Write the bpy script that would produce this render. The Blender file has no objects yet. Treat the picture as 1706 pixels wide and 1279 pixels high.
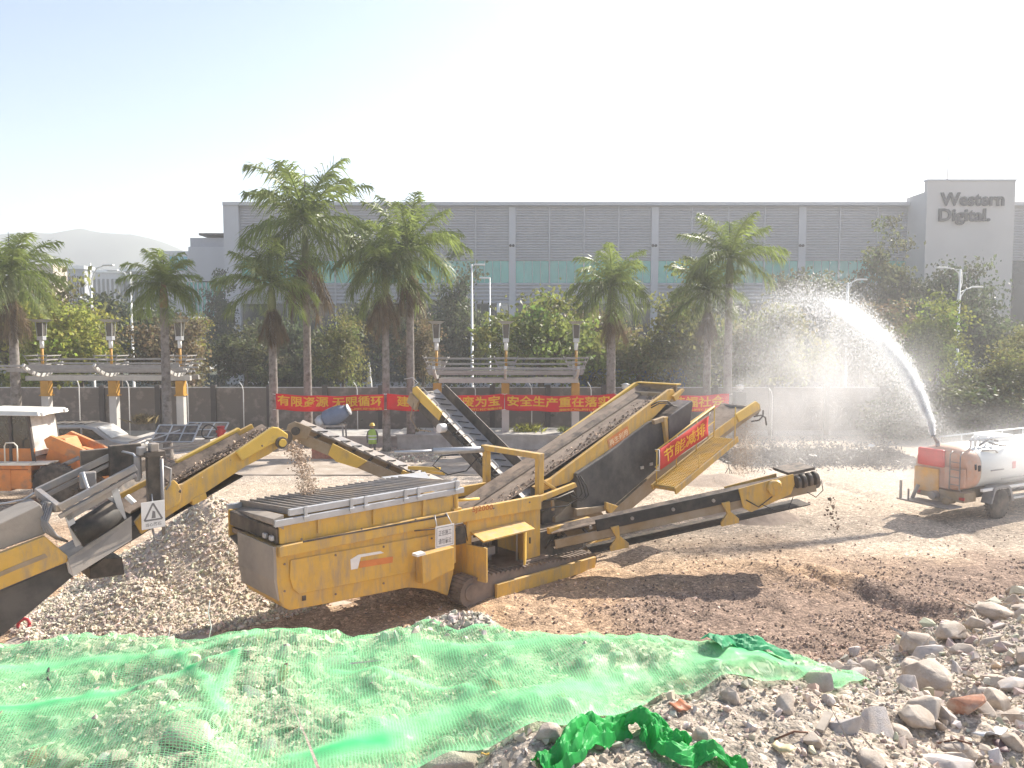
import bpy, bmesh, math, random
import numpy as np
from mathutils import Vector, Matrix, noise as mnoise
R = math.radians
scene = bpy.context.scene
COL = scene.collection
rnd = random.Random(7)
# ------------------------------------------------------------------ camera, sky, sun, exposure
CAM_Z = 6.2
PITCH = math.atan(83 / 1280)
cam_d = bpy.data.cameras.new("camera")
cam_d.sensor_width = 36
cam_d.lens = 36 * 1280 / 1706
cam_d.clip_end = 6000
cam_d.clip_start = 0.1
cam = bpy.data.objects.new("camera", cam_d)
COL.objects.link(cam)
cam.location = (0, 0, CAM_Z)
cam.rotation_euler = (R(90) - PITCH, 0, 0)
scene.camera = cam
MIST_D = 0.65
HAZE_D = 0.0012
SUN_EL, SUN_AZ = R(37), R(47)          # azimuth to the right of the view direction (+Y towards +X)
world = bpy.data.worlds.new("World")
scene.world = world
world.use_nodes = True
nt = world.node_tree
sky = nt.nodes.new("ShaderNodeTexSky")
sky.sky_type = 'NISHITA'
sky.sun_disc = False
sky.sun_elevation = SUN_EL
sky.sun_rotation = SUN_AZ
sky.air_density = 1.0
sky.dust_density = 1.0
sky.ozone_density = 1.0
nt.nodes["Background"].inputs[1].default_value = 0.082
nt.links.new(sky.outputs[0], nt.nodes["Background"].inputs[0])
sl = bpy.data.lights.new("sun", 'SUN')
sl.energy = 4.8
sl.angle = R(0.55)
sl.color = (1.0, 0.93, 0.82)
sun = bpy.data.objects.new("sun", sl)
COL.objects.link(sun)
sd = Vector((math.sin(SUN_AZ) * math.cos(SUN_EL), math.cos(SUN_AZ) * math.cos(SUN_EL), math.sin(SUN_EL)))
sun.rotation_euler = sd.to_track_quat('Z', 'Y').to_euler()
sun.location = (20, 20, 60)
scene.view_settings.view_transform = 'Standard'
scene.view_settings.look = 'None'
scene.view_settings.exposure = 1.30
scene.view_settings.gamma = 1.0
scene.cycles.max_bounces = 8
scene.cycles.transparent_max_bounces = 40
scene.cycles.volume_bounces = 2
scene.cycles.use_denoising = True

# ------------------------------------------------------------------ measuring helpers (photograph pixels -> places in the world)
CP, SP = math.cos(PITCH), math.sin(PITCH)
def ray(u, v):
    x = (u - 853) / 1280; y = -(v - 639.5) / 1280
    return (x, CP + y * SP, -SP + y * CP)
def at(u, v, Y):
    d = ray(u, v); t = Y / d[1]
    return Vector((d[0] * t, Y, CAM_Z + d[2] * t))
def gnd(u, v, z=0.0):
    d = ray(u, v); t = (z - CAM_Z) / d[2]
    return Vector((d[0] * t, d[1] * t, z))
AX, NX = (0.724, 0.690), (-0.690, 0.724)     # the two machines stand along AX
AXROT = math.atan2(0.690, 0.724)
PLANT_O, CRUSH_O = (-1.1, 17.5), (-4.9, 16.5)
def mp(u, v, w, O=PLANT_O):
    d = ray(u, v)
    t = (w + NX[0] * O[0] + NX[1] * O[1]) / (NX[0] * d[0] + NX[1] * d[1])
    px, py, pz = d[0] * t, d[1] * t, CAM_Z + d[2] * t
    return (AX[0] * (px - O[0]) + AX[1] * (py - O[1]), pz)
def mpl(pts, w, O=PLANT_O):
    return [mp(u, v, w, O) for u, v in pts]

# ------------------------------------------------------------------ object helpers
def tag(o, label=None, cat=None, group=None, kind=None):
    if label: o['label'] = label
    if cat: o['category'] = cat
    if group: o['group'] = group
    if kind: o['kind'] = kind
    return o
def thing(name, label, cat, loc=(0, 0, 0), rz=0.0, group=None):
    o = bpy.data.objects.new(name, None)
    o.empty_display_size = 0.3
    COL.objects.link(o)
    o.location = loc
    o.rotation_euler = (0, 0, rz)
    return tag(o, label, cat, group)
def copy_tree(o, loc=None, rz=None, scale=None, label=None):
    def cp(a, parent):
        c = a.copy(); COL.objects.link(c)
        if parent is not None: c.parent = parent
        for ch in list(a.children): cp(ch, c)
        return c
    c = cp(o, None)
    if loc is not None: c.location = loc
    if rz is not None: c.rotation_euler = (0, 0, rz)
    if scale is not None: c.scale = scale if hasattr(scale, '__len__') else (scale,) * 3
    if label: c['label'] = label
    return c
def link_mesh(name, me, mats, parent=None):
    o = bpy.data.objects.new(name, me)
    COL.objects.link(o)
    for m in (mats if isinstance(mats, (list, tuple)) else [mats]): me.materials.append(m)
    if parent is not None: o.parent = parent
    return o

def frame(p0, p1):
    """x along p0->p1, y level and sideways, z up from the incline"""
    p0, p1 = Vector(p0), Vector(p1)
    x = (p1 - p0).normalized()
    y = Vector((0, 0, 1)).cross(x).normalized()
    z = x.cross(y)
    m = Matrix((x, y, z)).transposed().to_4x4()
    m.translation = p0
    return m
def T(x, y, z): return Matrix.Translation((x, y, z))
def RZ(a): return Matrix.Rotation(a, 4, 'Z')

class MB:
    """collects shapes and links them as ONE mesh object"""
    def __init__(s, M=None):
        s.v, s.f, s.sm, s.mi = [], [], [], []
        s.M = M if M is not None else Matrix.Identity(4)
        s.m = 0
    def add(s, vs, fs, smooth=False):
        b = len(s.v)
        s.v += [tuple(s.M @ Vector(v)) for v in vs]
        for f in fs:
            s.f.append([b + i for i in f]); s.sm.append(smooth); s.mi.append(s.m)
        return s
    def box(s, a, b):
        x0, y0, z0 = a; x1, y1, z1 = b
        return s.add([(x0,y0,z0),(x1,y0,z0),(x1,y1,z0),(x0,y1,z0),(x0,y0,z1),(x1,y0,z1),(x1,y1,z1),(x0,y1,z1)],
              [(0,3,2,1),(4,5,6,7),(0,1,5,4),(1,2,6,5),(2,3,7,6),(3,0,4,7)])
    def prism(s, poly, y0, y1):
        n = len(poly)
        vs = [(x, y0, z) for x, z in poly] + [(x, y1, z) for x, z in poly]
        fs = [tuple(range(n)), tuple(range(2*n-1, n-1, -1))]
        fs += [(i, n+i, n+(i+1) % n, (i+1) % n) for i in range(n)]
        return s.add(vs, fs)
    def loft(s, a, b):
        n = len(a)
        fs = [tuple(range(n)), tuple(range(2*n-1, n-1, -1))] + [(i, n+i, n+(i+1) % n, (i+1) % n) for i in range(n)]
        return s.add(list(a) + list(b), fs)
    def tube(s, pts, r, n=8, cap=True):
        P = [Vector(p) for p in pts]
        rs = r if hasattr(r, '__len__') else [r] * len(P)
        t0 = (P[1] - P[0]).normalized()
        u = t0.orthogonal().normalized()
        vs, fs = [], []
        for i, p in enumerate(P):
            t = (P[min(i+1, len(P)-1)] - P[max(i-1, 0)]).normalized()
            u = (u - t * u.dot(t)).normalized(); w = t.cross(u)
            for k in range(n):
                a = 2 * math.pi * k / n
                vs.append(p + (u * math.cos(a) + w * math.sin(a)) * rs[i])
        for i in range(len(P)-1):
            for k in range(n):
                fs.append((i*n+k, i*n+(k+1) % n, (i+1)*n+(k+1) % n, (i+1)*n+k))
        s.add(vs, fs, True)
        if cap:
            b = len(s.v) - len(vs)
            for e in (list(range(n))[::-1], [ (len(P)-1)*n+k for k in range(n)]):
                s.f.append([b+i for i in e]); s.sm.append(False); s.mi.append(s.m)
        return s
    def bar(s, p0, p1, w, h):
        p0, p1 = Vector(p0), Vector(p1)
        x = (p1-p0).normalized()
        up = Vector((0,0,1)) if abs(x.z) < .95 else Vector((0,1,0))
        y = up.cross(x).normalized(); z = x.cross(y)
        q = [(-w/2,-h/2),(w/2,-h/2),(w/2,h/2),(-w/2,h/2)]
        return s.loft([p0+y*a+z*b for a, b in q], [p1+y*a+z*b for a, b in q])
    def cyl(s, p0, p1, r, n=20): return s.tube([p0, p1], r, n)
    def lathe(s, prof, n=24, axis='z'):
        vs, fs = [], []
        for r, z in prof:
            for k in range(n):
                a = 2*math.pi*k/n
                c = (r*math.cos(a), r*math.sin(a), z)
                if axis == 'y': c = (c[0], c[2], c[1])
                if axis == 'x': c = (c[2], c[0], c[1])
                vs.append(c)
        for i in range(len(prof)-1):
            for k in range(n): fs.append((i*n+k, i*n+(k+1) % n, (i+1)*n+(k+1) % n, (i+1)*n+k))
        fs.append(tuple(range(n))[::-1]); fs.append(tuple((len(prof)-1)*n+k for k in range(n)))
        return s.add(vs, fs, True)
    def build(s, name, mats, parent=None, bevel=0.0, fix=True, seg=2):
        me = bpy.data.meshes.new(name)
        me.from_pydata(s.v, [], s.f)
        me.polygons.foreach_set('use_smooth', s.sm)
        me.polygons.foreach_set('material_index', s.mi)
        if fix:
            bm = bmesh.new(); bm.from_mesh(me)
            bmesh.ops.recalc_face_normals(bm, faces=bm.faces)
            bm.to_mesh(me); bm.free()
        o = link_mesh(name, me, mats, parent)
        if bevel:
            b = o.modifiers.new('bevel', 'BEVEL'); b.width = bevel; b.segments = seg; b.limit_method = 'ANGLE'; b.angle_limit = R(40)
        return o

def fast_mesh(name, v, f, smooth=False, cols=None):
    """v (n,3) array, f (m,k) array with constant k; cols (n,3) becomes the colour attribute 'tint'"""
    v = np.asarray(v, np.float32); f = np.asarray(f, np.int32)
    me = bpy.data.meshes.new(name)
    me.vertices.add(len(v)); me.vertices.foreach_set('co', v.ravel())
    k = f.shape[1]
    me.loops.add(f.size); me.loops.foreach_set('vertex_index', f.ravel())
    me.polygons.add(len(f))
    me.polygons.foreach_set('loop_start', np.arange(0, f.size, k, dtype=np.int32))
    me.polygons.foreach_set('loop_total', np.full(len(f), k, np.int32))
    me.polygons.foreach_set('use_smooth', np.full(len(f), smooth))
    if cols is not None:
        a = me.color_attributes.new('tint', 'FLOAT_COLOR', 'POINT')
        c = np.ones((len(v), 4), np.float32); c[:, :3] = cols
        a.data.foreach_set('color', c.ravel())
    me.update(calc_edges=True)
    return me

# ------------------------------------------------------------------ materials
def mat(name, col, rough=.6, metal=0., var=.12, scale=3., col2=None, amt2=.35, scale2=1.2, dust=0., dustcol=(.42,.33,.25), bump=0., bscale=20., spec=.4, transl=0., attr=False, streak=None):
    m = bpy.data.materials.new(name); m.use_nodes = True
    N, L = m.node_tree.nodes, m.node_tree.links
    bs = N['Principled BSDF']
    tc = N.new('ShaderNodeTexCoord')
    def noise(sc, det=6., rg=.6):
        n = N.new('ShaderNodeTexNoise'); n.inputs['Scale'].default_value = sc; n.inputs['Detail'].default_value = det; n.inputs['Roughness'].default_value = rg
        L.new(tc.outputs['Object'], n.inputs['Vector']); return n
    def ramp(src, a, b, c0=(0,0,0,1), c1=(1,1,1,1)):
        r = N.new('ShaderNodeValToRGB'); r.color_ramp.elements[0].position = a; r.color_ramp.elements[1].position = b
        r.color_ramp.elements[0].color = c0; r.color_ramp.elements[1].color = c1
        L.new(src, r.inputs[0]); return r
    def mix(f, a, b, t='MIX'):
        x = N.new('ShaderNodeMix'); x.data_type = 'RGBA'; x.blend_type = t
        for sock, val in ((x.inputs[0], f), (x.inputs[6], a), (x.inputs[7], b)):
            if hasattr(val, 'is_linked') or hasattr(val, 'links'): L.new(val, sock)
            else: sock.default_value = val if not hasattr(val, '__len__') else (*val[:3], 1)
        return x.outputs[2]
    n1 = noise(scale)
    if attr:
        at_ = N.new('ShaderNodeAttribute'); at_.attribute_name = 'tint'
        base = mix(1.0, at_.outputs['Color'], col, 'MULTIPLY')
    else:
        base = col
    lo = ramp(n1.outputs['Fac'], .3, .7, (1-var,)*3+(1,), (1+var,)*3+(1,))
    c = mix(1.0, base, lo.outputs[0], 'MULTIPLY')
    if col2:
        n2 = noise(scale2, 8., .72 if streak else .65)
        if streak:
            mp_ = N.new('ShaderNodeMapping'); mp_.inputs['Scale'].default_value = (1,1,streak); L.new(tc.outputs['Object'], mp_.inputs[0]); L.new(mp_.outputs[0], n2.inputs['Vector'])
        r2 = ramp(n2.outputs['Fac'], .62-amt2*.5, .75-amt2*.3)
        c = mix(r2.outputs[0], c, col2)
    if dust:
        g = N.new('ShaderNodeNewGeometry'); sx = N.new('ShaderNodeSeparateXYZ'); L.new(g.outputs['Normal'], sx.inputs[0])
        up = ramp(sx.outputs['Z'], .35, .9)
        n3 = noise(scale*1.7)
        r3 = ramp(n3.outputs['Fac'], .35, .65, (.12,)*3+(1,), (1,1,1,1))
        ad = N.new('ShaderNodeMath'); ad.operation = 'MULTIPLY_ADD'; L.new(up.outputs[0], ad.inputs[0]); ad.inputs[1].default_value = .75; ad.inputs[2].default_value = .25
        mu = N.new('ShaderNodeMath'); mu.operation = 'MULTIPLY'; L.new(ad.outputs[0], mu.inputs[0]); L.new(r3.outputs[0], mu.inputs[1])
        mu2 = N.new('ShaderNodeMath'); mu2.operation = 'MULTIPLY'; L.new(mu.outputs[0], mu2.inputs[0]); mu2.inputs[1].default_value = dust
        c = mix(mu2.outputs[0], c, dustcol)
    L.new(c, bs.inputs['Base Color'])
    bs.inputs['Roughness'].default_value = rough
    bs.inputs['Metallic'].default_value = metal
    bs.inputs['Specular IOR Level'].default_value = spec
    if bump:
        nb = noise(bscale, 8., .6)
        b = N.new('ShaderNodeBump'); b.inputs['Strength'].default_value = bump; b.inputs['Distance'].default_value = .02
        L.new(nb.outputs['Fac'], b.inputs['Height']); L.new(b.outputs[0], bs.inputs['Normal'])
    if transl:
        tr = N.new('ShaderNodeBsdfTranslucent'); L.new(c, tr.inputs[0])
        ms = N.new('ShaderNodeMixShader'); ms.inputs[0].default_value = transl
        L.new(bs.outputs[0], ms.inputs[1]); L.new(tr.outputs[0], ms.inputs[2])
        L.new(ms.outputs[0], N['Material Output'].inputs[0])
    return m

DUST = (.46, .36, .27)
M = {}
M['yellow'] = mat('yellow_paint', (.62,.37,.06), .5, var=.10, scale=3.0, col2=(.40,.28,.14), amt2=.30, scale2=5.0, dust=.6, dustcol=DUST, bump=.08, bscale=40, streak=.22)
M['yellow_clean'] = mat('yellow_paint_cleaner', (.68,.44,.075), .5, var=.1, scale=2, col2=(.45,.30,.12), amt2=.1, dust=.3, dustcol=DUST)
M['grey_steel'] = mat('grey_steel', (.24,.24,.25), .5, .3, var=.2, col2=(.36,.31,.26), amt2=.3, dust=.5, dustcol=DUST)
M['dust_plate'] = mat('dusty_plate', (.27,.24,.21), .85, var=.2, scale=2, col2=(.36,.31,.26), amt2=.45, bump=.1)
M['galv'] = mat('galvanised', (.50,.51,.53), .4, .4, var=.12, dust=.25, dustcol=DUST)
M['dark_steel'] = mat('dark_steel', (.035,.034,.034), .6, .1, var=.3, col2=(.13,.105,.085), amt2=.35, dust=.5, dustcol=DUST)
M['black_rubber'] = mat('black_rubber', (.018,.018,.019), .65, var=.3, col2=(.07,.058,.048), amt2=.25, dust=.22, dustcol=DUST)
M['belt'] = mat('conveyor_belt', (.07,.055,.046), .8, var=.35, scale=5, col2=(.24,.18,.135), amt2=.55, scale2=3, bump=.3)
M['belt_dusty'] = mat('dusty_belt', (.19,.14,.105), .9, var=.35, scale=6, col2=(.30,.23,.175), amt2=.5, scale2=2, bump=.4)
M['black_sheet'] = mat('black_cover_sheet', (.022,.024,.028), .55, var=.4, scale=1.4, col2=(.085,.08,.078), amt2=.4, scale2=1.1, dust=.35, dustcol=(.3,.26,.22), bump=.15, bscale=6)
M['track_steel'] = mat('dusty_shaded_track_steel', (.13,.10,.085), .85, var=.25, scale=3, col2=(.22,.17,.14), amt2=.5, dust=.3, dustcol=DUST, bump=.2)  # dusty brown, darkened so track and deck read as shade and dirt
M['brown_steel'] = mat('brown_dusty_steel', (.27,.185,.09), .8, var=.2, col2=(.34,.27,.19), amt2=.5, dust=.6, dustcol=DUST)
M['white_paint'] = mat('white_paint', (.78,.78,.76), .5, var=.06)
M['white_sign'] = mat('white_sign_board', (.74,.72,.70), .5, var=.06, scale=8, col2=(.6,.54,.48), amt2=.1)
M['ink'] = mat('dark_ink', (.03,.03,.035), .6)
M['grey_ink'] = mat('grey_ink', (.20,.19,.19), .6)
M['red_ink'] = mat('faded_red_lettering', (.45,.10,.03), .6)
M['red_cloth'] = mat('red_banner_cloth', (.72,.018,.022), .75, var=.1, scale=.8, transl=.25, bump=.1, bscale=4)
M['red_cloth_dusty'] = mat('dusty_red_cloth', (.60,.045,.03), .8, var=.12, col2=(.5,.2,.13), amt2=.1)
M['yellow_ink'] = mat('yellow_lettering', (.88,.52,.03), .7, transl=.2, var=.05)
M['orange_label'] = mat('orange_label', (.62,.21,.06), .6, col2=(.5,.3,.16), amt2=.2)
M['pale_ink'] = mat('pale_lettering', (.80,.60,.36), .6)
M['stone'] = mat('broken_concrete', (.50,.43,.365), .95, var=.2, scale=3, col2=(.39,.315,.25), amt2=.4, scale2=1.3, bump=.6, bscale=14)
M['stone_grey'] = mat('grey_stone', (.46,.42,.40), .95, var=.22, scale=4, col2=(.50,.42,.35), amt2=.35, bump=.5, bscale=20)
M['stone_red'] = mat('brick_rubble', (.40,.19,.12), .95, var=.22, scale=4, col2=(.42,.33,.27), amt2=.35, bump=.5, bscale=20)
M['concrete'] = mat('concrete', (.44,.42,.39), .9, var=.15, col2=(.34,.31,.28), amt2=.3, bump=.2)
# ------------------------------------------------------------------ ground with the rubble mound the photographer stands on
_cu = np.array([-400,-200,0,140,300,380,430,480,560,640,700,770,880,1060,1200,1300,1400,1500,1700,2100], float)
_cv = np.array([1090,1090,1090,1094,1084,1066,1049,1054,1059,1056,1070,1074,1048,1060,1080,1102,1137,1175,1190,1200], float)
_px = (_cu-853)/1280*8.2
_pz = CAM_Z - (_cv-557)/1280*8.2
def sstep(a, b, x):
    t = np.clip((x-a)/(b-a), 0, 1); return t*t*(3-2*t)
def vnoise(x, y, s=1.0, oct=4, seed=0):
    """smooth value noise on arrays"""
    out = np.zeros_like(x, float); amp = 1.; tot = 0.
    for o in range(oct):
        X, Y = x*s*2**o + 17.3*seed + 3.1*o, y*s*2**o + 9.7*seed + 7.7*o
        xi, yi = np.floor(X).astype(np.int64), np.floor(Y).astype(np.int64)
        fx, fy = X-xi, Y-yi; fx, fy = fx*fx*(3-2*fx), fy*fy*(3-2*fy)
        def hsh(a, b):
            h = (a*374761393 + b*668265263 + seed*1442695041 + o*97) & 0xffffffff
            h = ((h ^ (h >> 13))*1274126177) & 0xffffffff
            return ((h ^ (h >> 16)) & 0xffff)/65535.
        out += amp*((hsh(xi,yi)*(1-fx)+hsh(xi+1,yi)*fx)*(1-fy)+(hsh(xi,yi+1)*(1-fx)+hsh(xi+1,yi+1)*fx)*fy)
        tot += amp; amp *= .5
    return out/tot*2-1
def mound_h(x, y):
    x, y = np.asarray(x, float), np.asarray(y, float)
    p = np.interp(x, _px, _pz)
    p = np.where(x > 3.2, np.minimum(p, 2.45-.06*(x-3.2)), p)
    foot = np.interp(x, [-9, 2.2, 6.4, 11.8, 16], [12.6, 12.8, 14.3, 17.9, 19.5])
    k = np.interp(x, [2.5, 5.5], [.62, .33])
    s = k*(foot-y)
    kk = .35
    h = np.clip(.5+.5*(s-p)/kk, 0, 1)
    m = s*(1-h)+p*h-kk*h*(1-h)*.5                   # smooth minimum
    m = np.where(m < -.2, -.2, m)
    m = np.where(m < .2, (m+.2)**2/.8, m)            # rounded toe
    m = m + .42*np.exp(-(((x+.6)/.62)**2+((y-8.75)/.45)**2))      # the heap sticking out behind the net
    m = m - .20*np.clip(6.0-y, 0, 3)*np.interp(x, [-1, 3], [.2, 1])*0.6
    a = np.clip(m, 0, 1)
    m = m + a*(.10*vnoise(x, y, .8, 3, 2)+.05*vnoise(x, y, 3., 3, 3))
    return m
_t0, _t1 = gnd(1290, 938), gnd(1660, 1058)
def seg_d(x, y, a, b):
    ax, ay = a[0], a[1]; dx, dy = b[0]-ax, b[1]-ay; L2 = dx*dx+dy*dy
    t = np.clip(((x-ax)*dx+(y-ay)*dy)/L2, 0, 1)
    sgn = (x-ax)*dy-(y-ay)*dx
    return np.hypot(x-ax-t*dx, y-ay-t*dy), t, sgn/np.sqrt(L2)
def ground_h(x, y):
    x, y = np.asarray(x, float), np.asarray(y, float)
    near = 1-sstep(42, 46, y)
    g = near*(.05*vnoise(x, y, .35, 4, 5)+.03*vnoise(x, y, 1.8, 4, 6))
    rough = 1.5*(1-sstep(20, 24, y+.15*x+2*vnoise(x, y, .2, 2, 9)))
    g = g + rough*(.07*vnoise(x, y, 1.1, 4, 8)+.05*vnoise(x, y, 3.2, 3, 11))
    d, t, s = seg_d(x, y, _t0, _t1)                                             # the rut and its bank
    env = sstep(0,.3,t)*(1-sstep(.75,1,t))*(.75+.35*vnoise(x, y, 1.3, 2, 14))
    g = g - .22*env*np.exp(-((s-.15+.25*vnoise(x, y, .6, 2, 13))/.36)**2)*(d < 1.6) + .17*env*np.exp(-((s+.55)/.4)**2)*(d < 1.8)
    a, b = gnd(1215, 930), gnd(1450, 1000)
    d, t, s = seg_d(x, y, a, b)
    env = np.sin(np.pi*np.clip(t, .02, .98))
    g = g + .16*env*np.exp(-(s/.35)**2)*(d < 1.2)
    for i in range(7):                                                          # old wheel tracks over the pale yard
        a, b = gnd(1230+45*i, 770+8*i), gnd(1500+34*i, 835+16*i)
        d, t, s = seg_d(x, y, a, b)
        g = g - .05*np.sin(np.pi*t)*np.exp(-(s/.16)**2)*(d < .6)
    return g + mound_h(x, y)
def hz(x, y): return float(ground_h(np.array([x]), np.array([y]))[0])

_xs = np.concatenate([[-880,-600,-350,-180,-110,-80,-60,-48], np.arange(-40,-17,.6), np.arange(-17,-9,.14), np.arange(-9,9,.07), np.arange(9,22,.14), np.arange(22,48,.7), [52,65,80,110,180,350,600,880]])
_ys = np.concatenate([[-800,-300,-80,-30,-12,-4,0,1.5], np.arange(2.5,13,.07), np.arange(13,28,.11), np.arange(28,47,.3), [48,50,55,60,70,80,100,140,200,350,600,880]])
_X, _Y = np.meshgrid(_xs, _ys)
_Z = ground_h(_X.ravel(), np.clip(_Y.ravel(), 2, 1e9))
_Z = np.where(_Y.ravel() < 2.4, np.minimum(_Z, 2.6), _Z)
_x, _y = _X.ravel(), _Y.ravel()
PALE, BROWN, PURP, MOUND, ORANGE, ROADG = map(np.array, [(.53,.43,.335), (.43,.295,.195), (.265,.19,.15), (.46,.39,.32), (.52,.335,.195), (.10,.11,.08)])
def soil(x, y):
    n1 = vnoise(x, y, .22, 5, 21); n2 = vnoise(x, y, .7, 5, 22); n3 = vnoise(x, y, 3.5, 3, 23)
    c = np.tile(PALE, (len(x), 1))
    n4 = vnoise(x*.35+y*.1, y*1.6, .5, 4, 25); c = c*(1+.16*n2[:, None]+.09*n3[:, None]+.16*n4[:, None])
    def lay(w, col):
        nonlocal c
        w = np.clip(w, 0, 1)[:, None]; c = c*(1-w)+col*w
    lay((1-sstep(20.5, 24.5, y+.12*x+3.0*n1+1.2*n2))*.92, BROWN*(1+.15*n3[:, None]))
    lay(sstep(-.1, .5, n2+.5*n1)*(1-sstep(19, 22, y))*.6, ORANGE)
    g = sstep(1.0, 3.5, x+1.2*n1+.6*n2)*(1-sstep(18.0, 20.8, y-.22*(x-6)+2.2*n1+1.3*n2))
    lay(g*.9, PURP*(1+.2*n3[:, None]))
    lay(sstep(.15, .5, n2-.2)*.55*(y > 22)*(y < 40), BROWN*1.05)                 # damp patches in the yard
    lay(sstep(31.0, 32.5, y+.6*n2)*(x < 3)*.5, np.array((.47,.41,.36)))
    lay(sstep(.03, .35, mound_h(x, y)), MOUND*(1+.12*n3[:, None]))
    lay(sstep(46, 48, y), ROADG)
    return np.clip(c, .03, .8)
_i = np.arange(len(_xs)*len(_ys)).reshape(len(_ys), len(_xs))
_q = np.stack([_i[:-1,:-1], _i[:-1,1:], _i[1:,1:], _i[1:,:-1]], -1).reshape(-1, 4)
def soilmat():
    m = bpy.data.materials.new('soil'); m.use_nodes = True; N, L = m.node_tree.nodes, m.node_tree.links
    bs = N['Principled BSDF']; bs.inputs['Roughness'].default_value = .97; bs.inputs['Specular IOR Level'].default_value = .12
    g = N.new('ShaderNodeNewGeometry'); at_ = N.new('ShaderNodeAttribute'); at_.attribute_name = 'tint'
    def mul(a, b):
        x = N.new('ShaderNodeMix'); x.data_type = 'RGBA'; x.blend_type = 'MULTIPLY'; x.inputs[0].default_value = 1; L.new(a, x.inputs[6]); L.new(b, x.inputs[7]); return x.outputs[2]
    def ramp(src, pts):
        r = N.new('ShaderNodeValToRGB'); e = r.color_ramp.elements
        while len(e) < len(pts): e.new(.5)
        for q, (p, v) in zip(e, pts): q.position = p; q.color = (v,v,v,1)
        L.new(src, r.inputs[0]); return r.outputs[0]
    c = at_.outputs['Color']; hs = []
    for sc, pts in ((16., [(0,.62),(.55,.92),(.85,1.08),(1,1.55)]), (42., [(0,.72),(.6,1.),(1,1.3)])):
        v = N.new('ShaderNodeTexVoronoi'); v.inputs['Scale'].default_value = sc; L.new(g.outputs['Position'], v.inputs['Vector'])
        sx = N.new('ShaderNodeSeparateXYZ'); L.new(v.outputs['Color'], sx.inputs[0]); c = mul(c, ramp(sx.outputs[0], pts)); hs.append(v.outputs['Distance'])
    for sc, pts in ((2.2, [(.3,.80),(.7,1.18)]), (9., [(.3,.86),(.7,1.14)])):
        n = N.new('ShaderNodeTexNoise'); n.inputs['Scale'].default_value = sc; n.inputs['Detail'].default_value = 8; n.inputs['Roughness'].default_value = .65; L.new(g.outputs['Position'], n.inputs['Vector'])
        c = mul(c, ramp(n.outputs['Fac'], pts)); hs.append(n.outputs['Fac'])
    L.new(c, bs.inputs['Base Color'])
    nrm = None
    for h, st, di in ((hs[3], .7, .06), (hs[0], -.6, .03), (hs[1], -.5, .012)):
        b = N.new('ShaderNodeBump'); b.inputs['Strength'].default_value = abs(st); b.inputs['Distance'].default_value = di; b.invert = st < 0
        L.new(h, b.inputs['Height'])
        if nrm is not None: L.new(nrm, b.inputs['Normal'])
        nrm = b.outputs[0]
    L.new(nrm, bs.inputs['Normal'])
    return m
M['soil'] = soilmat()
ground = link_mesh('ground', fast_mesh('ground', np.stack([_x,_y,_Z], 1), _q, True, soil(_x, _y)), M['soil'])
tag(ground, 'bare earth of the demolition yard rising to a rubble mound in front', kind='structure')

# distant hills, low ridge lines with real depth
def hills(name, pts, Y, depth, seed, label):
    us = np.array([p[0] for p in pts], float); vs = np.array([p[1] for p in pts], float)
    n, mrows = 90, 14
    uu = np.linspace(us[0], us[-1], n)
    v, f = [], []
    for j in range(mrows):
        t = j/(mrows-1)
        for i in range(n):
            top = CAM_Z+(557-np.interp(uu[i], us, vs))/1280*Y
            prof = math.sin(math.pi*min(1., .02+t*.96))**.8
            x = (uu[i]-853)/1280*Y
            nz = 1+.10*(1-prof)*mnoise.noise((x*.015, t*3, seed))
            v.append((x, Y+(t-.5)*depth, max(-1, top*prof*nz)+1.6*mnoise.noise((x*.045, t*6, seed+4))*prof))
    for j in range(mrows-1):
        for i in range(n-1): f.append((j*n+i, j*n+i+1, (j+1)*n+i+1, (j+1)*n+i))
    tag(link_mesh(name, fast_mesh(name, v, f, True), M['hill']), label, kind='structure')
M['hill'] = mat('wooded_hill', (.055,.07,.05), .95, var=.35, scale=.012, col2=(.12,.11,.08), amt2=.25, scale2=.008)
hills('hills', [(-330,470),(-200,430),(-60,405),(40,392),(75,391),(120,393),(155,386),(195,393),(235,393),(275,404),(310,420),(380,455),(480,500)], 620, 240, 1, 'pale wooded hills on the horizon left of the factory')
hills('hills', [(1560,420),(1620,372),(1670,338),(1700,328),(1760,335),(1850,360),(1980,420)], 640, 240, 2, 'pale hill showing over the roof right of the tower')

# street behind the fence
def slab(name, x0, x1, y0, y1, z, m, label):
    o = MB().box((x0,y0,z-.05), (x1,y1,z)).build(name, m); return tag(o, label, kind='structure')
M['asphalt'] = mat('asphalt', (.06,.06,.062), .9, var=.2, scale=3)
M['grass'] = mat('lawn', (.06,.09,.03), .95, var=.4, scale=2)
slab('road', -140, 150, 52, 63, .06, M['asphalt'], 'asphalt street between the fence and the factory')
slab('pavement', -140, 150, 49.2, 51.8, .16, M['asphalt'], 'pavement behind the fence')
slab('lawn', -140, 150, 66, 88, .08, M['grass'], 'lawn in front of the factory')
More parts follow.
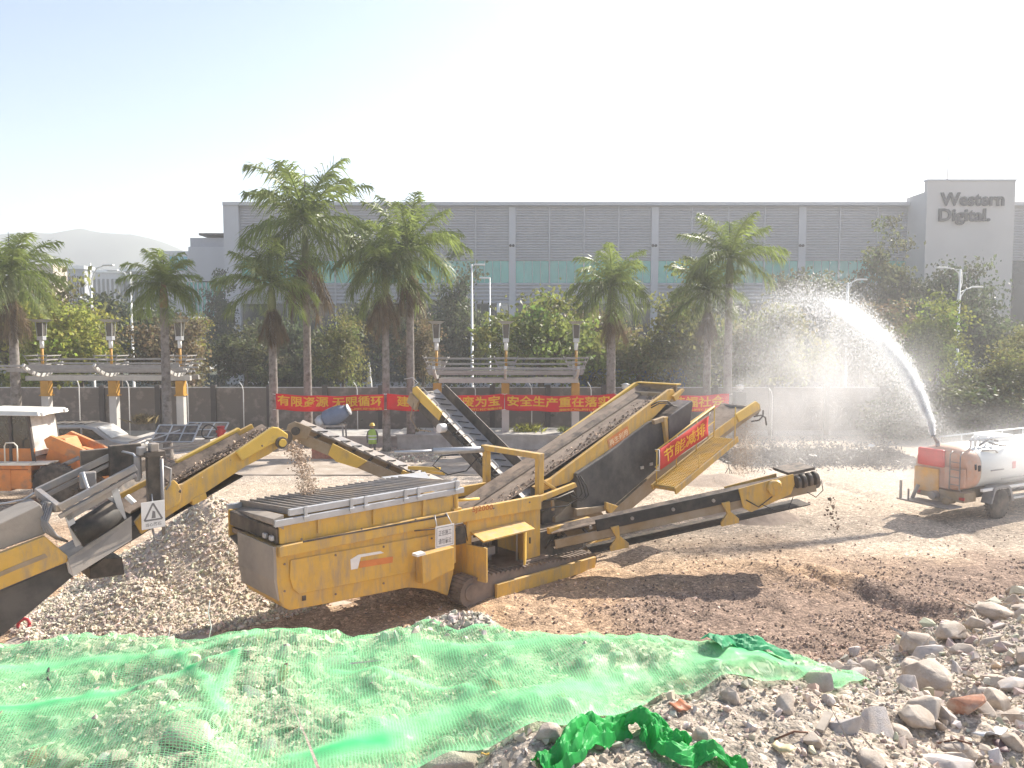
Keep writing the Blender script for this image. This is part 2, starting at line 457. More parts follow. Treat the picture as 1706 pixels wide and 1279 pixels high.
# ------------------------------------------------------------------ text
_tc = {}
def text_geo(body, bold=.0, ext=.0):
    key = (body, bold, ext)
    if key not in _tc:
        c = bpy.data.curves.new('lettering', 'FONT'); c.body = body; c.offset = bold; c.extrude = ext; c.resolution_u = 3
        o = bpy.data.objects.new('lettering', c); COL.objects.link(o)
        bpy.context.view_layer.update()
        me = o.to_mesh()
        v = np.array([tuple(q.co) for q in me.vertices]); f = [tuple(p.vertices) for p in me.polygons]
        o.to_mesh_clear(); bpy.data.objects.remove(o); bpy.data.curves.remove(c)
        _tc[key] = (v, f)
    return _tc[key]
def text_in(mb, body, x0, x1, z0, z1, y, bold=.0, ext=.0, keep=False):
    """letters filling the rectangle x0..x1, z0..z1, facing -y of the builder's frame"""
    v, f = text_geo(body, bold, ext)
    lo, hi = v.min(0), v.max(0)
    s = (hi-lo); sx, sz = (x1-x0)/s[0], (z1-z0)/s[1]
    if keep: sx = sz = min(sx, sz)
    mb.add([(x0+(p[0]-lo[0])*sx, y-p[2], z0+(p[1]-lo[1])*sz) for p in v], f)

# ------------------------------------------------------------------ factory
FY = 90.0
k = FY/1280
def fx(u): return (u-853)*k
def fz(v): return CAM_Z+(557-v)*k
M['louvre'] = mat('pale_louvre', (.49,.49,.515), .6, .1, var=.06, scale=.4)
M['louvre_back'] = mat('louvre_back_board', (.46,.46,.485), .8)  # even pale grey of the board behind the slats
M['cladding'] = mat('grey_cladding', (.50,.50,.515), .7, var=.05, scale=.3)
M['tower_skin'] = mat('beige_tower_cladding', (.56,.53,.50), .7, var=.04, scale=.3)
M['teal_glass'] = mat('teal_glass', (.06,.38,.32), .12, .0, var=.25, scale=.25, col2=(.16,.34,.29), amt2=.4, scale2=.12, spec=.9)
M['dark_glass'] = mat('dark_glass', (.02,.03,.034), .15, var=.3, scale=.2, spec=.8)
fac = thing('factory', 'long grey factory with louvred facade, green glass band and a sign tower', 'factory', (fx(853), FY, 0))
FM = T(-fx(853), -FY, 0)
def wbox(u0, u1, v0, v1, y0, y1, mb): return mb.box((fx(u0), FY+y0, fz(v1)), (fx(u1), FY+y1, fz(v0)))
mb = MB(FM); wbox(380, 1960, 345, 640, .3, 40, mb); mb.box((fx(380), FY+.3, -.5), (fx(1960), FY+40, fz(640)))
mb.build('wall', M['louvre_back'], fac)
bays = [404,480,560,644,737,793,849,915,972,1029,1082,1150,1210,1270,1327,1394,1456,1520]
pill = {849:(848,859), 1082:(1083,1095), 1327:(1326,1338)}
def louvres(u0, u1, v0, v1, pitch, name='louvre_panel'):
    mb = MB(FM); z = fz(v1); 
    while z < fz(v0)-.05:
        mb.loft([(fx(u0), FY+.05, z), (fx(u0), FY+.25, z+.16), (fx(u0), FY+.25, z+.21), (fx(u0), FY+.05, z+.09)],
                [(fx(u1), FY+.05, z), (fx(u1), FY+.25, z+.16), (fx(u1), FY+.25, z+.21), (fx(u1), FY+.05, z+.09)])
        z += pitch
    mb.build(name, M['louvre'], fac)
for a, b in zip(bays[:-1], bays[1:]):
    u0 = pill.get(a, (a, a+1))[1]+.3; u1 = pill.get(b, (b-1, b))[0]-.3
    louvres(u0, u1, 347, 434, .30)
    louvres(u0, u1, 473, 505, .42)
    mb = MB(FM); wbox(u0, u1, 436, 472, .20, .28, mb); mb.build('glass_band', M['teal_glass'], fac)
    for j in range(1, 4):
        mb = MB(FM); wbox(u0+(u1-u0)*j/4-.25, u0+(u1-u0)*j/4+.25, 436.5, 471.5, .1, .19, mb); mb.build('mullion', M['cladding'], fac)
    mb = MB(FM); wbox(u0, u1, 507, 636, .2, .28, mb); mb.build('glass_wall', M['dark_glass'], fac)
for b in bays[1:-1]:
    w = pill.get(b, (b-.9, b+.9))
    mb = MB(FM); wbox(w[0], w[1], 347, 640, .02 if b in pill else .03, .3, mb)
    if b in pill:
        mb.m = 1
        for du in (2.4, 7.2): mb.cyl((fx(w[0]+du), FY-.1, fz(411)), (fx(w[0]+du), FY+.1, fz(411)), .16, 10)
    mb.build('pillar', [M['cladding'], M['ink']], fac)
mb = MB(FM); wbox(379, 404, 341, 640, -.3, .5, mb); mb.build('end_wall', M['cladding'], fac)
mb = MB(FM); wbox(379, 1524, 341, 346.5, -.45, 3, mb); mb.build('parapet', M['cladding'], fac)
# right of the tower
louvres(1680, 1960, 347, 434, .30)
mb = MB(FM); wbox(1680, 1960, 436, 636, .2, .28, mb); mb.build('glass_wall', M['dark_glass'], fac)
mb = MB(FM); wbox(1676, 1960, 341, 346.5, -.45, 3, mb); mb.build('parapet', M['cladding'], fac)
# tower with the sign
tx0, tx1 = (1535-853)/1280*86, (1680-853)/1280*86
tz = CAM_Z+(557-306)/1280*86
mb = MB(FM); mb.box((tx0, 86, -.3), (tx1, 86.6, tz))
tw = mb.build('tower', M['tower_skin'], fac)
mb = MB(FM); mb.box((tx0-.08, 85.9, tz), (tx1+.08, 86.7, tz+.18)); mb.build('coping', M['cladding'], tw)
mb = MB(FM); mb.box((tx0+.02, 86.605, -.3), (tx1-.02, 90.5, tz-1.1)); mb.build('side_fin', M['tower_skin'], fac)
k2 = 86/1280
mb = MB(FM)
def tq(u): return (u-853)*k2
def tv(v): return CAM_Z+(557-v)*k2
text_in(mb, 'Western', tq(1556), tq(1661), tv(347), tv(325), 85.84, .034, .06)
text_in(mb, 'Digital.', tq(1554), tq(1639), tv(378), tv(351), 85.84, .034, .06)
mb.build('lettering', mat('sign_grey', (.055,.053,.06), .7), tw)
mb = MB(FM); mb.tube([(tq(1600), 90, tz), (tq(1601), 90, tz+2.5), (tq(1603), 90, tz+6.9)], [.09, .06, .035], 6); mb.build('antenna', M['cladding'], tw)
# plant screens on the roof
mb = MB(FM); mb.prism([(fx(1325), fz(342)), (fx(1340), fz(335)), (fx(1513), fz(332.5)), (fx(1513), fz(334)), (fx(1341), fz(337)), (fx(1330), fz(342))], FY+4, FY+12)
for u in (1341, 1364, 1385, 1420, 1426, 1456, 1490, 1512): mb.box((fx(u-1.5), FY+4, fz(342)), (fx(u+1.5), FY+4.4, fz(334.5)))
mb.box((fx(1364), FY+6, fz(342)), (fx(1420), FY+11, fz(337.5))); mb.box((fx(1428), FY+6, fz(342)), (fx(1505), FY+11, fz(337.5)))
mb.build('roof_screen', M['cladding'], fac)
mb = MB(FM); mb.box((fx(1475), FY+14, fz(345)), (fx(1497), FY+19, fz(322))); mb.box((fx(1479), FY+15, fz(322)), (fx(1491), FY+18, fz(319.5))); mb.build('roof_plant', M['white_paint'], fac)

# ------------------------------------------------------------------ office block at the left end
def vbox(mb, Y, u0, u1, v0, v1, d):
    a, b = at(u0, v1, Y), at(u1, v0, Y)
    return mb.box((a.x, Y, a.z), (b.x, Y+d, b.z))
ob = thing('office_block', 'stepped grey office block with a green glass floor beside the factory end', 'office building', (at(345,557,99).x, 99, 0))
OM = T(-ob.location.x, -99, 0)
mb = MB(OM); vbox(mb, 99, 315, 386, 411, 468, 22); mb.build('wall', M['cladding'], ob)
mb = MB(OM); vbox(mb, 100, 317, 386, 396, 411, 16); mb.build('upper_storey', mat('office_cladding', (.42,.42,.44), .7, var=.06), ob)
mb = MB(OM); vbox(mb, 99.5, 331, 386, 388, 391.5, 20); mb.build('roof', M['dark_steel'], ob)
mb = MB(OM); vbox(mb, 99.2, 313, 386, 470, 527, 22)
g = mb.build('glass_floor', M['teal_glass'], ob)
mb = MB(OM)
for u in range(316, 386, 7): vbox(mb, 99.1, u-.4, u+.4, 470.5, 526, .09)
mb.build('window_frame', M['cladding'], g)
mb = MB(OM); vbox(mb, 97.5, 322, 392, 529, 537, 24); mb.build('canopy', M['white_paint'], ob)
for u in (343, 383):
    mb = MB(OM); a = at(u, 620, 98.5); mb.cyl((a.x, 98.5, -.2), (a.x, 98.5, at(u, 537, 98.5).z), .45, 14); mb.build('column', M['concrete'], ob)
mb = MB(OM); vbox(mb, 103, 315, 390, 538, 600, 18); mb.build('ground_floor', M['dark_glass'], ob)
lb = thing('office_block', 'small block with bright blue-green glass seen beside the grey office block', 'office building', (at(292,557,130).x, 130, 0))
LM = T(-lb.location.x, -130, 0)
mb = MB(LM); vbox(mb, 130, 272, 318, 418, 640, 20); mb.build('wall', M['cladding'], lb)
mb = MB(LM); vbox(mb, 129.8, 283, 311, 427, 450, .19); mb.build('glass', mat('blue_glass', (.10,.36,.42), .2, var=.2, scale=.3, spec=.8), lb)
# far low buildings on the left
def far_block(label, Y, u0, u1, v0, m, stripes=None, roof=None, cat='building', dep=3):
    a = at(u0, v0, Y); b = at(u1, v0, Y)
    t = thing('building', label, cat, ((a.x+b.x)/2, Y, 0))
    w = (b.x-a.x)/2
    MB().box((-w, 0, -.3), (w, dep, a.z)).build('wall', m, t)
    if roof: MB().box((-w-.3, -.5, a.z), (w+.3, dep+.4, a.z+.6)).build('roof', roof, t)
    if stripes:
        mb = MB(); n = stripes
        for j in range(n): 
            x = -w+2*w*(j+.3)/n; mb.box((x, -.1, a.z*.1), (x+2*w/n*.5, -.003, a.z*.93))
        mb.build('window', M['dark_glass'], t)
far_block('low dark-striped building between the beige block and the street lamp', 150, 88, 140, 448, mat('far_grey', (.36,.37,.40), .8), 12, M['white_paint'])
far_block('low pale building behind the two-armed street lamps', 170, 138, 205, 454, mat('far_pale', (.46,.46,.47), .8), 9, M['white_paint'])
far_block('low building with a white roof edge left of the blue-green glass block', 140, 203, 275, 452, mat('far_mid', (.33,.34,.36), .8), 8, M['white_paint'])
far_block('beige block behind the leftmost palm', 95, 20, 88, 440, mat('far_beige', (.50,.44,.37), .8), None, None)

# ------------------------------------------------------------------ fence behind the yard
FNY = 47.0
kf = FNY/1280
fence = thing('fence', 'long grey-brown panel fence with dark posts behind the pergolas', 'fence', (0, FNY, 0))
M['fence_panel'] = mat('fence_panel', (.155,.132,.115), .55, .0, var=.08, scale=.5, col2=(.30,.26,.22), amt2=.2)
M['fence_post'] = mat('fence_post', (.07,.062,.058), .6, var=.2)
ztop, zbot = CAM_Z-(645-557)*kf, .28
step = 93*kf
x = (76-853)*kf - 8*step
i = 0
prev = None
while x < 62:
    mb = MB(); mb.box((x+.16, -.03, zbot), (x+step-.16, .03, ztop-.06))
    for j in range(1, 9): mb.box((x+.17, -.043, zbot+(ztop-zbot)*j/9-.006), (x+step-.17, -.031, zbot+(ztop-zbot)*j/9+.006))
    mb.build('fence_panel', M['fence_panel'], fence)
    mb = MB(); mb.box((x-.155, -.16, -.1), (x+.155, .16, ztop+.12)); mb.build('post', M['fence_post'], fence)
    x += step; i += 1
mb = MB(); mb.box((-64, -.1, -.1), (64, .1, zbot-.004)); mb.build('footing', M['concrete'], fence)
for (a, b) in ((-60, 62),):
    mb = MB(); mb.box((a, -.05, ztop-.05), (b, .05, ztop)); mb.build('top_rail', M['galv'], fence)
# brick piers with lantern caps
def pier(u, Y, vtop, label):
    a = at(u, vtop, Y)
    t = thing('gate_pier', label, 'fence pier', (a.x, Y, 0))
    MB().box((-.32, -.32, -.1), (.32, .32, a.z-.45)).build('pier', M['fence_post'], t, .02)
    MB().lathe([(.14, a.z-.45), (.12, a.z-.36), (.20, a.z-.34), (.22, a.z-.16), (.17, a.z-.12), (.30, a.z-.09), (.05, a.z)], 12).build('lantern', M['white_paint'], t)
pier(1233, 45.6, 640, 'dark fence pier with white lantern cap right of the red banners')
pier(1042, 45.6, 638, 'dark fence pier with white lantern cap behind the main conveyor head')
# thin leaning wire poles in front of the fence
for u, vt, vb in [(131,633,722),(214,635,722),(312,633,725),(405,640,722),(595,640,722),(886,640,705),(792,640,705),(1287,650,728),(985,640,700),(453,640,735)]:
    a = at(u, vt, 45.2)
    mb = MB(); mb.tube([(0,0,-.1), (0,0,a.z-.35), (-.06,0,a.z-.1), (-.22,0,a.z+.15)], .028, 6)
    o = mb.build('wire_pole', M['white_paint']); o.location = (a.x, 45.2, 0)
    tag(o, 'thin white pole with a bent top standing in front of the fence', 'pole', 'thin white poles along the fence')

# ------------------------------------------------------------------ pergolas with lantern lamps
PY = 42.5
M['marble'] = mat('white_marble_tile', (.50,.48,.45), .5, var=.1, scale=1.5, col2=(.45,.43,.41), amt2=.06, scale2=2)
M['ochre'] = mat('ochre_paint', (.47,.25,.04), .6, var=.12)
M['slat_wood'] = mat('weathered_grey_slats', (.30,.285,.27), .7, var=.15)
LW_ = mat('pergola_grey_paint', (.48,.47,.45), .6, var=.1)
def pergola(label, us, y, lampv, roof_u, vbeam, vroof, planter):
    xs = [at(u, 557, y).x for u in us]
    zb = at(0, vbeam, y).z; zr = at(0, vroof, y+1.2).z
    cx = sum(xs)/len(xs)
    t = thing('pergola', label, 'pergola', (cx, y, 0))
    x0, x1 = at(roof_u[0], 557, y).x-cx, at(roof_u[1], 557, y).x-cx
    for X in xs:
        X -= cx
        MB().box((X-.20, -.20, .4), (X+.20, .20, zb-.95)).build('column', M['marble'], t, .015)
        MB().box((X-.22, -.22, zb-.95), (X+.22, .22, zb-.16)).build('capital', M['ochre'], t, .015)
        MB().box((X-.27, -.27, zb-1.0), (X+.27, .27, zb-.93)).build('collar', M['ochre'], t)
        # upswept rafter ends, white ceramic segments
        mb = MB()
        P = [(X, 1.6, zr+.1), (X, .8, zb+.42), (X, .1, zb+.17), (X, -.6, zb+.17), (X, -1.2, zb+.33), (X, -1.65, zb+.52), (X, -2.0, zb+.80)]
        for a, b in zip(P[:-1], P[1:]): mb.bar(a, Vector(b).lerp(Vector(a), .06), .14, .20)
        mb.build('rafter', M['marble'], t, .02)
    MB().box((x0+.5, -.12, zb-.155), (x1-.2, .12, zb+.10)).build('beam', LW_, t, .01)
    MB().box((x0+.5, 1.0, zb-.155), (x1-.2, 1.2, zb+.10)).build('beam', M['slat_wood'], t, .01)
    for j in range(8):
        q = j/7
        yy = -1.85+q*3.4; zz = zb+.30+max(0,-yy-.4)**1.6*.21+max(0,yy)**1.2*(zr-zb)*.55
        MB().box((x0, yy-.05, zz), (x1, yy+.05, zz+.10)).build('slat', M['slat_wood'], t)
    return t, xs, zb, zr
LGL = mat('smoked_lamp_glass', (.10,.09,.08), .25)
LW = mat('lantern_grey_paint', (.36,.36,.34), .5, var=.08)
def lantern(X, y, z0, vtop, label, group):
    zt = at(0, vtop, y).z; h = zt-z0; M.setdefault('lamp_glass', None)
    t = thing('lantern_lamp', label, 'lamp', (X, y, z0), 0, group)
    MB().cyl((0,0,0), (0,0,h*.42), .075, 10).build('pole', M['ochre'], t)
    mb = MB(); mb.cyl((0,0,h*.42), (0,0,h*.58), .11, 10); mb.build('sleeve', M['white_paint'], t)
    MB().box((-.17,-.17,h*.58), (.17,.17,h*.66)).build('bracket', M['galv'], t, .01)
    mb = MB()
    for sx in (-1, 1):
        for sy in (-1, 1): mb.bar((sx*.15, sy*.15, h*.66), (sx*.20, sy*.20, h*.945), .035, .035)
    mb.build('frame', LW, t)
    MB().loft([(-.13,-.13,h*.665),(.13,-.13,h*.665),(.13,.13,h*.665),(-.13,.13,h*.665)], [(-.16,-.16,h*.93),(.16,-.16,h*.93),(.16,.16,h*.93),(-.16,.16,h*.93)]).build('glass', LGL, t)
    MB().loft([(-.24,-.24,h*.945),(.24,-.24,h*.945),(.24,.24,h*.945),(-.24,.24,h*.945)], [(-.45,-.45,h),(.45,-.45,h),(.45,.45,h),(-.45,.45,h)]).build('hat', LW, t)
    # wire basket rings below
    mb = MB()
    for j, w in enumerate((.46, .56, .66)):
        z = h*(.10+.085*j)
        for a, b in (((-w,-w),(w,-w)),((w,-w),(w,w)),((w,w),(-w,w)),((-w,w),(-w,-w))): mb.bar((*a, z), (*b, z), .04, .05)
    for sx in (-1,1):
        for sy in (-1,1): mb.bar((sx*.3,sy*.3,-.02),(sx*.68,sy*.68,h*.30),.035,.035)
    mb.build('basket', M['slat_wood'], t)
pl, xs, zb, zr = pergola('low pergola with three ochre-topped columns behind the wheel loader', (187, 187+112, 74), PY, 540, (26, 322), 629, 607, None)
for u, lab in ((69,'square lantern lamp on the loader-side pergola nearest the photo edge'), (184,'square lantern lamp on the middle column of the loader-side pergola'), (299,'square lantern lamp on the loader-side pergola half hidden by the palm')):
    lantern(at(u,557,PY+.9).x, PY+.9, zb+.45, 532, lab, 'lantern lamps on the pergolas')
pr, xs, zb, zr = pergola('long pergola with marble columns behind the steep dark conveyor', (728, 842, 959), PY, 540, (716, 970), 633, 606, None)
for u, lab in ((727,'square lantern lamp on the pergola beside the pair of palms'), (843,'square lantern lamp beside the white mast'), (960,'square lantern lamp at the pergola end by the blue hoarding')):
    lantern(at(u,557,PY+.9).x, PY+.9, zb+.45, 535, lab, 'lantern lamps on the pergolas')
# planter wall under the pergolas
for (u0, u1, lab, yy) in ((660, 1010, 'low rendered planter wall below the marble pergola', 41.2), (205, 345, 'low rendered planter wall behind the scrap pile', 40.6), (480, 662, 'low kerb wall behind the worker in the green vest', 42.0)):
    a, b = at(u0, 557, yy).x, at(u1, 557, yy).x
    t = thing('planter_wall', lab, 'low wall', ((a+b)/2, yy, 0)); w = (b-a)/2; h = .80 if u0 > 500 else .62
    MB().box((-w, 0, -.1), (w, 2.9, h-.12)).build('wall', M['concrete'], t, .01)
    MB().box((-w-.06, -.08, h-.119), (w+.06, 2.98, h)).build('coping', M['concrete'], t, .01)

# ------------------------------------------------------------------ red banners
def banner(u0, u1, body, c0, c1, small, label, seed, y=39.6, s0=None):
    zt, zb_ = at(0, 656, y).z, at(0, 682.5, y).z
    X0, X1 = at(u0, 557, y).x, at(u1, 557, y).x
    t = thing('banner', label, 'banner', (X0, y, zb_), 0, 'red slogan banners in front of the fence')
    W_, H_ = X1-X0, zt-zb_
    n, m_ = 60, 6
    def off(x, z): return .05*math.sin(x*1.9+seed)+.03*math.sin(x*4.3+z*2+seed*2)
    def sag(x): return -.10*math.sin(math.pi*x/W_)+.02*math.sin(x*3+seed)
    vs = [(W_*i/n, off(W_*i/n, H_*j/m_), H_*j/m_+sag(W_*i/n)) for j in range(m_+1) for i in range(n+1)]
    fs = [(j*(n+1)+i, j*(n+1)+i+1, (j+1)*(n+1)+i+1, (j+1)*(n+1)+i) for j in range(m_) for i in range(n)]
    o = MB().add(vs, fs, True).build('cloth', M['red_cloth'], t, fix=False)
    so = o.modifiers.new('thick', 'SOLIDIFY'); so.thickness = .008
    def letters(bd, a, b, z0, z1, bold, mtl):
        mb = MB(); text_in(mb, bd, a, b, z0, z1, 0, bold)
        mb.v = [(x, off(x, z)-.022, z+sag(x)) for x, _, z in mb.v]
        mb.build('lettering', mtl, t, fix=False)
    f = lambda u: (u-u0)/(u1-u0)*W_
    letters(body, f(c0), f(c1), H_*.27, H_*.93, .02, M['yellow_ink'])
    letters(small, f(s0), f(u1-4), H_*.04, H_*.19, .02, M['yellow_ink'])
    mb = MB()
    for z in (H_-.02, .02): 
        for xx, sg in ((0, -1), (W_, 1)): mb.tube([(xx, 0, z), (xx+sg*.16, .02, z+.02*(1 if z > .3 else -1))], .012, 5)
    mb.build('tie_rope', M['white_paint'], t)
CO = '深圳市汇利德邦环保科技有限公司'
banner(457, 638.5, '有限资源 无限循环', 460, 637, CO, 'red banner reading limited resources endless cycle, hung between the palm trunks', 1., s0=556)
banner(643, 840, '建筑垃圾变废为宝', 660, 833, CO, 'red banner about construction waste, crossed by the steep dark conveyor', 2., s0=742)
banner(841, 1028, '安全生产重在落实', 845, 1017, CO, 'red banner about safe production left of the main conveyor head', 3.3, s0=932)
banner(1030, 1217, '科技创新造福社会', 1034, 1209, CO, 'red banner mostly hidden by the black screen box, its last characters showing', 4.1, s0=1120)

# ------------------------------------------------------------------ street lamps, masts
def street_lamp(u, vtop, Y, arms, label, r=.10):
    a = at(u, vtop, Y); h = a.z
    t = thing('street_lamp', label, 'street lamp', (a.x, Y, 0), 0, 'street lamps beyond the fence')
    MB().tube([(0,0,0),(0,0,1.2),(0,0,1.21),(0,0,h)], [r*1.8, r*1.8, r*1.15, r*.6], 10).build('pole', M['white_paint'], t)
    for dx, z0, rise, curve in arms:
        z0 = h*z0
        mb = MB()
        P = [(0, 0, z0-.9), (dx*.12, 0, z0-.1), (dx*.45, 0, z0+rise*.7), (dx, 0, z0+rise)]
        mb.tube(P, r*.45, 7)
        if curve: mb.tube([(0,0,z0-1.5), (-dx*.16,0,z0-.8), (-dx*.10,0,z0+.1), (dx*.3,0,z0+rise*.55)], r*.35, 6)
        sg = 1 if dx > 0 else -1
        ar = mb.build('arm', M['white_paint'], t)
        MB().box((dx-.1 if sg > 0 else dx-.7, -.14, z0+rise-.05), (dx+.7 if sg > 0 else dx+.1, .14, z0+rise+.07)).build('lamp_head', M['white_paint'], ar, .03)
street_lamp(150, 438, 56, ((1.0,.92,.75,1), (-.85,.72,.7,1)), 'two-armed white street lamp left of the palm with orange boots, taller one')
street_lamp(217, 452, 58, ((-1.0,.96,.5,1), (.7,.70,.5,1)), 'two-armed white street lamp partly behind a palm crown')
street_lamp(786, 440, 56, ((.25,.99,.06,0),), 'straight white lamp pole right of the pair of palms')
street_lamp(816, 462, 60, ((-.1,.99,.05,0),), 'thinner grey pole right of the straight white lamp pole', .08)
street_lamp(1413, 470, 60, ((.75,.97,.5,1),), 'single-armed street lamp above the water jet')
street_lamp(1600, 448, 56, ((-1.05,.985,.25,1), (.95,.83,.55,1)), 'two-armed street lamp below the sign tower')
a = at(834, 505, 52)
t = thing('mast', 'white mast carrying stacked traffic cameras beside a lantern lamp', 'mast', (a.x, 52, 0))
MB().tube([(-.12,0,0),(-.12,0,a.z)], .13, 10).build('pole', M['white_paint'], t)
for j in range(4):
    z = a.z-.5-j*.95
    MB().box((.02,-.2,z-.35), (.48,.2,z+.35)).build('camera_box', M['galv'], t, .04)
    MB().box((-.16,-.05,z+.42), (.55,.05,z+.47)).build('bracket', M['white_paint'], t)
# closed parasol, hoarding
a = at(615, 603, 50)
t = thing('parasol', 'closed white parasol standing between the palms behind the fence', 'parasol', (a.x, 50, 0))
MB().cyl((0,0,0), (0,0,a.z), .03, 8).build('pole', M['galv'], t)
mb = MB(); mb.lathe([(.10,a.z-2.2),(.19,a.z-1.7),(.17,a.z-1.2),(.10,a.z-.9),(.13,a.z-.7),(.06,a.z-.1),(.02,a.z+.02)], 9); mb.build('canopy', M['white_paint'], t)
a, b = at(962, 637, 51), at(1146, 614, 51)
t = thing('hoarding', 'blue printed hoarding behind the fence near the palms', 'hoarding', ((a.x+b.x)/2, 51, 0))
w = (b.x-a.x)/2
MB().box((-w,0,1.2), (w,.06,b.z)).build('board', mat('blue_print', (.035,.10,.22), .5, var=.2, scale=.6, col2=(.20,.30,.42), amt2=.25, scale2=.5), t)
for q in (-w+.2, 0, w-.2): MB().box((q-.06,.065,0), (q+.06,.16,b.z)).build('post', M['galv'], t)
pp_ = mat('pale_print', (.30,.38,.47), .6, var=.3, scale=3)
for x0 in (-w+1.2, -w+3.0, 1.2): MB().box((x0,-.012,b.z-.75), (x0+1.1,-.003,b.z-.25)).build('print_panel', pp_, t)
# ------------------------------------------------------------------ leaves
def leafmat(name, col, var=.35, tr=.5):
    m = mat(name, col, .5, var=var, scale=.55, transl=tr, attr=True, spec=.35)
    return m
LM_ = {'green': leafmat('leaf_green', (.20,.235,.06)), 'yellowgreen': leafmat('leaf_yellow_green', (.31,.32,.065)), 'olive': leafmat('leaf_olive', (.20,.205,.07)),
       'dark': leafmat('leaf_dark', (.085,.105,.048)), 'brown': leafmat('leaf_brown', (.20,.16,.085)), 'hedge': leafmat('leaf_hedge', (.04,.055,.028)), 'darkolive': leafmat('leaf_dark_olive', (.11,.12,.05))}
M['bark'] = mat('bark', (.16,.125,.095), .95, var=.3, scale=6, bump=.6, bscale=12)
def leaf_crown(seed, rx=1., ry=1., rz=1., clumps=120, per=62, leaf=.105, spread=.19, hollow=.35):
    """crown of many small folded leaves gathered in clumps, about 1 unit in radius"""
    rg = np.random.RandomState(seed)
    C = []
    lob = [(rg.normal(0, .35, 3), rg.uniform(.45, .75)) for _ in range(7)]
    while len(C) < clumps:
        c, r = lob[rg.randint(7)]
        d = rg.normal(size=3); d /= np.linalg.norm(d)
        C.append(c + d*r*rg.uniform(hollow, 1.0)**.5)
    C = np.array(C)*np.array([rx, ry, rz])
    sp = spread*rg.uniform(.55, 1.25, clumps)
    cen = np.repeat(C, per, 0) + rg.normal(size=(clumps*per, 3))*np.repeat(sp, per)[:, None]*np.array([1, 1, .62])
    n = len(cen)
    d = rg.normal(size=(n, 3)); d[:, 2] -= .25; d /= np.linalg.norm(d, axis=1)[:, None]
    u = rg.normal(size=(n, 3)); u[:, 2] *= .5
    u = np.cross(d, u); u /= np.linalg.norm(u, axis=1)[:, None]
    nn = np.cross(d, u)
    s = leaf*rg.uniform(.6, 1.35, n)[:, None]
    a = cen; b = cen+d*s*.5+u*s*.33+nn*s*.08; c = cen+d*s; e = cen+d*s*.5-u*s*.33+nn*s*.08
    v = np.stack([a, b, c, e], 1).reshape(-1, 3)
    f = np.arange(n*4).reshape(n, 4)
    tint = (np.repeat(rg.uniform(.72, 1.25, clumps), per)*rg.uniform(.8, 1.2, n))[:, None]*np.ones(3)
    tint *= 1+np.repeat(rg.normal(0, .07, (clumps, 3)), per, 0)
    return fast_mesh('crown', v, f, False, np.repeat(tint, 4, 0)), C
def trunk_mesh(C, seed, rz, h0=-2.2, r=.06):
    rr = random.Random(seed)
    mb = MB()
    top = Vector((rr.uniform(-.1,.1), rr.uniform(-.1,.1), .2*rz))
    P = [Vector((0,0,h0)), Vector((.04,.03,h0*.5)), Vector((-.03,.02,-.5)), top]
    mb.tube(P, [r*1.25, r, r*.8, r*.4], 8)
    for j in range(0, len(C), 5):
        c = Vector(C[j])
        s = P[1].lerp(P[3], rr.uniform(.35, .95))
        mid = s.lerp(c, .5)+Vector((rr.uniform(-.08,.08), rr.uniform(-.08,.08), -.06))
        mb.tube([s, mid, c], [r*.42, r*.25, r*.07], 5, False)
    me = bpy.data.meshes.new('trunk'); me.from_pydata(mb.v, [], mb.f); me.polygons.foreach_set('use_smooth', mb.sm); me.materials.append(M['bark'])
    return me
_var = []
for s_, kw in ((1, {}), (2, dict(rz=1.15, clumps=130)), (3, dict(rx=1.1, rz=.85)), (4, dict(clumps=85, spread=.16, leaf=.09)), (5, dict(rz=1.3, rx=.9, clumps=140))):
    cm, C = leaf_crown(s_, **kw); cm.materials.append(LM_['green'])
    _var.append((cm, trunk_mesh(C, s_, kw.get('rz', 1.))))
def tree(u, vtop, vmid_w, Y, width, kind, variant, label, hh=1.0, cat='tree', name='broadleaf_tree', group='broadleaf trees beyond the fence'):
    """u: centre column, vtop: top row, width in photo pixels, hh: crown height/width"""
    cm, tm = _var[variant]
    r = width*1.16/1280*Y/2/1.05
    rzc = r*hh
    zt = at(u, vtop, Y).z
    a = at(u, 557, Y)
    t = thing(name, label, cat, (a.x, Y, 0), rnd.uniform(0, 6.28), group)
    zc = zt-rzc*1.12
    c = bpy.data.objects.new('crown', cm); COL.objects.link(c); c.parent = t
    c.location = (0, 0, zc); c.scale = (r, r, rzc)
    c.material_slots[0].link = 'OBJECT'; c.material_slots[0].material = LM_[kind]
    k = bpy.data.objects.new('trunk', tm); COL.objects.link(k); k.parent = t
    k.location = (0, 0, zc); k.scale = (r, r, max((zc+.1)/2.2, .2))
    return t
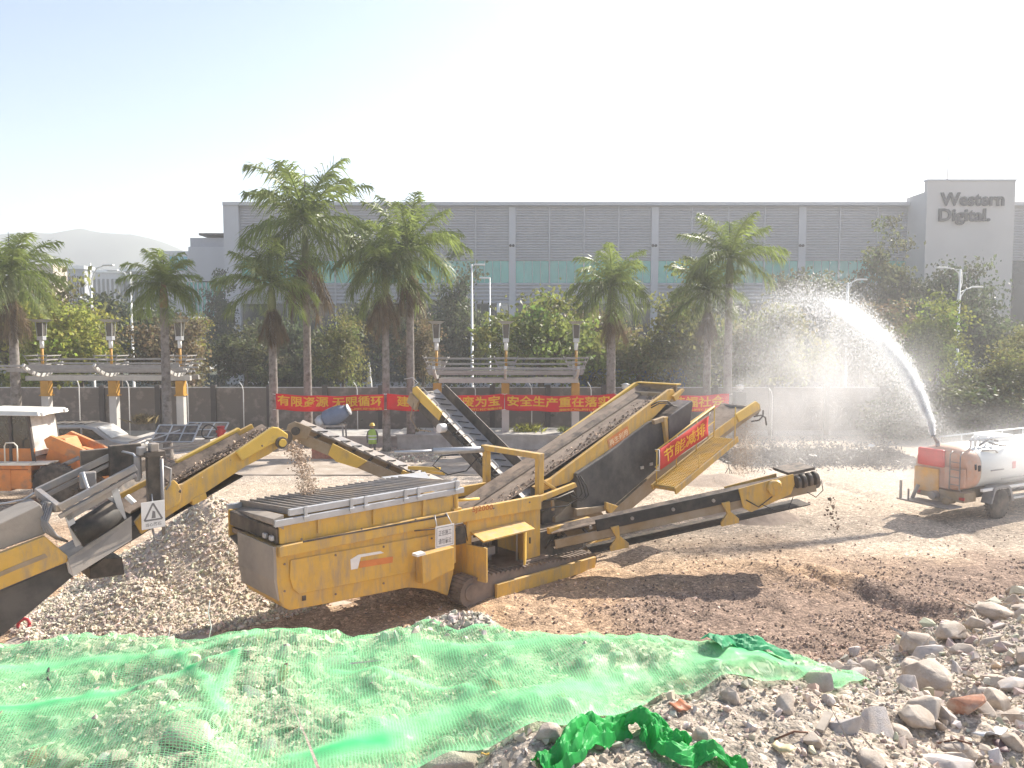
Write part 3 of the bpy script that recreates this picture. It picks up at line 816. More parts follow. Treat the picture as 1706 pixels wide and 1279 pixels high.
TREES = [
 (20, 450, 0, 54, 165, 'olive', 0, 'olive tree behind the leftmost palm', 1.15),
 (88, 478, 0, 50, 135, 'yellowgreen', 1, 'bright yellow-green tree under the leftmost palm crown', .95),
 (135, 505, 0, 53, 90, 'brown', 3, 'thin brownish tree at the foot of the taller two-armed lamp', 1.1),
 (195, 470, 0, 66, 130, 'dark', 2, 'dark tree between the two two-armed street lamps', 1.0),
 (285, 505, 0, 52, 105, 'brown', 1, 'red-brown tree behind the palm with orange boots', 1.1),
 (318, 530, 0, 55, 60, 'yellowgreen', 3, 'small yellow-green tree right of the palm with orange boots', 1.1),
 (362, 480, 0, 84, 60, 'dark', 4, 'dark tree under the canopy of the grey office block', 1.3),
 (410, 540, 0, 60, 95, 'darkolive', 0, 'dark olive tree left of the short leafy palm', .9),
 (480, 500, 0, 64, 120, 'dark', 1, 'dark tree behind the tall palm', 1.2),
 (572, 528, 0, 50, 92, 'olive', 3, 'staked olive tree between the tall palm and the palm pair', 1.1),
 (640, 480, 0, 66, 110, 'dark', 2, 'dark tree behind the palm pair', 1.1),
 (745, 462, 0, 68, 105, 'dark', 4, 'dark tree left of the straight white lamp pole', 1.2),
 (705, 535, 0, 50, 75, 'brown', 3, 'thin brown-leaved tree right of the palm pair', 1.2),
 (822, 505, 0, 68, 75, 'dark', 1, 'dark tree behind the white mast', 1.2),
 (902, 486, 0, 50, 155, 'green', 0, 'full light green tree right of the white mast', .95),
 (985, 500, 0, 54, 110, 'brown', 2, 'brownish tree just left of the middle palm', 1.0),
 (1065, 540, 0, 51, 110, 'olive', 1, 'olive tree right of the middle palm trunk', 1.0),
 (1130, 488, 0, 53, 130, 'olive', 4, 'tall olive tree left of the palm pair on the right', 1.0),
 (1195, 500, 0, 66, 120, 'dark', 0, 'dark tree behind the palm pair on the right', 1.3),
 (1275, 482, 0, 50, 130, 'olive', 2, 'olive tree seen through the falling spray', 1.25),
 (1340, 432, 0, 76, 120, 'darkolive', 1, 'dark olive tree above the arc of spray, left of the single-armed lamp', 1.0),
 (1405, 470, 0, 72, 110, 'dark', 2, 'dark tree behind the single-armed lamp', 1.2),
 (1468, 412, 0, 76, 92, 'darkolive', 4, 'tall dark tree left of the sign tower', 1.3),
 (1440, 500, 0, 60, 90, 'brown', 0, 'brown-green tree behind the middle of the water jet', 1.0),
 (1572, 436, 0, 74, 100, 'dark', 0, 'dark tree against the sign tower', 1.3),
 (1512, 480, 0, 70, 70, 'dark', 1, 'small dark tree at the foot of the sign tower corner', 1.2),
 (1560, 503, 0, 50, 120, 'green', 3, 'light green young tree at the two-armed lamp below the sign tower', 1.05),
 (1652, 500, 0, 70, 120, 'dark', 2, 'dark tree right of the two-armed lamp below the sign tower', .9),
 (1712, 515, 0, 50, 90, 'olive', 1, 'olive tree at the right edge of the photo', 1.3),
 (1640, 600, 0, 46, 150, 'darkolive', 2, 'broad dark shrub above the water tank', .75),
 (1520, 640, 0, 46, 110, 'darkolive', 0, 'dusty shrub behind the nozzle of the water truck', .8),
 (1700, 585, 0, 45.6, 100, 'olive', 3, 'dusty olive shrub at the right edge above the tank', .9),
]
for T_ in TREES:
    tree(*T_)
# dark hedge at the factory foot: one clipped mass, with leaves of its own
rg = np.random.RandomState(5)
def hedge(x0, x1, y, h, label, kind='hedge', n=9000, leaf=.34):
    x = rg.uniform(x0, x1, n); t = rg.uniform(0, 1, n)**.7
    top = h*(1+.28*vnoise(x, x*0, .22, 3, 31))
    cen = np.stack([x, y+rg.normal(0, .7, n), top*t], 1)
    d = rg.normal(size=(n,3)); d /= np.linalg.norm(d,axis=1)[:,None]; u = np.cross(d, rg.normal(size=(n,3))); u /= np.linalg.norm(u,axis=1)[:,None]
    s = leaf*rg.uniform(.6,1.4,n)[:,None]
    v = np.stack([cen, cen+d*s*.5+u*s*.35, cen+d*s, cen+d*s*.5-u*s*.35],1).reshape(-1,3)
    o = link_mesh('hedge', fast_mesh('hedge', v, np.arange(n*4).reshape(n,4), False, np.repeat(rg.uniform(.7,1.25,n)[:,None]*np.ones(3),4,0)), LM_[kind])
    tag(o, label, 'hedge')
hedge(-48, 16, 80, 5.2, 'long dark hedge at the foot of the factory glass')
hedge(16, 75, 79, 6.2, 'dark hedge below the sign tower')
hedge(-62, 62, 48.6, 1.6, 'low dark hedge right behind the fence', n=9000, leaf=.22)

# ------------------------------------------------------------------ palms
M['palm_leaf'] = mat('palm_leaflets', (.17,.215,.055), .42, var=.3, scale=.9, transl=.48, attr=True, spec=.5)
M['palm_dead'] = mat('dead_fronds', (.17,.12,.065), .8, var=.3, scale=1.2, transl=.25, attr=True)
M['palm_trunk'] = mat('palm_trunk', (.27,.245,.22), .9, var=.2, scale=2, col2=(.13,.11,.095), amt2=.4, scale2=4, bump=.4, bscale=9)
M['palm_sheath'] = mat('palm_sheath', (.13,.15,.06), .55, var=.25, scale=1.5)
M['palm_boot'] = mat('palm_boot', (.26,.14,.07), .8, var=.25, scale=2)
def fronds(seed, n, L, e0, e1, droop, dead=False, per=56, leafl=1.10, tintr=(.75,1.35)):
    rg = np.random.RandomState(seed)
    V, F_, C_ = [], [], []
    b = 0
    for i in range(n):
        az = 2.39996*i+rg.uniform(-.25,.25); q = (i+.5)/n
        el = e0+(e1-e0)*q+rg.uniform(-.12,.12)
        Lf = L*rg.uniform(.85,1.08)
        m = per; s = np.linspace(0, 1, m+1)
        dr = droop*rg.uniform(.8,1.25)*(1.0 if el > -.4 else .45)
        ang = el - dr*s**1.5
        ds = Lf/m
        r = np.concatenate([[0], np.cumsum(np.cos(ang[:-1])*ds)]); z = np.concatenate([[0], np.cumsum(np.sin(ang[:-1])*ds)])
        tw = rg.uniform(-.5,.5)
        lat = rg.uniform(-.12,.12)*s**2*Lf
        ca, sa = math.cos(az), math.sin(az)
        P = np.stack([r*ca-lat*sa, r*sa+lat*ca, z], 1)
        tan = np.gradient(P, axis=0); tan /= np.linalg.norm(tan,axis=1)[:,None]
        side0 = np.array([-sa, ca, 0]); up = np.cross(tan, side0); up /= np.linalg.norm(up,axis=1)[:,None]; side = np.cross(up, tan)
        ti = rg.uniform(*tintr)
        # rachis, a thin three-sided rod
        w = (.045*(1-.8*s))[:,None]
        R0, R1, R2 = P+side*w, P-side*w, P-up*w*1.2
        vs = np.stack([R0,R1,R2],1).reshape(-1,3)
        fs = [(b+j*3+k, b+j*3+(k+1)%3, b+j*3+3+(k+1)%3, b+j*3+3+k) for j in range(m) for k in range(3)]
        V.append(vs); F_ += fs; C_.append(np.full((len(vs),3), ti*1.3)); b += len(vs)
        js = np.arange(4, m+1)
        for sg in (-1, 1):
            ss = s[js]
            ll = leafl*np.sin(np.pi*np.clip(.10+.86*ss,0,1))**.7*rg.uniform(.6,1.2,len(js))
            lift = rg.uniform(-.55,1.0,len(js))
            c_, s_ = math.cos(tw*.6), math.sin(tw*.6)
            dirv = side[js]*sg*rg.uniform(.55,.95,len(js))[:,None] + tan[js]*(rg.uniform(.3,.75,len(js))[:,None]+.35*ss[:,None]) + up[js]*(lift*.55)[:,None]
            dirv /= np.linalg.norm(dirv,axis=1)[:,None]
            wd = tan[js]*.027*(1+.2*sg)+up[js]*.012
            p0 = P[js]; p1 = p0+dirv*ll[:,None]*.5; p2 = p0+dirv*ll[:,None]
            p1[:,2] -= ll*.07; p2[:,2] -= ll*rg.uniform(.25,.85,len(js))
            vs = np.stack([p0-wd*.6, p0+wd*.6, p1-wd, p1+wd, p2-wd*.12, p2+wd*.12],1).reshape(-1,3)
            k = len(js)
            base = b+np.arange(k)*6
            F_ += [(q_, q_+1, q_+3, q_+2) for q_ in base]+[(q_+2, q_+3, q_+5, q_+4) for q_ in base]
            V.append(vs); C_.append(np.repeat((ti*rg.uniform(.8,1.2,k))[:,None]*np.ones(3),6,0)); b += len(vs)
    return fast_mesh('crown', np.concatenate(V), F_, False, np.concatenate(C_))
_pc = [fronds(11, 22, 3.1, 1.45, -.75, 1.0), fronds(12, 24, 3.0, 1.5, -.85, 1.15), fronds(13, 20, 3.3, 1.5, -.6, .9)]
_pd = [fronds(21, 7, 2.7, -.75, -1.25, .45, True, tintr=(.7,1.1)), fronds(22, 9, 2.6, -.9, -1.35, .3, True, tintr=(.6,1.0))]
for m_ in _pc: m_.materials.append(M['palm_leaf'])
for m_ in _pd: m_.materials.append(M['palm_dead'])
def palm(u, vheart, vbase, Y, wpx, label, var=0, dead=0, lean=0., r=.22, rot=None, tint=None, boots=False, hs=1.0):
    """vheart: row where the fronds spring, wpx: crown width in photo pixels"""
    p = at(u, vheart, Y); zb = hz(p.x, Y) if Y < 44 else 0
    t = thing('palm_tree', label, 'palm tree', (p.x, Y, 0), rnd.uniform(0,6.28) if rot is None else rot, 'palm trees along the fence')
    h = p.z; s = wpx/1280*Y/4.85
    sh = 1.7*s                                     # green shaft below the crown
    mb = MB()
    n = 14; P, rs = [], []
    for i in range(n+1):
        q = i/n; z = -.3+(h-sh+.3)*q
        P.append((lean*q*q, 0, z)); rs.append(r*.80*(1.25-.30*q)+(.10*r if i == 0 else 0)+.01*(i % 2))
    mb.tube(P, rs, 12); mb.build('trunk', M['palm_trunk'], t)
    mb = MB(); mb.tube([(lean,0,h-sh-.02),(lean,0,h-sh*.75),(lean,0,h-sh*.3),(lean,0,h+.1)], [r*.76, r*.92, r*.66, r*.3], 12); mb.build('crownshaft', M['palm_boot' if boots else 'palm_sheath'], t)
    c = bpy.data.objects.new('crown', _pc[var]); COL.objects.link(c); c.parent = t; c.location = (lean,0,h-.1); c.scale = (s,s,s*hs)
    if dead:
        d = bpy.data.objects.new('dead_fronds', _pd[dead-1]); COL.objects.link(d); d.parent = t; d.location = (lean,0,h-sh*.75); d.scale = (s*.62,s*.62,s*.95)
    mb = MB(); mb.tube([(lean,0,h),(lean+.03,0,h+1.1*s),(lean+.05,0,h+2.1*s)], [.05,.035,.01], 5); mb.build('spear_leaf', M['palm_leaf'], t)
    return t
palm(18, 452, 730, 42.0, 150, 'leftmost palm, cut by the photo edge', 0, 1, r=.27)
palm(272, 470, 745, 37.5, 118, 'palm with orange leaf boots standing in the scrap pile', 1, 0, r=.24, boots=True)
palm(452, 470, 735, 40.5, 138, 'short palm with a skirt of brown fronds left of the tall palm', 2, 2, r=.25)
palm(508, 368, 720, 42.0, 195, 'tallest palm, its crown well above the factory roof', 0, 1, r=.24, hs=1.1)
palm(641, 440, 735, 40.5, 150, 'left palm of the pair behind the steep dark conveyor', 1, 1, r=.22)
palm(682, 408, 730, 41.5, 150, 'right palm of the pair behind the steep dark conveyor, reaching over the roof', 2, 1, r=.24, hs=1.05)
palm(1019, 472, 690, 42.5, 130, 'palm alone behind the main conveyor, crown below the roof line', 1, 1, r=.29)
palm(1180, 478, 690, 44.0, 120, 'lower palm of the pair on the right with ragged brownish fronds', 0, 2, r=.24)
palm(1216, 425, 690, 43.0, 132, 'taller palm of the pair on the right, bright crown touching the roof line', 2, 0, r=.26)

# low plants in the planter
def tuft(u, v, Y, w, h, label, kind, seed, n=260):
    rg = np.random.RandomState(seed)
    p = at(u, v, Y)
    x = rg.normal(0, w*.4, n); y = rg.normal(0, .25, n); z0 = np.zeros(n)
    d = np.stack([rg.normal(0,.35,n), rg.normal(0,.35,n), np.ones(n)],1); d /= np.linalg.norm(d,axis=1)[:,None]
    s = h*rg.uniform(.5,1.2,n)[:,None]; a = np.stack([x,y,z0],1); wv = np.stack([np.cos(x*40),np.sin(x*40),x*0],1)*.028
    tip = a+d*s; mid = a+d*s*.55; tip[:,:2] += d[:,:2]*s*.4; tip[:,2] -= s[:,0]*.12
    vv = np.stack([a-wv*.6,a+wv*.6,mid+wv,tip],1).reshape(-1,3)
    o = link_mesh('plant', fast_mesh('plant', vv, np.arange(n*4).reshape(n,4), False, np.repeat(rg.uniform(.7,1.3,n)[:,None]*np.ones(3),4,0)), LM_[kind])
    o.location = p; tag(o, label, 'plant')
tuft(880, 722, 42.6, .9, .65, 'pale yellow-green grass tuft in the planter between two marble columns', 'yellowgreen', 3)
tuft(940, 722, 42.6, .35, .45, 'small green tuft near the last marble column', 'green', 4, 110)
tuft(240, 705, 41.4, .7, .6, 'scrubby plant in the planter behind the scrap pile', 'brown', 5)
tuft(690, 725, 42.6, .5, .5, 'dry plant between palm trunk and marble column', 'brown', 6, 140)
# ------------------------------------------------------------------ stones
def hull_arrays(seed, n=14, flat=.75):
    rr = random.Random(seed); bm = bmesh.new()
    for _ in range(n):
        d = Vector((rr.gauss(0,1), rr.gauss(0,1), rr.gauss(0,1))).normalized()*rr.uniform(.8,1.05)
        bm.verts.new((d.x*rr.uniform(.9,1.15), d.y*.85, d.z*flat))
    r = bmesh.ops.convex_hull(bm, input=bm.verts)
    bmesh.ops.delete(bm, geom=[g for g in r['geom_interior'] if isinstance(g, bmesh.types.BMVert)], context='VERTS')
    bmesh.ops.triangulate(bm, faces=bm.faces); bm.verts.index_update()
    v = np.array([tuple(q.co) for q in bm.verts]); f = np.array([[q.index for q in p.verts] for p in bm.faces]); bm.free()
    return v, f
_small = [hull_arrays(s, 8 if s % 2 else 10) for s in range(8)]
def scatter(name, pos, size, m, seed=0, tint=None, squash=1.0, parent=None):
    """many small stones as ONE mesh (gravel nobody could count)"""
    rg = np.random.RandomState(seed); pos = np.asarray(pos); n = len(pos); size = np.broadcast_to(size, (n,))
    V, F_, C_ = [], [], []; b = 0
    which = rg.randint(0, len(_small), n)
    for k_ in range(len(_small)):
        idx = np.where(which == k_)[0]
        if not len(idx): continue
        v, f = _small[k_]
        q = rg.normal(size=(len(idx),4)); q /= np.linalg.norm(q,axis=1)[:,None]
        w,x,y,z = q.T
        Rm = np.stack([np.stack([1-2*(y*y+z*z),2*(x*y-z*w),2*(x*z+y*w)],1),np.stack([2*(x*y+z*w),1-2*(x*x+z*z),2*(y*z-x*w)],1),np.stack([2*(x*z-y*w),2*(y*z+x*w),1-2*(x*x+y*y)],1)],1)
        p = np.einsum('nij,vj->nvi', Rm, v)*size[idx][:,None,None]*.5
        p[:,:,2] *= squash
        p += pos[idx][:,None,:]
        V.append(p.reshape(-1,3)); F_.append((f[None]+ (np.arange(len(idx))*len(v))[:,None,None]).reshape(-1,3)+b); b += len(idx)*len(v)
        c = rg.uniform(.65,1.3,(len(idx),1))*(1+rg.normal(0,.05,(len(idx),3))) if tint is None else tint[idx]
        C_.append(np.repeat(c, len(v), 0))
    return link_mesh(name, fast_mesh(name, np.concatenate(V), np.concatenate(F_), False, np.concatenate(C_)), m, parent)
M['gravel'] = mat('crushed_stone', (.60,.53,.43), .95, var=.15, scale=8, bump=.3, attr=True)
M['gravel_dark'] = mat('dark_crushed_stone', (.36,.265,.21), .9, var=.2, scale=8, attr=True)
M['sand'] = mat('crushed_sand', (.36,.28,.22), .98, var=.15, scale=6, bump=.5, bscale=40)
M['dirt_fall'] = mat('falling_dirt', (.36,.27,.20), .95, attr=True)

# ------------------------------------------------------------------ tracked screening plant (local x along the machine, y away from the camera)
Y_ = M['yellow']
plant = thing('screening_plant', 'big yellow tracked screening plant with barred hopper, black screen box and side conveyors', 'screening plant', (*PLANT_O, 0), AXROT)
PINV = (T(*PLANT_O, 0) @ RZ(AXROT)).inverted()
def P2(pts, w): return mpl(pts, w)
def poly(name, pts, w0, w1, m, parent=None, bevel=.012, wref=None):
    return MB().prism(P2(pts, w0 if wref is None else wref), w0, w1).build(name, m, plant if parent is None else parent, bevel)
# hopper body
hop = poly('hopper', [(458,912),(460,971),(465,1000),(473,1012),(483,1017),(555,1004),(640,987),(680,979),(708,981),(730,986),(746,993),(752,970),(756,953),(760,868)], 0., 1.57, Y_, bevel=.025)
poly('panel', [(484,933),(483,962),(488,980),(499,990),(640,962),(760,938),(759,884)], -.035, -.003, Y_, hop, .012)
poly('end_plate', [(455,911),(457,969),(463,1001),(466,1001),(462,969),(460,912)], -.02, 1.55, M['dust_plate'], hop, .01)
poly('decal', [(584,932),(597,924),(634,918),(640,921),(601,928),(596,947),(585,949)], -.043, -.036, M['white_sign'], hop, 0)
poly('decal', [(600,935),(655,927),(654,937),(599,946)], -.043, -.036, M['orange_label'], hop, 0)
poly('latch', [(504,993),(510,992),(510,1000),(504,1001)], -.02, -.002, M['dark_steel'], hop, 0)
poly('tool_box', [(703,925),(757,911),(757,948),(705,974)], -.30, -.04, Y_, hop, .015)
poly('box_lid', [(695,924),(709,920),(709,924),(695,928)], -.38, -.2, M['white_paint'], hop, 0)
# upper walls
s0, zt0 = mp(466, 871, 0); s1, zt1 = mp(755, 824, 0)
MB().prism(P2([(466,873),(755,826),(757,860),(467,907)], .03), .03, .09).build('hopper_wall', Y_, hop, .01)
MB().box((s0, 2.28, 1.9), (s1, 2.34, 2.5)).build('hopper_wall', Y_, hop, .01)
MB().loft([(s0,1.5,1.7),(s1,1.5,1.7),(s1,1.56,1.7),(s0,1.56,1.7)], [(s0,2.28,1.95),(s1,2.28,1.95),(s1,2.34,1.95),(s0,2.34,1.95)]).build('hopper_flare', M['dust_plate'], hop)
MB().box((s0+.05, .12, 2.02), (s1, 2.27, 2.12)).build('hopper_load', M['belt_dusty'], hop)
MB().box((s0-.02, .1, 2.2), (s0+.25, 2.2, 2.5)).build('feed_mouth', M['dark_steel'], hop, .02)
for j, w in enumerate((.15, .42)): MB().box((s0-.1, w, 2.26), (s0-.03, w+.13, 2.36)).build('feed_roller', M['galv'], hop, .02)
for u in (530, 622, 705):
    poly('wall_rib', [(u,868-.163*(u-490)),(u+5,867-.163*(u-490)),(u+5,894-.163*(u-490)),(u,895-.163*(u-490))], -.02, .028, Y_, hop, .005)
poly('gap_shade_strip', [(505,901),(746,857),(746,860),(505,904)], -.112, -.102, M['dark_steel'], hop, 0)  # dark strip standing in for the shaded gap above the chassis
for u, v in ((475,940),(475,985),(560,925),(640,911),(720,897),(560,990),(640,972),(700,965),(500,897),(600,880),(690,865),(740,856),(820,846),(880,836)):
    q = mp(u, v, -.06); w_ = -.105 if v < 912-(u-466)*.17 else -.036
    MB().cyl((q[0], w_-.018, q[1]), (q[0], w_, q[1]), .022, 8).build('bolt', M['track_steel'], hop)
mb = MB(); pp = [(905,835),(930,829),(955,818),(962,830),(945,842),(920,845),(905,852)]
mb.tube([(*mp(u, v, -.02)[:1], -.02, mp(u, v, -.02)[1]) for u, v in pp], .022, 6); mb.build('hose', M['black_rubber'], hop)
mb = MB(); pp = [(690,884),(720,881),(770,871),(775,880),(778,900)]
mb.tube([(*mp(u, v, -.1)[:1], -.115, mp(u, v, -.1)[1]) for u, v in pp], .014, 6); mb.build('cable', M['black_rubber'], hop)
# grizzly rack
rack = MB(); sa, za = mp(489, 849, 0); sb, zb1 = mp(765, 800, 0)
ZG = 2.83
rack.box((sa-.1, -.03, ZG-.10), (sb, .05, ZG+.03)); rack.box((s0-.12, -.06, ZG-.26), (sb+.1, .02, ZG-.13))
rack.box((sa-.3, 2.32, ZG-.34), (sb, 2.40, ZG-.22))
rack = rack.build('rack_frame', M['galv'], hop, .012)
for i in range(24):
    s = sa+.02+(sb-sa-.08)*i/23
    mb = MB(); e = rnd.uniform(-.02, .02); ov = rnd.uniform(-.03,.06)
    mb.loft([(s,.05,ZG-.11),(s+.032,.05,ZG-.11),(s+.032,.05,ZG+.02),(s,.05,ZG+.02)], [(s+e,2.36+ov,ZG-.32),(s+e+.032,2.36+ov,ZG-.32),(s+e+.032,2.36+ov,ZG-.18),(s+e,2.36+ov,ZG-.18)])
    mb.build('grizzly_bar', M['grey_steel'], hop)
for u in (507, 583, 607, 673, 695, 758):
    q = mp(u, 846-.176*(u-489), 0)[0]
    mb = MB(); mb.box((q-.035, -.075, ZG-.24), (q+.035, -.035, ZG+.05)); mb.box((q-.06,-.1,ZG-.20),(q+.06,-.065,ZG-.14)); mb.build('bracket', M['galv'], hop, .008)
MB().loft([(s0-.14,-.02,ZG-.20),(s0+.14,2.30,ZG-.42),(s0+.14,2.30,ZG-.34),(s0-.14,-.02,ZG-.10)], [(s0+.08,-.02,ZG-.34),(s0+.36,2.30,ZG-.56),(s0+.36,2.30,ZG-.30),(s0+.08,-.02,ZG-.05)]).build('end_lip', M['dust_plate'], hop, .01)
# light grey chute plate behind the hopper
MB().loft([(sb-.15,1.5,2.42),(sb+.6,1.5,2.30),(sb+.6,1.5,2.33),(sb-.15,1.5,2.45)], [(sb-.1,3.0,2.52),(sb+1.3,3.0,2.48),(sb+1.3,3.0,2.51),(sb-.1,3.0,2.55)]).build('chute_plate', M['galv'], hop)
MB().prism([(sb+.02,2.3),(sb+.7,2.2),(sb+.95,2.62),(sb+.9,2.64)], 1.2, 1.24).build('chute_wing', M['galv'], hop)
# chassis
ch = poly('chassis', [(466,911),(700,863),(902,825),(902,848),(760,872),(700,882),(467,929)], -.10, .02, Y_, bevel=.012)
MB().box((mp(700,863,0)[0], 2.1, 1.9), (mp(902,830,0)[0], 2.2, 2.15)).build('far_rail', Y_, ch, .01)
mb = MB(frame((*[mp(787,856,-.105)[0], -.104, mp(787,856,-.105)[1]],), (mp(821,851,-.105)[0], -.104, mp(821,851,-.105)[1])))
L_ = mp(821,851,-.105)[0]-mp(787,856,-.105)[0]
text_in(mb, 'SJ2000', 0, L_, .0, .16, 0, .01); mb.build('lettering', M['red_ink'], ch, fix=False)
sj = mp(760, 845, 0)[0]
mb = MB(); mb.box((sj-.1,-.05,2.16),(sj+.12,.08,2.24)); mb.cyl((sj,0,2.2),(sj,0,2.75),.05,8); mb.box((sj-.07,-.06,2.62),(sj+.07,.06,2.67)); mb.build('jack_post', Y_, ch, .006)
mb = MB(); mb.tube([(sj+.1,.1,2.38),(sj+.9,.25,2.28)], .035, 6); mb.build('brace', M['yellow_clean'], ch)
# engine house
e0, e1 = mp(779, 900, 0)[0], mp(901, 900, 0)[0]
zb_e, zt_e = .55, 2.0
eng = MB()
eng.box((e0, .02, zt_e-.5), (e1-.22, .42, zt_e)); eng.box((e0, .02, zb_e), (e0+.14, 1.5, zt_e-.5)); eng.box((e1-.62, .02, zb_e), (e1, .18, zt_e)); eng.box((e1-.22,.18,zb_e),(e1,1.5,zt_e-.5)); eng.box((e0,.42,zt_e-.62),(e1,1.9,zt_e-.55))
eng.box((e0, .02, zb_e-.12), (e1, 1.5, zb_e))
eng = eng.build('engine_house', Y_, plant, .012)
MB().box((e0+.14, .95, zb_e), (e1-.62, 1.0, zt_e-.5)).build('engine_bay', M['dark_steel'], eng)
mb = MB(); mb.box((e0+.2,.15,zb_e+.75),(e0+.62,.3,zb_e+1.15)); mb.m = 1; mb.box((e0+.3,.14,zb_e+.85),(e0+.42,.149,zb_e+.98)); mb.box((e0+.47,.14,zb_e+.88),(e0+.57,.149,zb_e+1.0)); mb.build('control_panel', [M['white_sign'], M['ink']], eng, .006)
mb = MB(); mb.box((e0+.65,.2,zb_e+.3),(e0+1.05,.5,zb_e+.5)); mb.tube([(e0+.7,.3,zb_e+.5),(e0+.72,.3,zb_e+.62),(e0+.8,.3,zb_e+.5),(e0+.9,.3,zb_e+.62),(e0+.95,.3,zb_e+.5)], .022, 6); mb.box((e0+.7,.6,zb_e),(e0+1.3,.9,zb_e+.7)); mb.build('engine', M['grey_steel'], eng, .01)
mb = MB(); mb.cyl((e1-.75,.1,zb_e),(e1-.75,.1,zt_e-.5),.025,8); mb.build('gas_strut', M['galv'], eng)
def door(name, pin, pout, w, zb, zt, th, m):
    a = Vector((pin, 0.0, 0)); b = Vector((pout, w, 0)); d = (b-a).normalized(); nrm = Vector((-d.y, d.x, 0))*th
    q = [(a.x,a.y),(b.x,b.y),(b.x+nrm.x,b.y+nrm.y),(a.x+nrm.x,a.y+nrm.y)]
    return MB().loft([(x,y,zb) for x,y in q], [(x,y,zt) for x,y in q]).build(name, m, eng, .01)
dl = door('door', e0-.02, mp(810,955,-.55)[0], -.55, .52, 1.33, .06, Y_)
dr = door('door', e1-.58, mp(872,920,-.40)[0], -.40, .62, 1.48, .05, M['yellow_clean'])
mb = MB(); mb.box((e1-.63,-.24,1.05),(e1-.60,-.20,1.2)); mb.build('handle', M['ink'], dr)
aw0, aw1 = mp(787,890,-.2)[0], mp(879,876,-.2)[0]
MB().loft([(e0+.1,.0,zt_e-.42),(e1-.66,.0,zt_e-.42),(e1-.66,.03,zt_e-.39),(e0+.1,.03,zt_e-.39)], [(e0+.08,-.46,zt_e-.56),(e1-.68,-.46,zt_e-.56),(e1-.68,-.46,zt_e-.52),(e0+.08,-.46,zt_e-.52)]).build('hood_flap', Y_, eng, .006)
# brown filter box left of the engine house
poly('filter_block', [(752,880),(777,874),(777,905),(756,909)], .05, .4, M['dark_steel'], eng, .02)
# tracks
def track(w0, w1, guard):
    a, b = -.05, 4.15; r = .30; r2 = .17
    pts = [(a+r*math.cos(t), r+r*math.sin(t)) for t in np.linspace(math.pi/2, 1.5*math.pi, 12)]+[(b+r2*math.cos(t), r2+r2*math.sin(t)) for t in np.linspace(-math.pi/2, math.pi/2, 12)]
    tr = MB().prism(pts, w0, w1).build('track', M['track_steel'], plant, .01)
    mb = MB()
    for i in range(len(pts)):
        p, q = Vector((*pts[i],)), Vector((*pts[(i+1)%len(pts)],)); n = max(1, int((q-p).length/.15))
        for j in range(n):
            c = p.lerp(q, (j+.5)/n); d = (q-p).normalized(); no = Vector((d.y,-d.x))
            if no.dot(c-Vector(((a+b)/2, r))) < 0: no = -no
            A_ = c-d*.055; B_ = c+d*.055
            mb.prism([tuple(A_), tuple(B_), tuple(B_-d*.03+no*.045), tuple(A_+d*.01+no*.045)], w0-.015, w1+.015)
    mb.build('track_shoes', M['track_steel'], tr)
    MB().cyl((a, w0-.03, r), (a, w1+.03, r), .2, 16).build('sprocket', M['track_steel'], tr, .01)
    if guard: MB().prism([(.62,.02),(4.15,-.03),(4.2,.30),(.62,.36)], w0-.14, w0-.05).build('side_guard', Y_, tr, .015)
track(-.30, .16, True); track(1.75, 2.2, False)
MB().box((.1, -.1, .5), (e1+.2, 2.1, .57)).build('deck', M['track_steel'], plant, .01)
MB().box((e1, .1, .42), (4.3, 2.0, 1.15)).build('undercarriage', M['dark_steel'], plant, .02)
mb = MB()
for j in range(7):
    s = e1+.1+j*.22; mb.tube([(s,-.05,.75+.05*(j%3)),(s+.25,-.02+.08*(j%2),.95),(s+.5,0,.8+.08*(j%2))], .028, 6)
mb.build('hose_bank', M['black_rubber'], plant)
poly('yellow_bracket', [(980,908),(1004,895),(1016,890),(1020,905),(1023,912),(1000,913),(988,904)], .1, .2, Y_)
poly('skid_plate', [(965,932),(990,910),(1003,918),(972,938)], .05, .3, M['brown_steel'])
# main conveyor
nb = [(889,811),(920,796),(1116,648),(1122,648),(1126,657),(1083,702),(1010,755),(961,791),(949,803),(901,819)]
mc = poly('main_conveyor', nb, .42, .52, Y_, bevel=.012)
fb = [(768,842),(880,766),(1060,637),(1067,641),(1066,649),(880,783),(790,846)]
poly('side_beam', fb, 1.90, 2.0, M['yellow_clean'], mc)
b0 = (1.05, 1.55); b1 = (9.15, 4.42)
mb = MB(frame((b0[0],1.2,b0[1]), (b1[0],1.2,b1[1])))
Lb = math.hypot(b1[0]-b0[0], b1[1]-b0[1])
def troughbelt(mb, L, w, drop=.10, th=.02):
    q = [(-w/2, drop), (-w*.22, 0), (w*.22, 0), (w/2, drop)]
    for (a, za), (b, zb) in zip(q[:-1], q[1:]):
        mb.add([(0,a,za),(L,a,za),(L,b,zb),(0,b,zb),(0,a,za-th),(L,a,za-th),(L,b,zb-th),(0,b,zb-th)], [(0,1,2,3),(4,7,6,5),(0,4,5,1),(2,6,7,3),(1,5,6,2),(0,3,7,4)])
troughbelt(mb, Lb, 1.36, .16); mb.build('belt', M['belt_dusty'], mc, fix=False)
mb = MB(frame((b0[0],1.2,b0[1]), (b1[0],1.2,b1[1]))); mb.add([(0,.32,.06),(Lb,.32,.06),(Lb,.70,.12),(0,.70,.12)], [(0,1,2,3)]); mb.add([(.4,.28,.03),(Lb,.28,.03),(Lb,.33,.075),(.4,.33,.075)], [(0,1,2,3)])
mb.build('skirt_rubber', M['belt'], mc, fix=False)
mb = MB()
mb.prism(P2([(1066,646),(1110,654)], 1.2)+[], 0, 0) if False else None
hs_, hz_ = b1
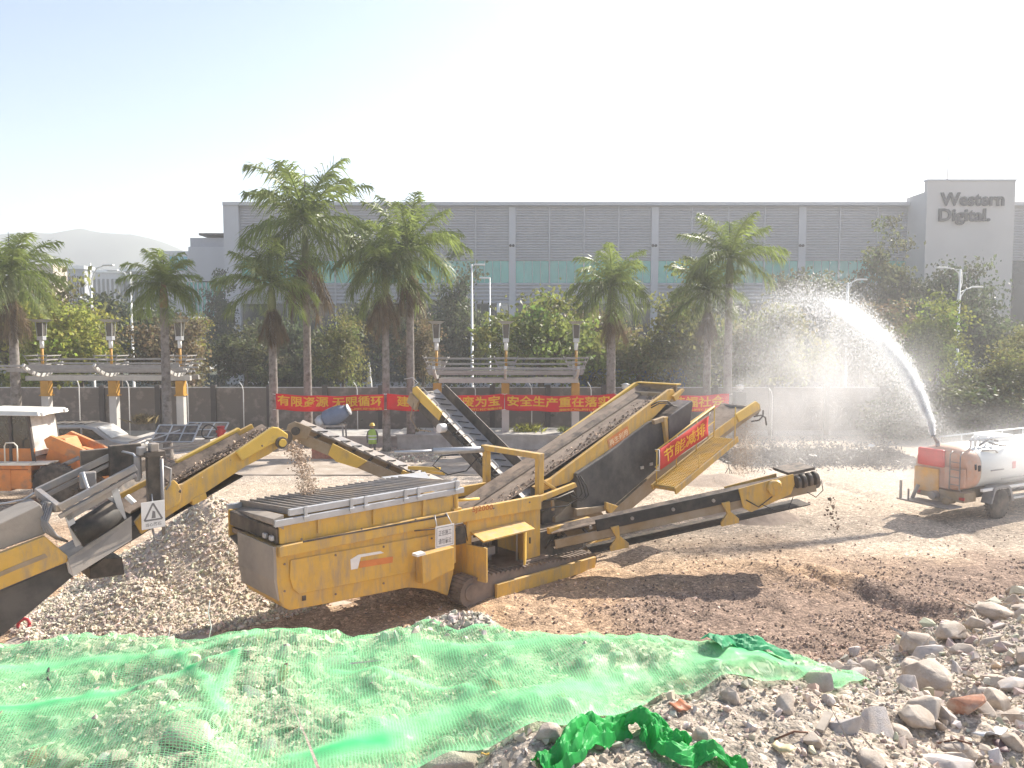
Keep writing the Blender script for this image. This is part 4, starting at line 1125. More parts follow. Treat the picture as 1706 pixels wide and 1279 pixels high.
mb.box((hs_+.02, .52, hz_-.05), (hs_+.10, 1.9, hz_+.22)); mb.box((hs_-.5,.52,hz_-.35),(hs_+.02,1.9,hz_-.06)); mb.build('head_plate', M['brown_steel'], mc, .01)
mb = MB(); mb.box((hs_-.1,.42,hz_+.18),(hs_+.16,2.0,hz_+.22)); mb.build('head_frame', M['yellow_clean'], mc, .008)
poly('head_arm', [(1122,660),(1139,647),(1141,650),(1126,668)], .3, .4, Y_, mc)
mb = MB(frame((b0[0],1.2,b0[1]), (b1[0],1.2,b1[1])))
for i in range(11): mb.cyl((.6+i*.75,-.62,-.06),(.6+i*.75,.62,-.06),.05,8)
mb.build('idlers', M['dark_steel'], mc)
_rb = np.random.RandomState(3); _n = 1500; _x = _rb.uniform(.2,Lb-.3,_n); _y = -.60+np.abs(_rb.normal(0,.26,_n)); _y = _y.clip(-.6,.5)
_z = np.where(_y < -.3, (-.3-_y)*.42, 0)+.015
_p = [tuple(frame((b0[0],1.2,b0[1]), (b1[0],1.2,b1[1])) @ Vector((a_,b_,c_))) for a_,b_,c_ in zip(_x,_y,_z)]
so = scatter('belt_load', _p, .02+.09*_rb.uniform(0,1,_n)**3, M['dirt_fall'], 4, np.where(_rb.uniform(0,1,_n) < .2, 1.9, _rb.uniform(.3,.8,_n))[:,None]*np.ones(3), parent=mc); so['kind'] = 'stuff'
# sticker on the beam
a, b = mp(1013,740,.41), mp(1047,717,.41)
fm = frame((a[0],.41,a[1]), (b[0],.41,b[1])); L_ = math.hypot(b[0]-a[0], b[1]-a[1])
o = MB(fm).box((0,-.006,-.17),(L_,0,.15)).build('sticker', M['orange_label'], mc)
mb = MB(fm); text_in(mb, '再生利用', .06, L_-.06, -.11, .09, -.012, .015); mb.build('lettering', M['pale_ink'], o, fix=False)
# gantry across the plant
g0 = mp(900, 800, .25)[0]
mb = MB(); mb.box((g0-.09,.2,2.0),(g0+.09,.36,3.02)); mb.box((g0-.09,2.25,1.9),(g0+.09,2.4,3.02)); mb.box((g0-.1,.2,3.0),(g0+.1,2.45,3.14))
mb.bar((g0+.05,.28,2.45),(g0+.75,.28,2.02),.08,.08)
gan = mb.build('gantry', Y_, plant, .012)
mb = MB(); mb.cyl((g0-.02,2.35,3.02),(g0-1.1,3.3,2.98),.09,10); mb.cyl((g0-1.1,3.3,2.98),(g0-1.9,4.0,2.95),.045,8); mb.build('ram', M['galv'], gan)
mb = MB(); mb.tube([(g0-.2,2.4,2.85),(g0-.5,2.6,2.45),(g0-.9,2.9,2.35),(g0-1.2,3.2,2.6),(g0-1.0,3.1,2.85),(g0-.6,2.8,2.9)], .02, 6); mb.build('hose', M['black_rubber'], gan)
# screen box under the conveyor head
sx = poly('screen_box', [(961,789),(1010,757),(1083,703),(1113,694),(1117,738),(1092,783),(1026,840),(1000,845),(961,847)], .30, 2.1, M['black_sheet'], bevel=.03)
poly('rear_cover', [(1114,697),(1120,690),(1153,667),(1155,671),(1150,708),(1120,733),(1116,738)], .12, 2.15, mat('worn_black_cover', (.05,.046,.052), .5, var=.35, scale=2, col2=(.12,.10,.10), amt2=.3, dust=.3, dustcol=DUST), sx, .03)
poly('post', [(1106,695),(1113,694),(1118,737),(1112,740)], .16, .28, Y_, sx)
poly('post_arm', [(1090,700),(1110,693),(1112,700),(1092,707)], .18, .3, M['brown_steel'], sx)
poly('bolt_boss', [(1068,777),(1073,776),(1073,781),(1068,782)], .26, .30, M['galv'], sx, .01)
poly('bolt_boss', [(1083,771),(1088,770),(1088,775),(1083,776)], .26, .30, M['galv'], sx, .01)
poly('lower_rail', [(961,848),(1012,842),(1012,850),(985,857),(961,860)], .2, .3, M['brown_steel'], sx)
poly('yellow_gusset', [(1010,836),(1030,843),(1018,857),(1010,848)], .12, .2, Y_, sx)
mb = MB()
for k_, (du, dz) in enumerate(((0,0),(5,4),(9,2))):
    pp = [(960+du*.5,792),(966+du,806+dz),(970+du,822+dz),(962+du,830+dz),(950,824+dz),(944,818)]
    mb.tube([(mp(u,v,.18)[0], .18-.02*k_, mp(u,v,.18)[1]) for u, v in pp], .018, 6)
mb.build('hose', M['black_rubber'], sx)
mb = MB()
for k_ in range(2):
    pp = [(1085,675+4*k_),(1098,668+4*k_),(1112,668+3*k_),(1122,676),(1128,677)]
    mb.tube([(mp(u,v,.3)[0], .3, mp(u,v,.3)[1]) for u, v in pp], .02, 6)
mb.build('hose', M['black_rubber'], sx)
# frame between engine house and screen box
poly('link_beam', [(902,826),(959,804),(962,811),(902,836)], .0, .1, Y_)
poly('cross_strut', [(919,832),(923,831),(925,850),(921,851)], .1, .16, M['brown_steel'])
poly('belly_plate', [(925,862),(958,832),(975,850),(1000,850),(1010,862),(925,877)], .5, 1.6, M['brown_steel'])
poly('yellow_guard', [(915,880),(983,861),(985,870),(916,890)], -.05, .05, Y_)
poly('back_frame', [(903,850),(925,845),(925,920),(903,925)], .6, .7, M['dark_steel'])
# tail conveyor with walkway
tc = poly('tail_conveyor', [(1012,846),(1030,842),(1096,783),(1236,692),(1266,672),(1268,684),(1240,704),(1110,800),(1040,858),(1014,856)], .35, .45, M['brown_steel'], bevel=.012)
poly('head_guard', [(1226,690),(1260,668),(1266,673),(1266,682),(1232,703)], .26, .345, M['yellow_clean'], tc, .02)
poly('side_beam', [(1180,726),(1228,691),(1234,701),(1182,741)], .30, .345, M['yellow'], tc)
c0 = (mp(1040,850,.4)); c1 = mp(1262,678,.4)
fmC = frame((c0[0],1.1,c0[1]), (c1[0],1.1,c1[1])); Lc = math.hypot(c1[0]-c0[0], c1[1]-c0[1])
mb = MB(fmC); troughbelt(mb, Lc, 1.3, .08); mb.build('belt', M['belt_dusty'], tc, fix=False)
mb = MB(fmC); mb.box((0,.66,-.12),(Lc-.6,.74,.14)); mb.build('side_beam', M['brown_steel'], tc, .01)
mb = MB(fmC); mb.box((Lc-2.4,.66,.14),(Lc-.7,.76,.20)); mb.build('far_guard', M['yellow_clean'], tc, .01)
mb = MB(fmC); mb.cyl((Lc-.1,-.72,-.1),(Lc-.1,.72,-.1),.17,18); mb.build('head_drum', M['dark_steel'], tc)
mb = MB(fmC); mb.tube([(Lc-.6,-.75,-.3),(Lc-.2,-.8,-.42),(Lc+.1,-.8,-.38),(Lc+.22,-.78,-.2)], .03, 6); mb.tube([(Lc-.4,-.75,-.2),(Lc,-.8,-.3),(Lc+.25,-.8,-.5),(Lc+.25,-.8,-.8)], .03, 6); mb.build('hose', M['black_rubber'], tc)
wa, wb_ = mp(1090,806,-.1), mp(1188,727,-.1)
fmW = frame((wa[0],-.1,wa[1]), (wb_[0],-.1,wb_[1])); Lw = math.hypot(wb_[0]-wa[0], wb_[1]-wa[1])
wy0 = -.75
mb = MB(fmW)
nw = int(Lw/.085)
for i in range(nw): mb.box((i*Lw/nw, wy0, -.02), (i*Lw/nw+.018, 0, .012))
for j in range(10): mb.box((0, wy0+.75*j/9-.006, -.018), (Lw, wy0+.75*j/9+.006, .016))
walk = mb.build('walkway', M['yellow_clean'], tc, fix=False)
mb = MB(fmW); mb.box((-.1, wy0-.06, -.16), (Lw+.15, wy0, .03)); mb.box((-.1, 0.0, -.14), (Lw+.15, .06, .02))
for q in (.0, .33, .66, 1.): mb.box((Lw*q-.04, wy0, -.12), (Lw*q+.04, 0, -.022))
mb.build('walkway_frame', Y_, walk, .008)
mb = MB(fmW)
UPW = Vector((math.sin(math.atan2(wb_[1]-wa[1], wb_[0]-wa[0])), 0, math.cos(math.atan2(wb_[1]-wa[1], wb_[0]-wa[0]))))   # world up inside the sloping frame
def rp(x, y, h): return (x+UPW.x*h, y, UPW.z*h)
for q in (.02, .34, .68, 1.0): mb.tube([rp(Lw*q, -.03, 0), rp(Lw*q, -.03, .98)], .02, 6)
mb.tube([rp(0, -.03, .98), rp(Lw, -.03, .98)], .022, 6); mb.tube([rp(0, -.03, .5), rp(Lw, -.03, .5)], .018, 6)
for q in (.36, 1.0): mb.tube([rp(Lw*q, wy0-.03, -.1), rp(Lw*q, wy0-.03, .42 if q < .9 else 1.0)], .018, 6)
mb.build('handrail', M['yellow_clean'], walk)
# side discharge conveyor, near side
def belt_conveyor(name, p0, p1, w, beam_m, belt_m, chevron=False, parent=None, beam_h=.22, skirts=True):
    """p0, p1 in world coordinates, built in the plant's frame"""
    fm = PINV @ frame(p0, p1); L = (Vector(p1)-Vector(p0)).length
    mb = MB(fm)
    for sg in (-1, 1): mb.box((0, sg*w/2-.04, -.10-beam_h), (L-.1, sg*w/2+.04, -.10))
    c = mb.build(name, beam_m, plant if parent is None else parent, .008)
    mb = MB(fm); troughbelt(mb, L, w*.86, w*.10); 
    mb.add([(0,-w*.30,-.40),(L-.3,-w*.30,-.36),(L-.3,w*.30,-.36),(0,w*.30,-.40)], [(0,1,2,3)])
    mb.build('belt', belt_m, c, fix=False)
    if chevron:
        mb = MB(fm); n = int(L/.36)
        for i in range(n):
            x = .1+i*.36
            for sg in (-1, 1): mb.bar((x+.20, sg*.03, .02), (x, sg*w*.36, .02+w*.06), .03, .022)
        mb.build('cleats', M['black_rubber'], c)
    mb = MB(fm)
    for i in range(int(L/.55)): mb.cyl((.3+i*.55,-w*.45,-.09),(.3+i*.55,w*.45,-.09),.045,8)
    mb.build('idlers', M['dark_steel'], c)
    mb = MB(fm); mb.cyl((L-.05,-w*.46,-.12),(L-.05,w*.46,-.12),.14,18); mb.build('head_drum', M['dark_steel'], c)
    return c, fm, L
D0, D1 = (1.0,19.45,1.12), tuple(at(1350, 793, 20.5))
dc, fmD, LD = belt_conveyor('side_conveyor', D0, D1, .75, M['brown_steel'], M['belt'])
mb = MB(fmD)
mb.box((1.1,-.45,-.10),(5.65,-.40,.20)); mb.build('skirt_board', M['black_rubber'], dc, .01)
for x in (.95, 2.05, 3.15, 4.25, 5.2): MB(fmD).cyl((x,-.50,.05),(x,-.44,.05),.045,12).build('roller_cap', M['dust_plate'], dc)
fmD_ = fmD; fmD = fmD @ T(LD-7.72, 0, 0)
MB(fmD).prism([(5.45,.22),(7.0,.30),(7.0,.02),(6.85,-.22),(5.7,-.46),(5.5,-.30)], -.50, -.46).build('head_guard', Y_, dc, .012)
MB(fmD).prism([(5.45,.08),(7.0,.14),(7.0,-.05),(5.6,-.2)], .46, .50).build('head_guard', Y_, dc, .012)
mb = MB(fmD); mb.cyl((6.4,-.62,.06),(6.4,-.50,.06),.20,16); mb.cyl((6.4,-.68,.14),(6.5,-.52,.14),.12,12); mb.build('drive_motor', Y_, dc, .012)
mb = MB(fmD); mb.box((6.9,-.42,.26),(7.66,.42,.34)); mb.build('head_cover', M['dark_steel'], dc, .01)
mb = MB(fmD)
for i in range(5): mb.lathe([(.16,-.42),(.2,-.40),(.2,-.1),(.16,-.08)], 16, 'y') if False else None
for x, r in ((7.05,.17),(7.2,.19),(7.38,.18),(7.55,.19)): mb.cyl((x,-.46,.06),(x+.09,-.46,.06),r,16)
mb.build('drum_motor', M['dark_steel'], dc, .01)
fmD = fmD_
mb = MB(fmD); mb.box((.9,-.36,-.66),(LD-.3,.36,-.635)); mb.build('return_belt', M['black_rubber'], dc)
for x in (1.55, 4.55):
    MB(fmD).prism([(x-.1,-.05),(x+.12,-.05),(x+.1,-.32),(x+.3,-.55),(x+.28,-.66),(x-.2,-.66),(x-.2,-.55),(x,-.35)], -.52, -.45).build('leg_bracket', Y_, dc, .012)
mb = MB(fmD @ T(LD-7.72, 0, 0))
mb.tube([(6.0,-.5,-.3),(6.3,-.55,-.52),(6.7,-.55,-.56),(6.9,-.5,-.3)], .012, 5); mb.tube([(7.3,-.5,-.25),(7.5,-.55,-.42),(7.75,-.5,-.3),(7.8,-.4,-.05)], .012, 5); mb.tube([(5.6,-.52,-.1),(5.9,-.54,-.35),(6.3,-.56,-.15)], .015, 5)
mb.build('cable', M['black_rubber'], dc)
# conveyors on the far side
A0, A1 = (.3,22.0,.85), tuple(at(497, 706, 22.0))
ac, fmA, LA = belt_conveyor('far_conveyor', A0, A1, .85, M['brown_steel'], M['grey_steel'], True, beam_h=.30)
MB(fmA).prism([(LA-2.3,-.10),(LA-1.2,-.02),(LA-1.2,-.36),(LA-1.5,-.46),(LA-2.1,-.40)], .47, .51).build('side_plate', M['yellow_clean'], ac, .012)
MB(fmA).prism([(LA-.5,.16),(LA+.02,.14),(LA+.16,-.02),(LA+.14,-.24),(LA-.02,-.36),(LA-.5,-.2)], .47, .51).build('head_plate', M['brown_steel'], ac, .02)
MB(fmA).prism([(1.2,-.40),(3.7,-.40),(3.5,-.75),(1.0,-.95)], .40, .46).build('lower_plate', M['yellow'], ac, .01)
mb = MB(fmA); mb.box((3.3,.44,-.55),(3.72,.52,.06)); mb.build('bracket', Y_, ac, .01)
mb = MB(fmA); mb.bar((3.6,.3,.14),(2.75,.6,.52),.10,.10); mb.bar((3.3,-.5,.02),(2.6,.5,.42),.09,.08); mb.build('arm', M['yellow_clean'], ac, .01)
mb = MB(fmA); mb.cyl((LA-.12,.515,-.10),(LA-.12,.57,-.10),.12,14); mb.build('bearing', M['dark_steel'], ac)
B0, B1 = (.86,22.7,1.0), tuple(at(712, 652, 26.9))
bc, fmB, LB = belt_conveyor('far_conveyor', B0, B1, .95, M['dark_steel'], M['grey_steel'], True, beam_h=.34)
MB(fmB).prism([(LB-1.6,.22),(LB+.05,.22),(LB+.2,.05),(LB+.1,-.16),(LB-1.6,-.1)], .47, .53).build('head_guard', M['yellow_clean'], bc, .012)
mb = MB(fmB); mb.box((.2,-.52,-.05),(LB-.2,-.48,.40)); mb.build('skirt_board', M['dark_steel'], bc, .01)
mb = MB(fmB); mb.cyl((LB-2.0,.52,-.12),(LB-2.0,.78,-.12),.15,14); mb.build('drive_motor', M['white_sign'], bc, .02)
mb = MB(fmB); mb.box((LB-.4,.5,-.5),(LB+.15,.62,-.1)); mb.tube([(LB-.2,.62,-.3),(LB-.4,.7,-.8),(LB-.9,.65,-.95),(LB-1.5,.6,-.6)], .02, 6); mb.build('hydraulic_motor', M['brown_steel'], bc, .02)
mb = MB(fmB)
for i in range(9): mb.tube([(1.2+i*.7,.47,.02),(1.2+i*.7,.30,.2),(1.55+i*.7,.30,.2),(1.75+i*.7,.47,.02)], .014, 5)
mb.build('guard_wire', M['galv'], bc)
mb = MB(PINV)
for x in (.75, .95, 1.15): mb.tube([(x,25.0,.9),(x,25.0,2.05)], .02, 6)
mb.tube([(.15,25,2.05),(1.1,25,2.05),(1.18,25,1.95),(1.18,25,.9)], .02, 6); mb.build('ladder_rail', M['dark_steel'], plant)

# ---- things hanging on the plant
def on_plant(w, pa, pb):
    a, b = mp(*pa, w), mp(*pb, w)
    return (T(*PLANT_O,0) @ RZ(AXROT)) @ frame((a[0], w, a[1]), (b[0], w, b[1])), math.hypot(b[0]-a[0], b[1]-a[1])
fm, L_ = on_plant(-.17, (1098,784), (1180,725))
bt = thing('banner', 'dusty red banner about saving energy, tied to the plant walkway railing', 'banner', fm.translation)
fl = bt.matrix_basis.inverted() @ fm if False else T(*(-fm.translation)) @ fm
n = 24
vs = []; 
up = Vector((0,0,1))
xd = (fl.to_3x3() @ Vector((1,0,0)))
def bp(t, h, o=0.): 
    base = xd*(L_*t)
    nr = (fl.to_3x3() @ Vector((0,-1,0)))
    return base + up*h*.62*(1) + nr*(.02*math.sin(t*9+h*4)+o)
for j in range(6):
    for i in range(n+1): vs.append(bp(i/n, j/5))
fs = [(j*(n+1)+i, j*(n+1)+i+1, (j+1)*(n+1)+i+1, (j+1)*(n+1)+i) for j in range(5) for i in range(n)]
o = MB().add(vs, fs, True).build('cloth', M['red_cloth_dusty'], bt, fix=False); so = o.modifiers.new('t','SOLIDIFY'); so.thickness = .008
mb = MB(); text_in(mb, '节能减排', .08, .92, .18, .84, 0, .012)
mb.v = [tuple(bp(x, z, .025)) for x, _, z in mb.v]; mb.build('lettering', M['yellow_ink'], bt, fix=False)
mb = MB()
for t_, h_ in ((0,0),(0,1),(1,1),(1,0)): mb.tube([bp(t_,h_,.01), bp(t_+(.05 if t_ else -.05), h_+.1, -.05)], .01, 5)
mb.tube([bp(0,0,.012), bp(0,1,.012)], .018, 5); mb.build('tie_rope', M['white_sign'], bt)
fm, L_ = on_plant(-.40, (725,914), (756,907))
st = thing('notice_board', 'small white notice with grey border hanging on the yellow hopper side', 'notice', fm.translation)
fl = T(*(-fm.translation)) @ fm
hn = .48
MB(fl).box((0,-.012,0),(L_,0,hn)).build('board', M['white_sign'], st)
mb = MB(fl)
for a, b in (((.03,.03),(L_-.03,.04)),((.03,hn-.04),(L_-.03,hn-.03)),((.03,.04),(.04,hn-.04)),((L_-.04,.04),(L_-.03,hn-.04))): mb.box((a[0],-.016,a[1]),(b[0],-.0125,b[1]))
text_in(mb, '正在施工', .08, L_-.08, hn*.54, hn*.80, -.015, .01); text_in(mb, '请勿靠近', .08, L_-.08, hn*.16, hn*.42, -.015, .01)
mb.build('lettering', M['grey_ink'], st, fix=False)
mb = MB(fl); mb.tube([(.05,0,hn-.02),(.1,.15,hn+.22)], .012, 5); mb.tube([(L_-.05,0,hn-.02),(L_-.1,.15,hn+.22)], .012, 5); mb.build('wire', M['galv'], st)
# ------------------------------------------------------------------ discharge conveyor of the crusher at the left
crush = thing('crusher_conveyor', 'yellow discharge conveyor of a crusher with a grey magnet frame, feeding the plant hopper', 'conveyor', (*CRUSH_O, 0), AXROT)
CW = T(*CRUSH_O, 0) @ RZ(AXROT)
def cpoly(name, pts, w0, w1, m, parent=None, bevel=.012):
    return MB().prism(mpl(pts, w0, CRUSH_O), w0, w1).build(name, m, crush if parent is None else parent, bevel)
cb = cpoly('side_beam', [(270,815),(305,806),(394,752),(454,713),(462,712),(479,724),(480,730),(470,742),(448,757),(409,777),(341,822),(288,855),(236,890),(225,870)], .0, .10, Y_, bevel=.015)
cpoly('head_guard', [(394,753),(400,748),(455,711),(464,712),(480,723),(480,729),(449,742),(404,768)], -.10, -.003, M['yellow_clean'], cb, .02)
mb = MB(); q = mp(468,737,-.1,CRUSH_O); mb.cyl((q[0],-.16,q[1]),(q[0],-.09,q[1]),.13,18); mb.m=1; mb.cyl((q[0],-.2,q[1]),(q[0],-.161,q[1]),.085,16); mb.build('bearing', [M['dark_steel'], M['yellow_clean']], cb, .008)
cpoly('hinge_plate', [(272,818),(284,803),(290,799),(297,806),(303,818),(300,840),(275,852)], -.06, -.003, Y_, cb, .015)
cpoly('foot_bracket', [(320,832),(343,820),(346,830),(322,842)], -.02, .2, Y_, cb)
f0, f1 = mp(225,870,.1,CRUSH_O), mp(474,726,.1,CRUSH_O)
fmK = frame((f0[0],.62,f0[1]+.12), (f1[0],.62,f1[1]+.06)); LK = math.hypot(f1[0]-f0[0], f1[1]-f0[1])
mb = MB(fmK); troughbelt(mb, LK, 1.02, .12); mb.build('belt', M['belt_dusty'], crush, fix=False)
mb = MB(fmK); mb.box((.0,.52,-.28),(LK-.2,.60,.22)); fbm = mb.build('side_beam', M['yellow'], crush, .012)
mb = MB(fmK); mb.box((LK-2.0,.50,.22),(LK-.5,.64,.28)); mb.build('top_cap', M['yellow_clean'], fbm, .01)
mb = MB(fmK); mb.add([(1.0,-.52,.20),(LK-.6,-.52,.18),(LK-.6,-.22,.03),(1.0,-.22,.04)], [(0,1,2,3)]); mb.add([(1.0,.52,.24),(LK-.6,.52,.22),(LK-.6,.22,.03),(1.0,.22,.04)], [(3,2,1,0)]); mb.build('skirt_rubber', M['belt'], crush, fix=False)
mb = MB(fmK); mb.cyl((LK-.05,-.55,-.10),(LK-.05,.55,-.10),.16,18); mb.build('head_drum', M['dark_steel'], crush)
mb = MB(fmK); mb.box((-4,-.45,-.42),(LK-1.2,.45,-.40)); mb.build('return_belt', M['black_rubber'], crush)
_n = 700; _x = rnd.uniform; _rb = np.random.RandomState(9)
_p = [tuple(fmK @ Vector((_rb.uniform(.8,LK-.1), _rb.normal(-.05,.22), .06+abs(_rb.normal(0,.04))))) for _ in range(_n)]
so = scatter('belt_load', _p, .02+.08*_rb.uniform(0,1,_n)**2.5, M['dirt_fall'], 8, np.where(_rb.uniform(0,1,_n) < .25, 1.7, _rb.uniform(.35,.8,_n))[:,None]*np.ones(3), parent=crush); so['kind'] = 'stuff'
# lower frame running to the crusher outside the photograph
cpoly('lower_frame', [(-260,1105),(-60,1010),(113,937),(235,868),(290,838),(290,858),(236,892),(120,962),(15,1050),(-60,1110),(-260,1220)], .12, 1.2, M['black_sheet'], bevel=.02)
cpoly('skid_box', [(150,948),(172,931),(204,929),(208,957),(150,965)], .35, 1.0, M['dark_steel'])
lb_ = cpoly('lower_beam', [(-260,1050),(-60,945),(75,893),(113,926),(113,936),(-60,1008),(-260,1100)], -.02, .11, Y_, bevel=.02)
cpoly('lip', [(-240,1000),(-60,905),(0,872),(68,840),(80,868),(75,890),(0,916),(-240,1030)], .15, .95, M['dust_plate'], lb_, .02)
cpoly('stripe', [(-260,1075),(-60,978),(30,940),(75,922),(80,928),(30,948),(-60,986),(-260,1083)], -.03, -.022, M['brown_steel'], lb_, 0)
# overband magnet
def CL(u, v, w): s, z = mp(u, v, w, CRUSH_O); return Vector((s, w, z))
mg = MB()
n0, n1 = CL(98,846,-.05), CL(226,778,-.05); r0, r1 = CL(62,818,1.0), CL(188,758,1.0)
for a, b in ((n0,n1),(r0,r1),(n0,r0)): mg.bar(a, b, .10, .12)
mg.bar(n0-Vector((0,0,.16)), n1-Vector((0,0,.14)), .07, .08); mg.bar(r0-Vector((0,0,.16)), r1-Vector((0,0,.14)), .07, .08)
mg = mg.build('magnet_frame', M['grey_steel'], crush, .01)
mb = MB(); a, b = CL(104,852,.0), CL(222,790,.0); c = CL(186,826,.0); d = CL(114,868,.0)
mb.loft([a,b,c,d], [p+Vector((0,.04,0)) for p in (a,b,c,d)]); mb.build('side_plate', M['grey_steel'], mg)
mb = MB(); p, q = CL(126,893,.06), CL(194,850,.06)
mb.tube([p, q], .24, 24); mb.build('drum', M['black_rubber'], mg)
for pa in (CL(120,905,.0), CL(196,862,.0)):
    mb = MB(); mb.loft([pa+Vector((-.12,0,.60)), pa+Vector((.02,0,.60)), pa+Vector((.16,0,-.05)), pa+Vector((.06,0,-.08))], [pa+Vector((-.12,.05,.60)), pa+Vector((.02,.05,.60)), pa+Vector((.16,.05,-.05)), pa+Vector((.06,.05,-.08))]); mb.build('end_plate', M['galv'], mg, .008)
mb = MB()
for (u0,v0,u1,v1,w) in ((168,818,200,840,.2),(183,812,196,820,.5),(211,826,224,838,.25)): mb.bar(CL(u0,v0,w), CL(u1,v1,w-.1), .10, .07)
mb.build('rung', M['white_sign'], mg, .006)
mb = MB(); mb.tube([CL(138,786,.5), CL(142,800,.45), CL(146,812,.4), CL(152,818,.35), CL(160,812,.4)], .03, 6); mb.build('chain', M['galv'], mg)
mb = MB(); mb.tube([CL(190,758,1.), CL(205,752,.9), CL(222,756,.6), CL(232,770,.3)], .022, 6); mb.build('hose', M['galv'], mg)
mb = MB(); a = CL(148,800,.7); mb.box((a.x-.14,.7,a.z-.16),(a.x+.14,.82,a.z+.16)); mb.build('motor_plate', M['grey_steel'], mg, .03)
mb = MB()
for k_ in range(5):
    o_ = k_*.05
    mb.tube([CL(74+k_*4,838,.3-o_), CL(66+k_*3,862+k_*2,.2-o_), CL(74+k_*5,884+k_*2,.1-o_), CL(96+k_*4,898+k_,.05)], .022, 6)
mb.build('hose_bank', M['grey_steel'], mg)
mb = MB(); mb.tube([CL(62,818,1.0), CL(40,832,1.2), CL(10,838,1.4), CL(-40,842,1.6)], .02, 5); mb.build('cable', M['galv'], mg)
mb = MB(); a = CL(84,842,.4)
for i in range(7): 
    x, y, z = a.x+rnd.uniform(-.12,.12), .4+.06*i-.2+rnd.uniform(-.03,.03), a.z+rnd.uniform(-.06,.05); mb.box((x-.08,y-.08,z-.07),(x+.08,y+.08,z+.07))
mb.build('valve_block', M['dust_plate'], mg, .02)
# grey chute plate below the magnet
a, b, c, d = CL(113,930,-.06), CL(219,860,-.06), CL(220,899,-.22), CL(122,960,-.30)
mb = MB(); mb.loft([a,b,c,d], [p+Vector((.0,.03,.0)) for p in (a,b,c,d)]); mb.build('chute_plate', M['dust_plate'], crush)
mb = MB(); mb.loft([d, CL(115,931,-.06), CL(118,931,-.06), d+Vector((.06,0,0))], [p+Vector((0,.3,0)) for p in (d, CL(115,931,-.06), CL(118,931,-.06), d+Vector((.06,0,0)))]); mb.build('chute_edge', M['white_sign'], crush)
# upright with hydraulic gear and dark radiator screen
p = CL(255,800,.0)
mb = MB(); mb.box((p.x-.10,-.04,p.z-.6),(p.x+.14,.10,p.z+.55)); mb.box((p.x-.16,-.08,p.z+.46),(p.x+.22,.2,p.z+.56)); up_ = mb.build('upright', M['dark_steel'], crush, .012)
mb = MB(); mb.box((p.x-.05,-.1,p.z+.56),(p.x+.10,.1,p.z+.72)); mb.box((p.x-.25,-.02,p.z+.5),(p.x-.1,.14,p.z+.66)); mb.build('valve_block', M['grey_steel'], up_, .02)
MB().box((p.x-.32,.02,p.z-.0),(p.x-.2,.1,p.z+.5)).build('accumulator', M['grey_steel'], up_, .04)
mb = MB(); mb.cyl((p.x+.12,-.14,p.z-1.05),(p.x+.12,-.14,p.z+.42),.035,8); mb.tube([(p.x+.12,-.14,p.z-1.05),(p.x+.06,-.16,p.z-1.15),(p.x-.05,-.16,p.z-1.1),(p.x-.08,-.12,p.z-.9)], .02, 6); mb.tube([(p.x+.1,-.1,p.z+.3),(p.x+.3,-.1,p.z+.2),(p.x+.28,-.1,p.z-.1),(p.x+.2,-.1,p.z-.2)], .018, 6); mb.build('ram', M['grey_steel'], up_)
mb = MB(); mb.box((p.x-.5,.9,p.z-.1),(p.x+.1,1.0,p.z+.62)); mb.box((p.x-.95,1.1,p.z+.0),(p.x-.3,1.2,p.z+.55)); mb.build('radiator_screen', M['dark_steel'], crush, .02)
# sign
a, b = CL(236,883,-.20), CL(275,880,-.20)
fm = CW @ frame(a, (b.x, -.20, a.z+.0))
L_ = b.x-a.x
sg = thing('warning_sign', 'white warning sign with a triangle hanging on the crusher conveyor', 'sign', fm.translation)
fl = T(*(-fm.translation)) @ fm; hs = L_*1.22
MB(fl).box((0,-.012,0),(L_,0,hs)).build('board', M['white_sign'], sg, .003)
mb = MB(fl)
A_, B_, C_ = Vector((L_*.5,-.016,hs*.93)), Vector((L_*.12,-.016,hs*.32)), Vector((L_*.88,-.016,hs*.32))
for p_, q_ in ((A_,B_),(B_,C_),(C_,A_)): mb.bar(p_, q_, .004, .032)
mb.loft([(L_*.42,-.014,hs*.38),(L_*.60,-.014,hs*.38),(L_*.58,-.014,hs*.62),(L_*.48,-.014,hs*.66)], [(L_*.42,-.018,hs*.38),(L_*.60,-.018,hs*.38),(L_*.58,-.018,hs*.62),(L_*.48,-.018,hs*.66)])
text_in(mb, '当心落石', L_*.16, L_*.84, hs*.09, hs*.22, -.015, .012)
mb.build('lettering', M['grey_ink'], sg, fix=False)
mb = MB(fl); mb.tube([(L_*.5,0,hs-.02),(L_*.55,.1,hs+.12)], .01, 5); mb.build('wire', M['galv'], sg)
M['gravel_base'] = mat('crushed_stone_bed', (.50,.41,.335), .97, var=.2, scale=14, bump=.6, bscale=30)
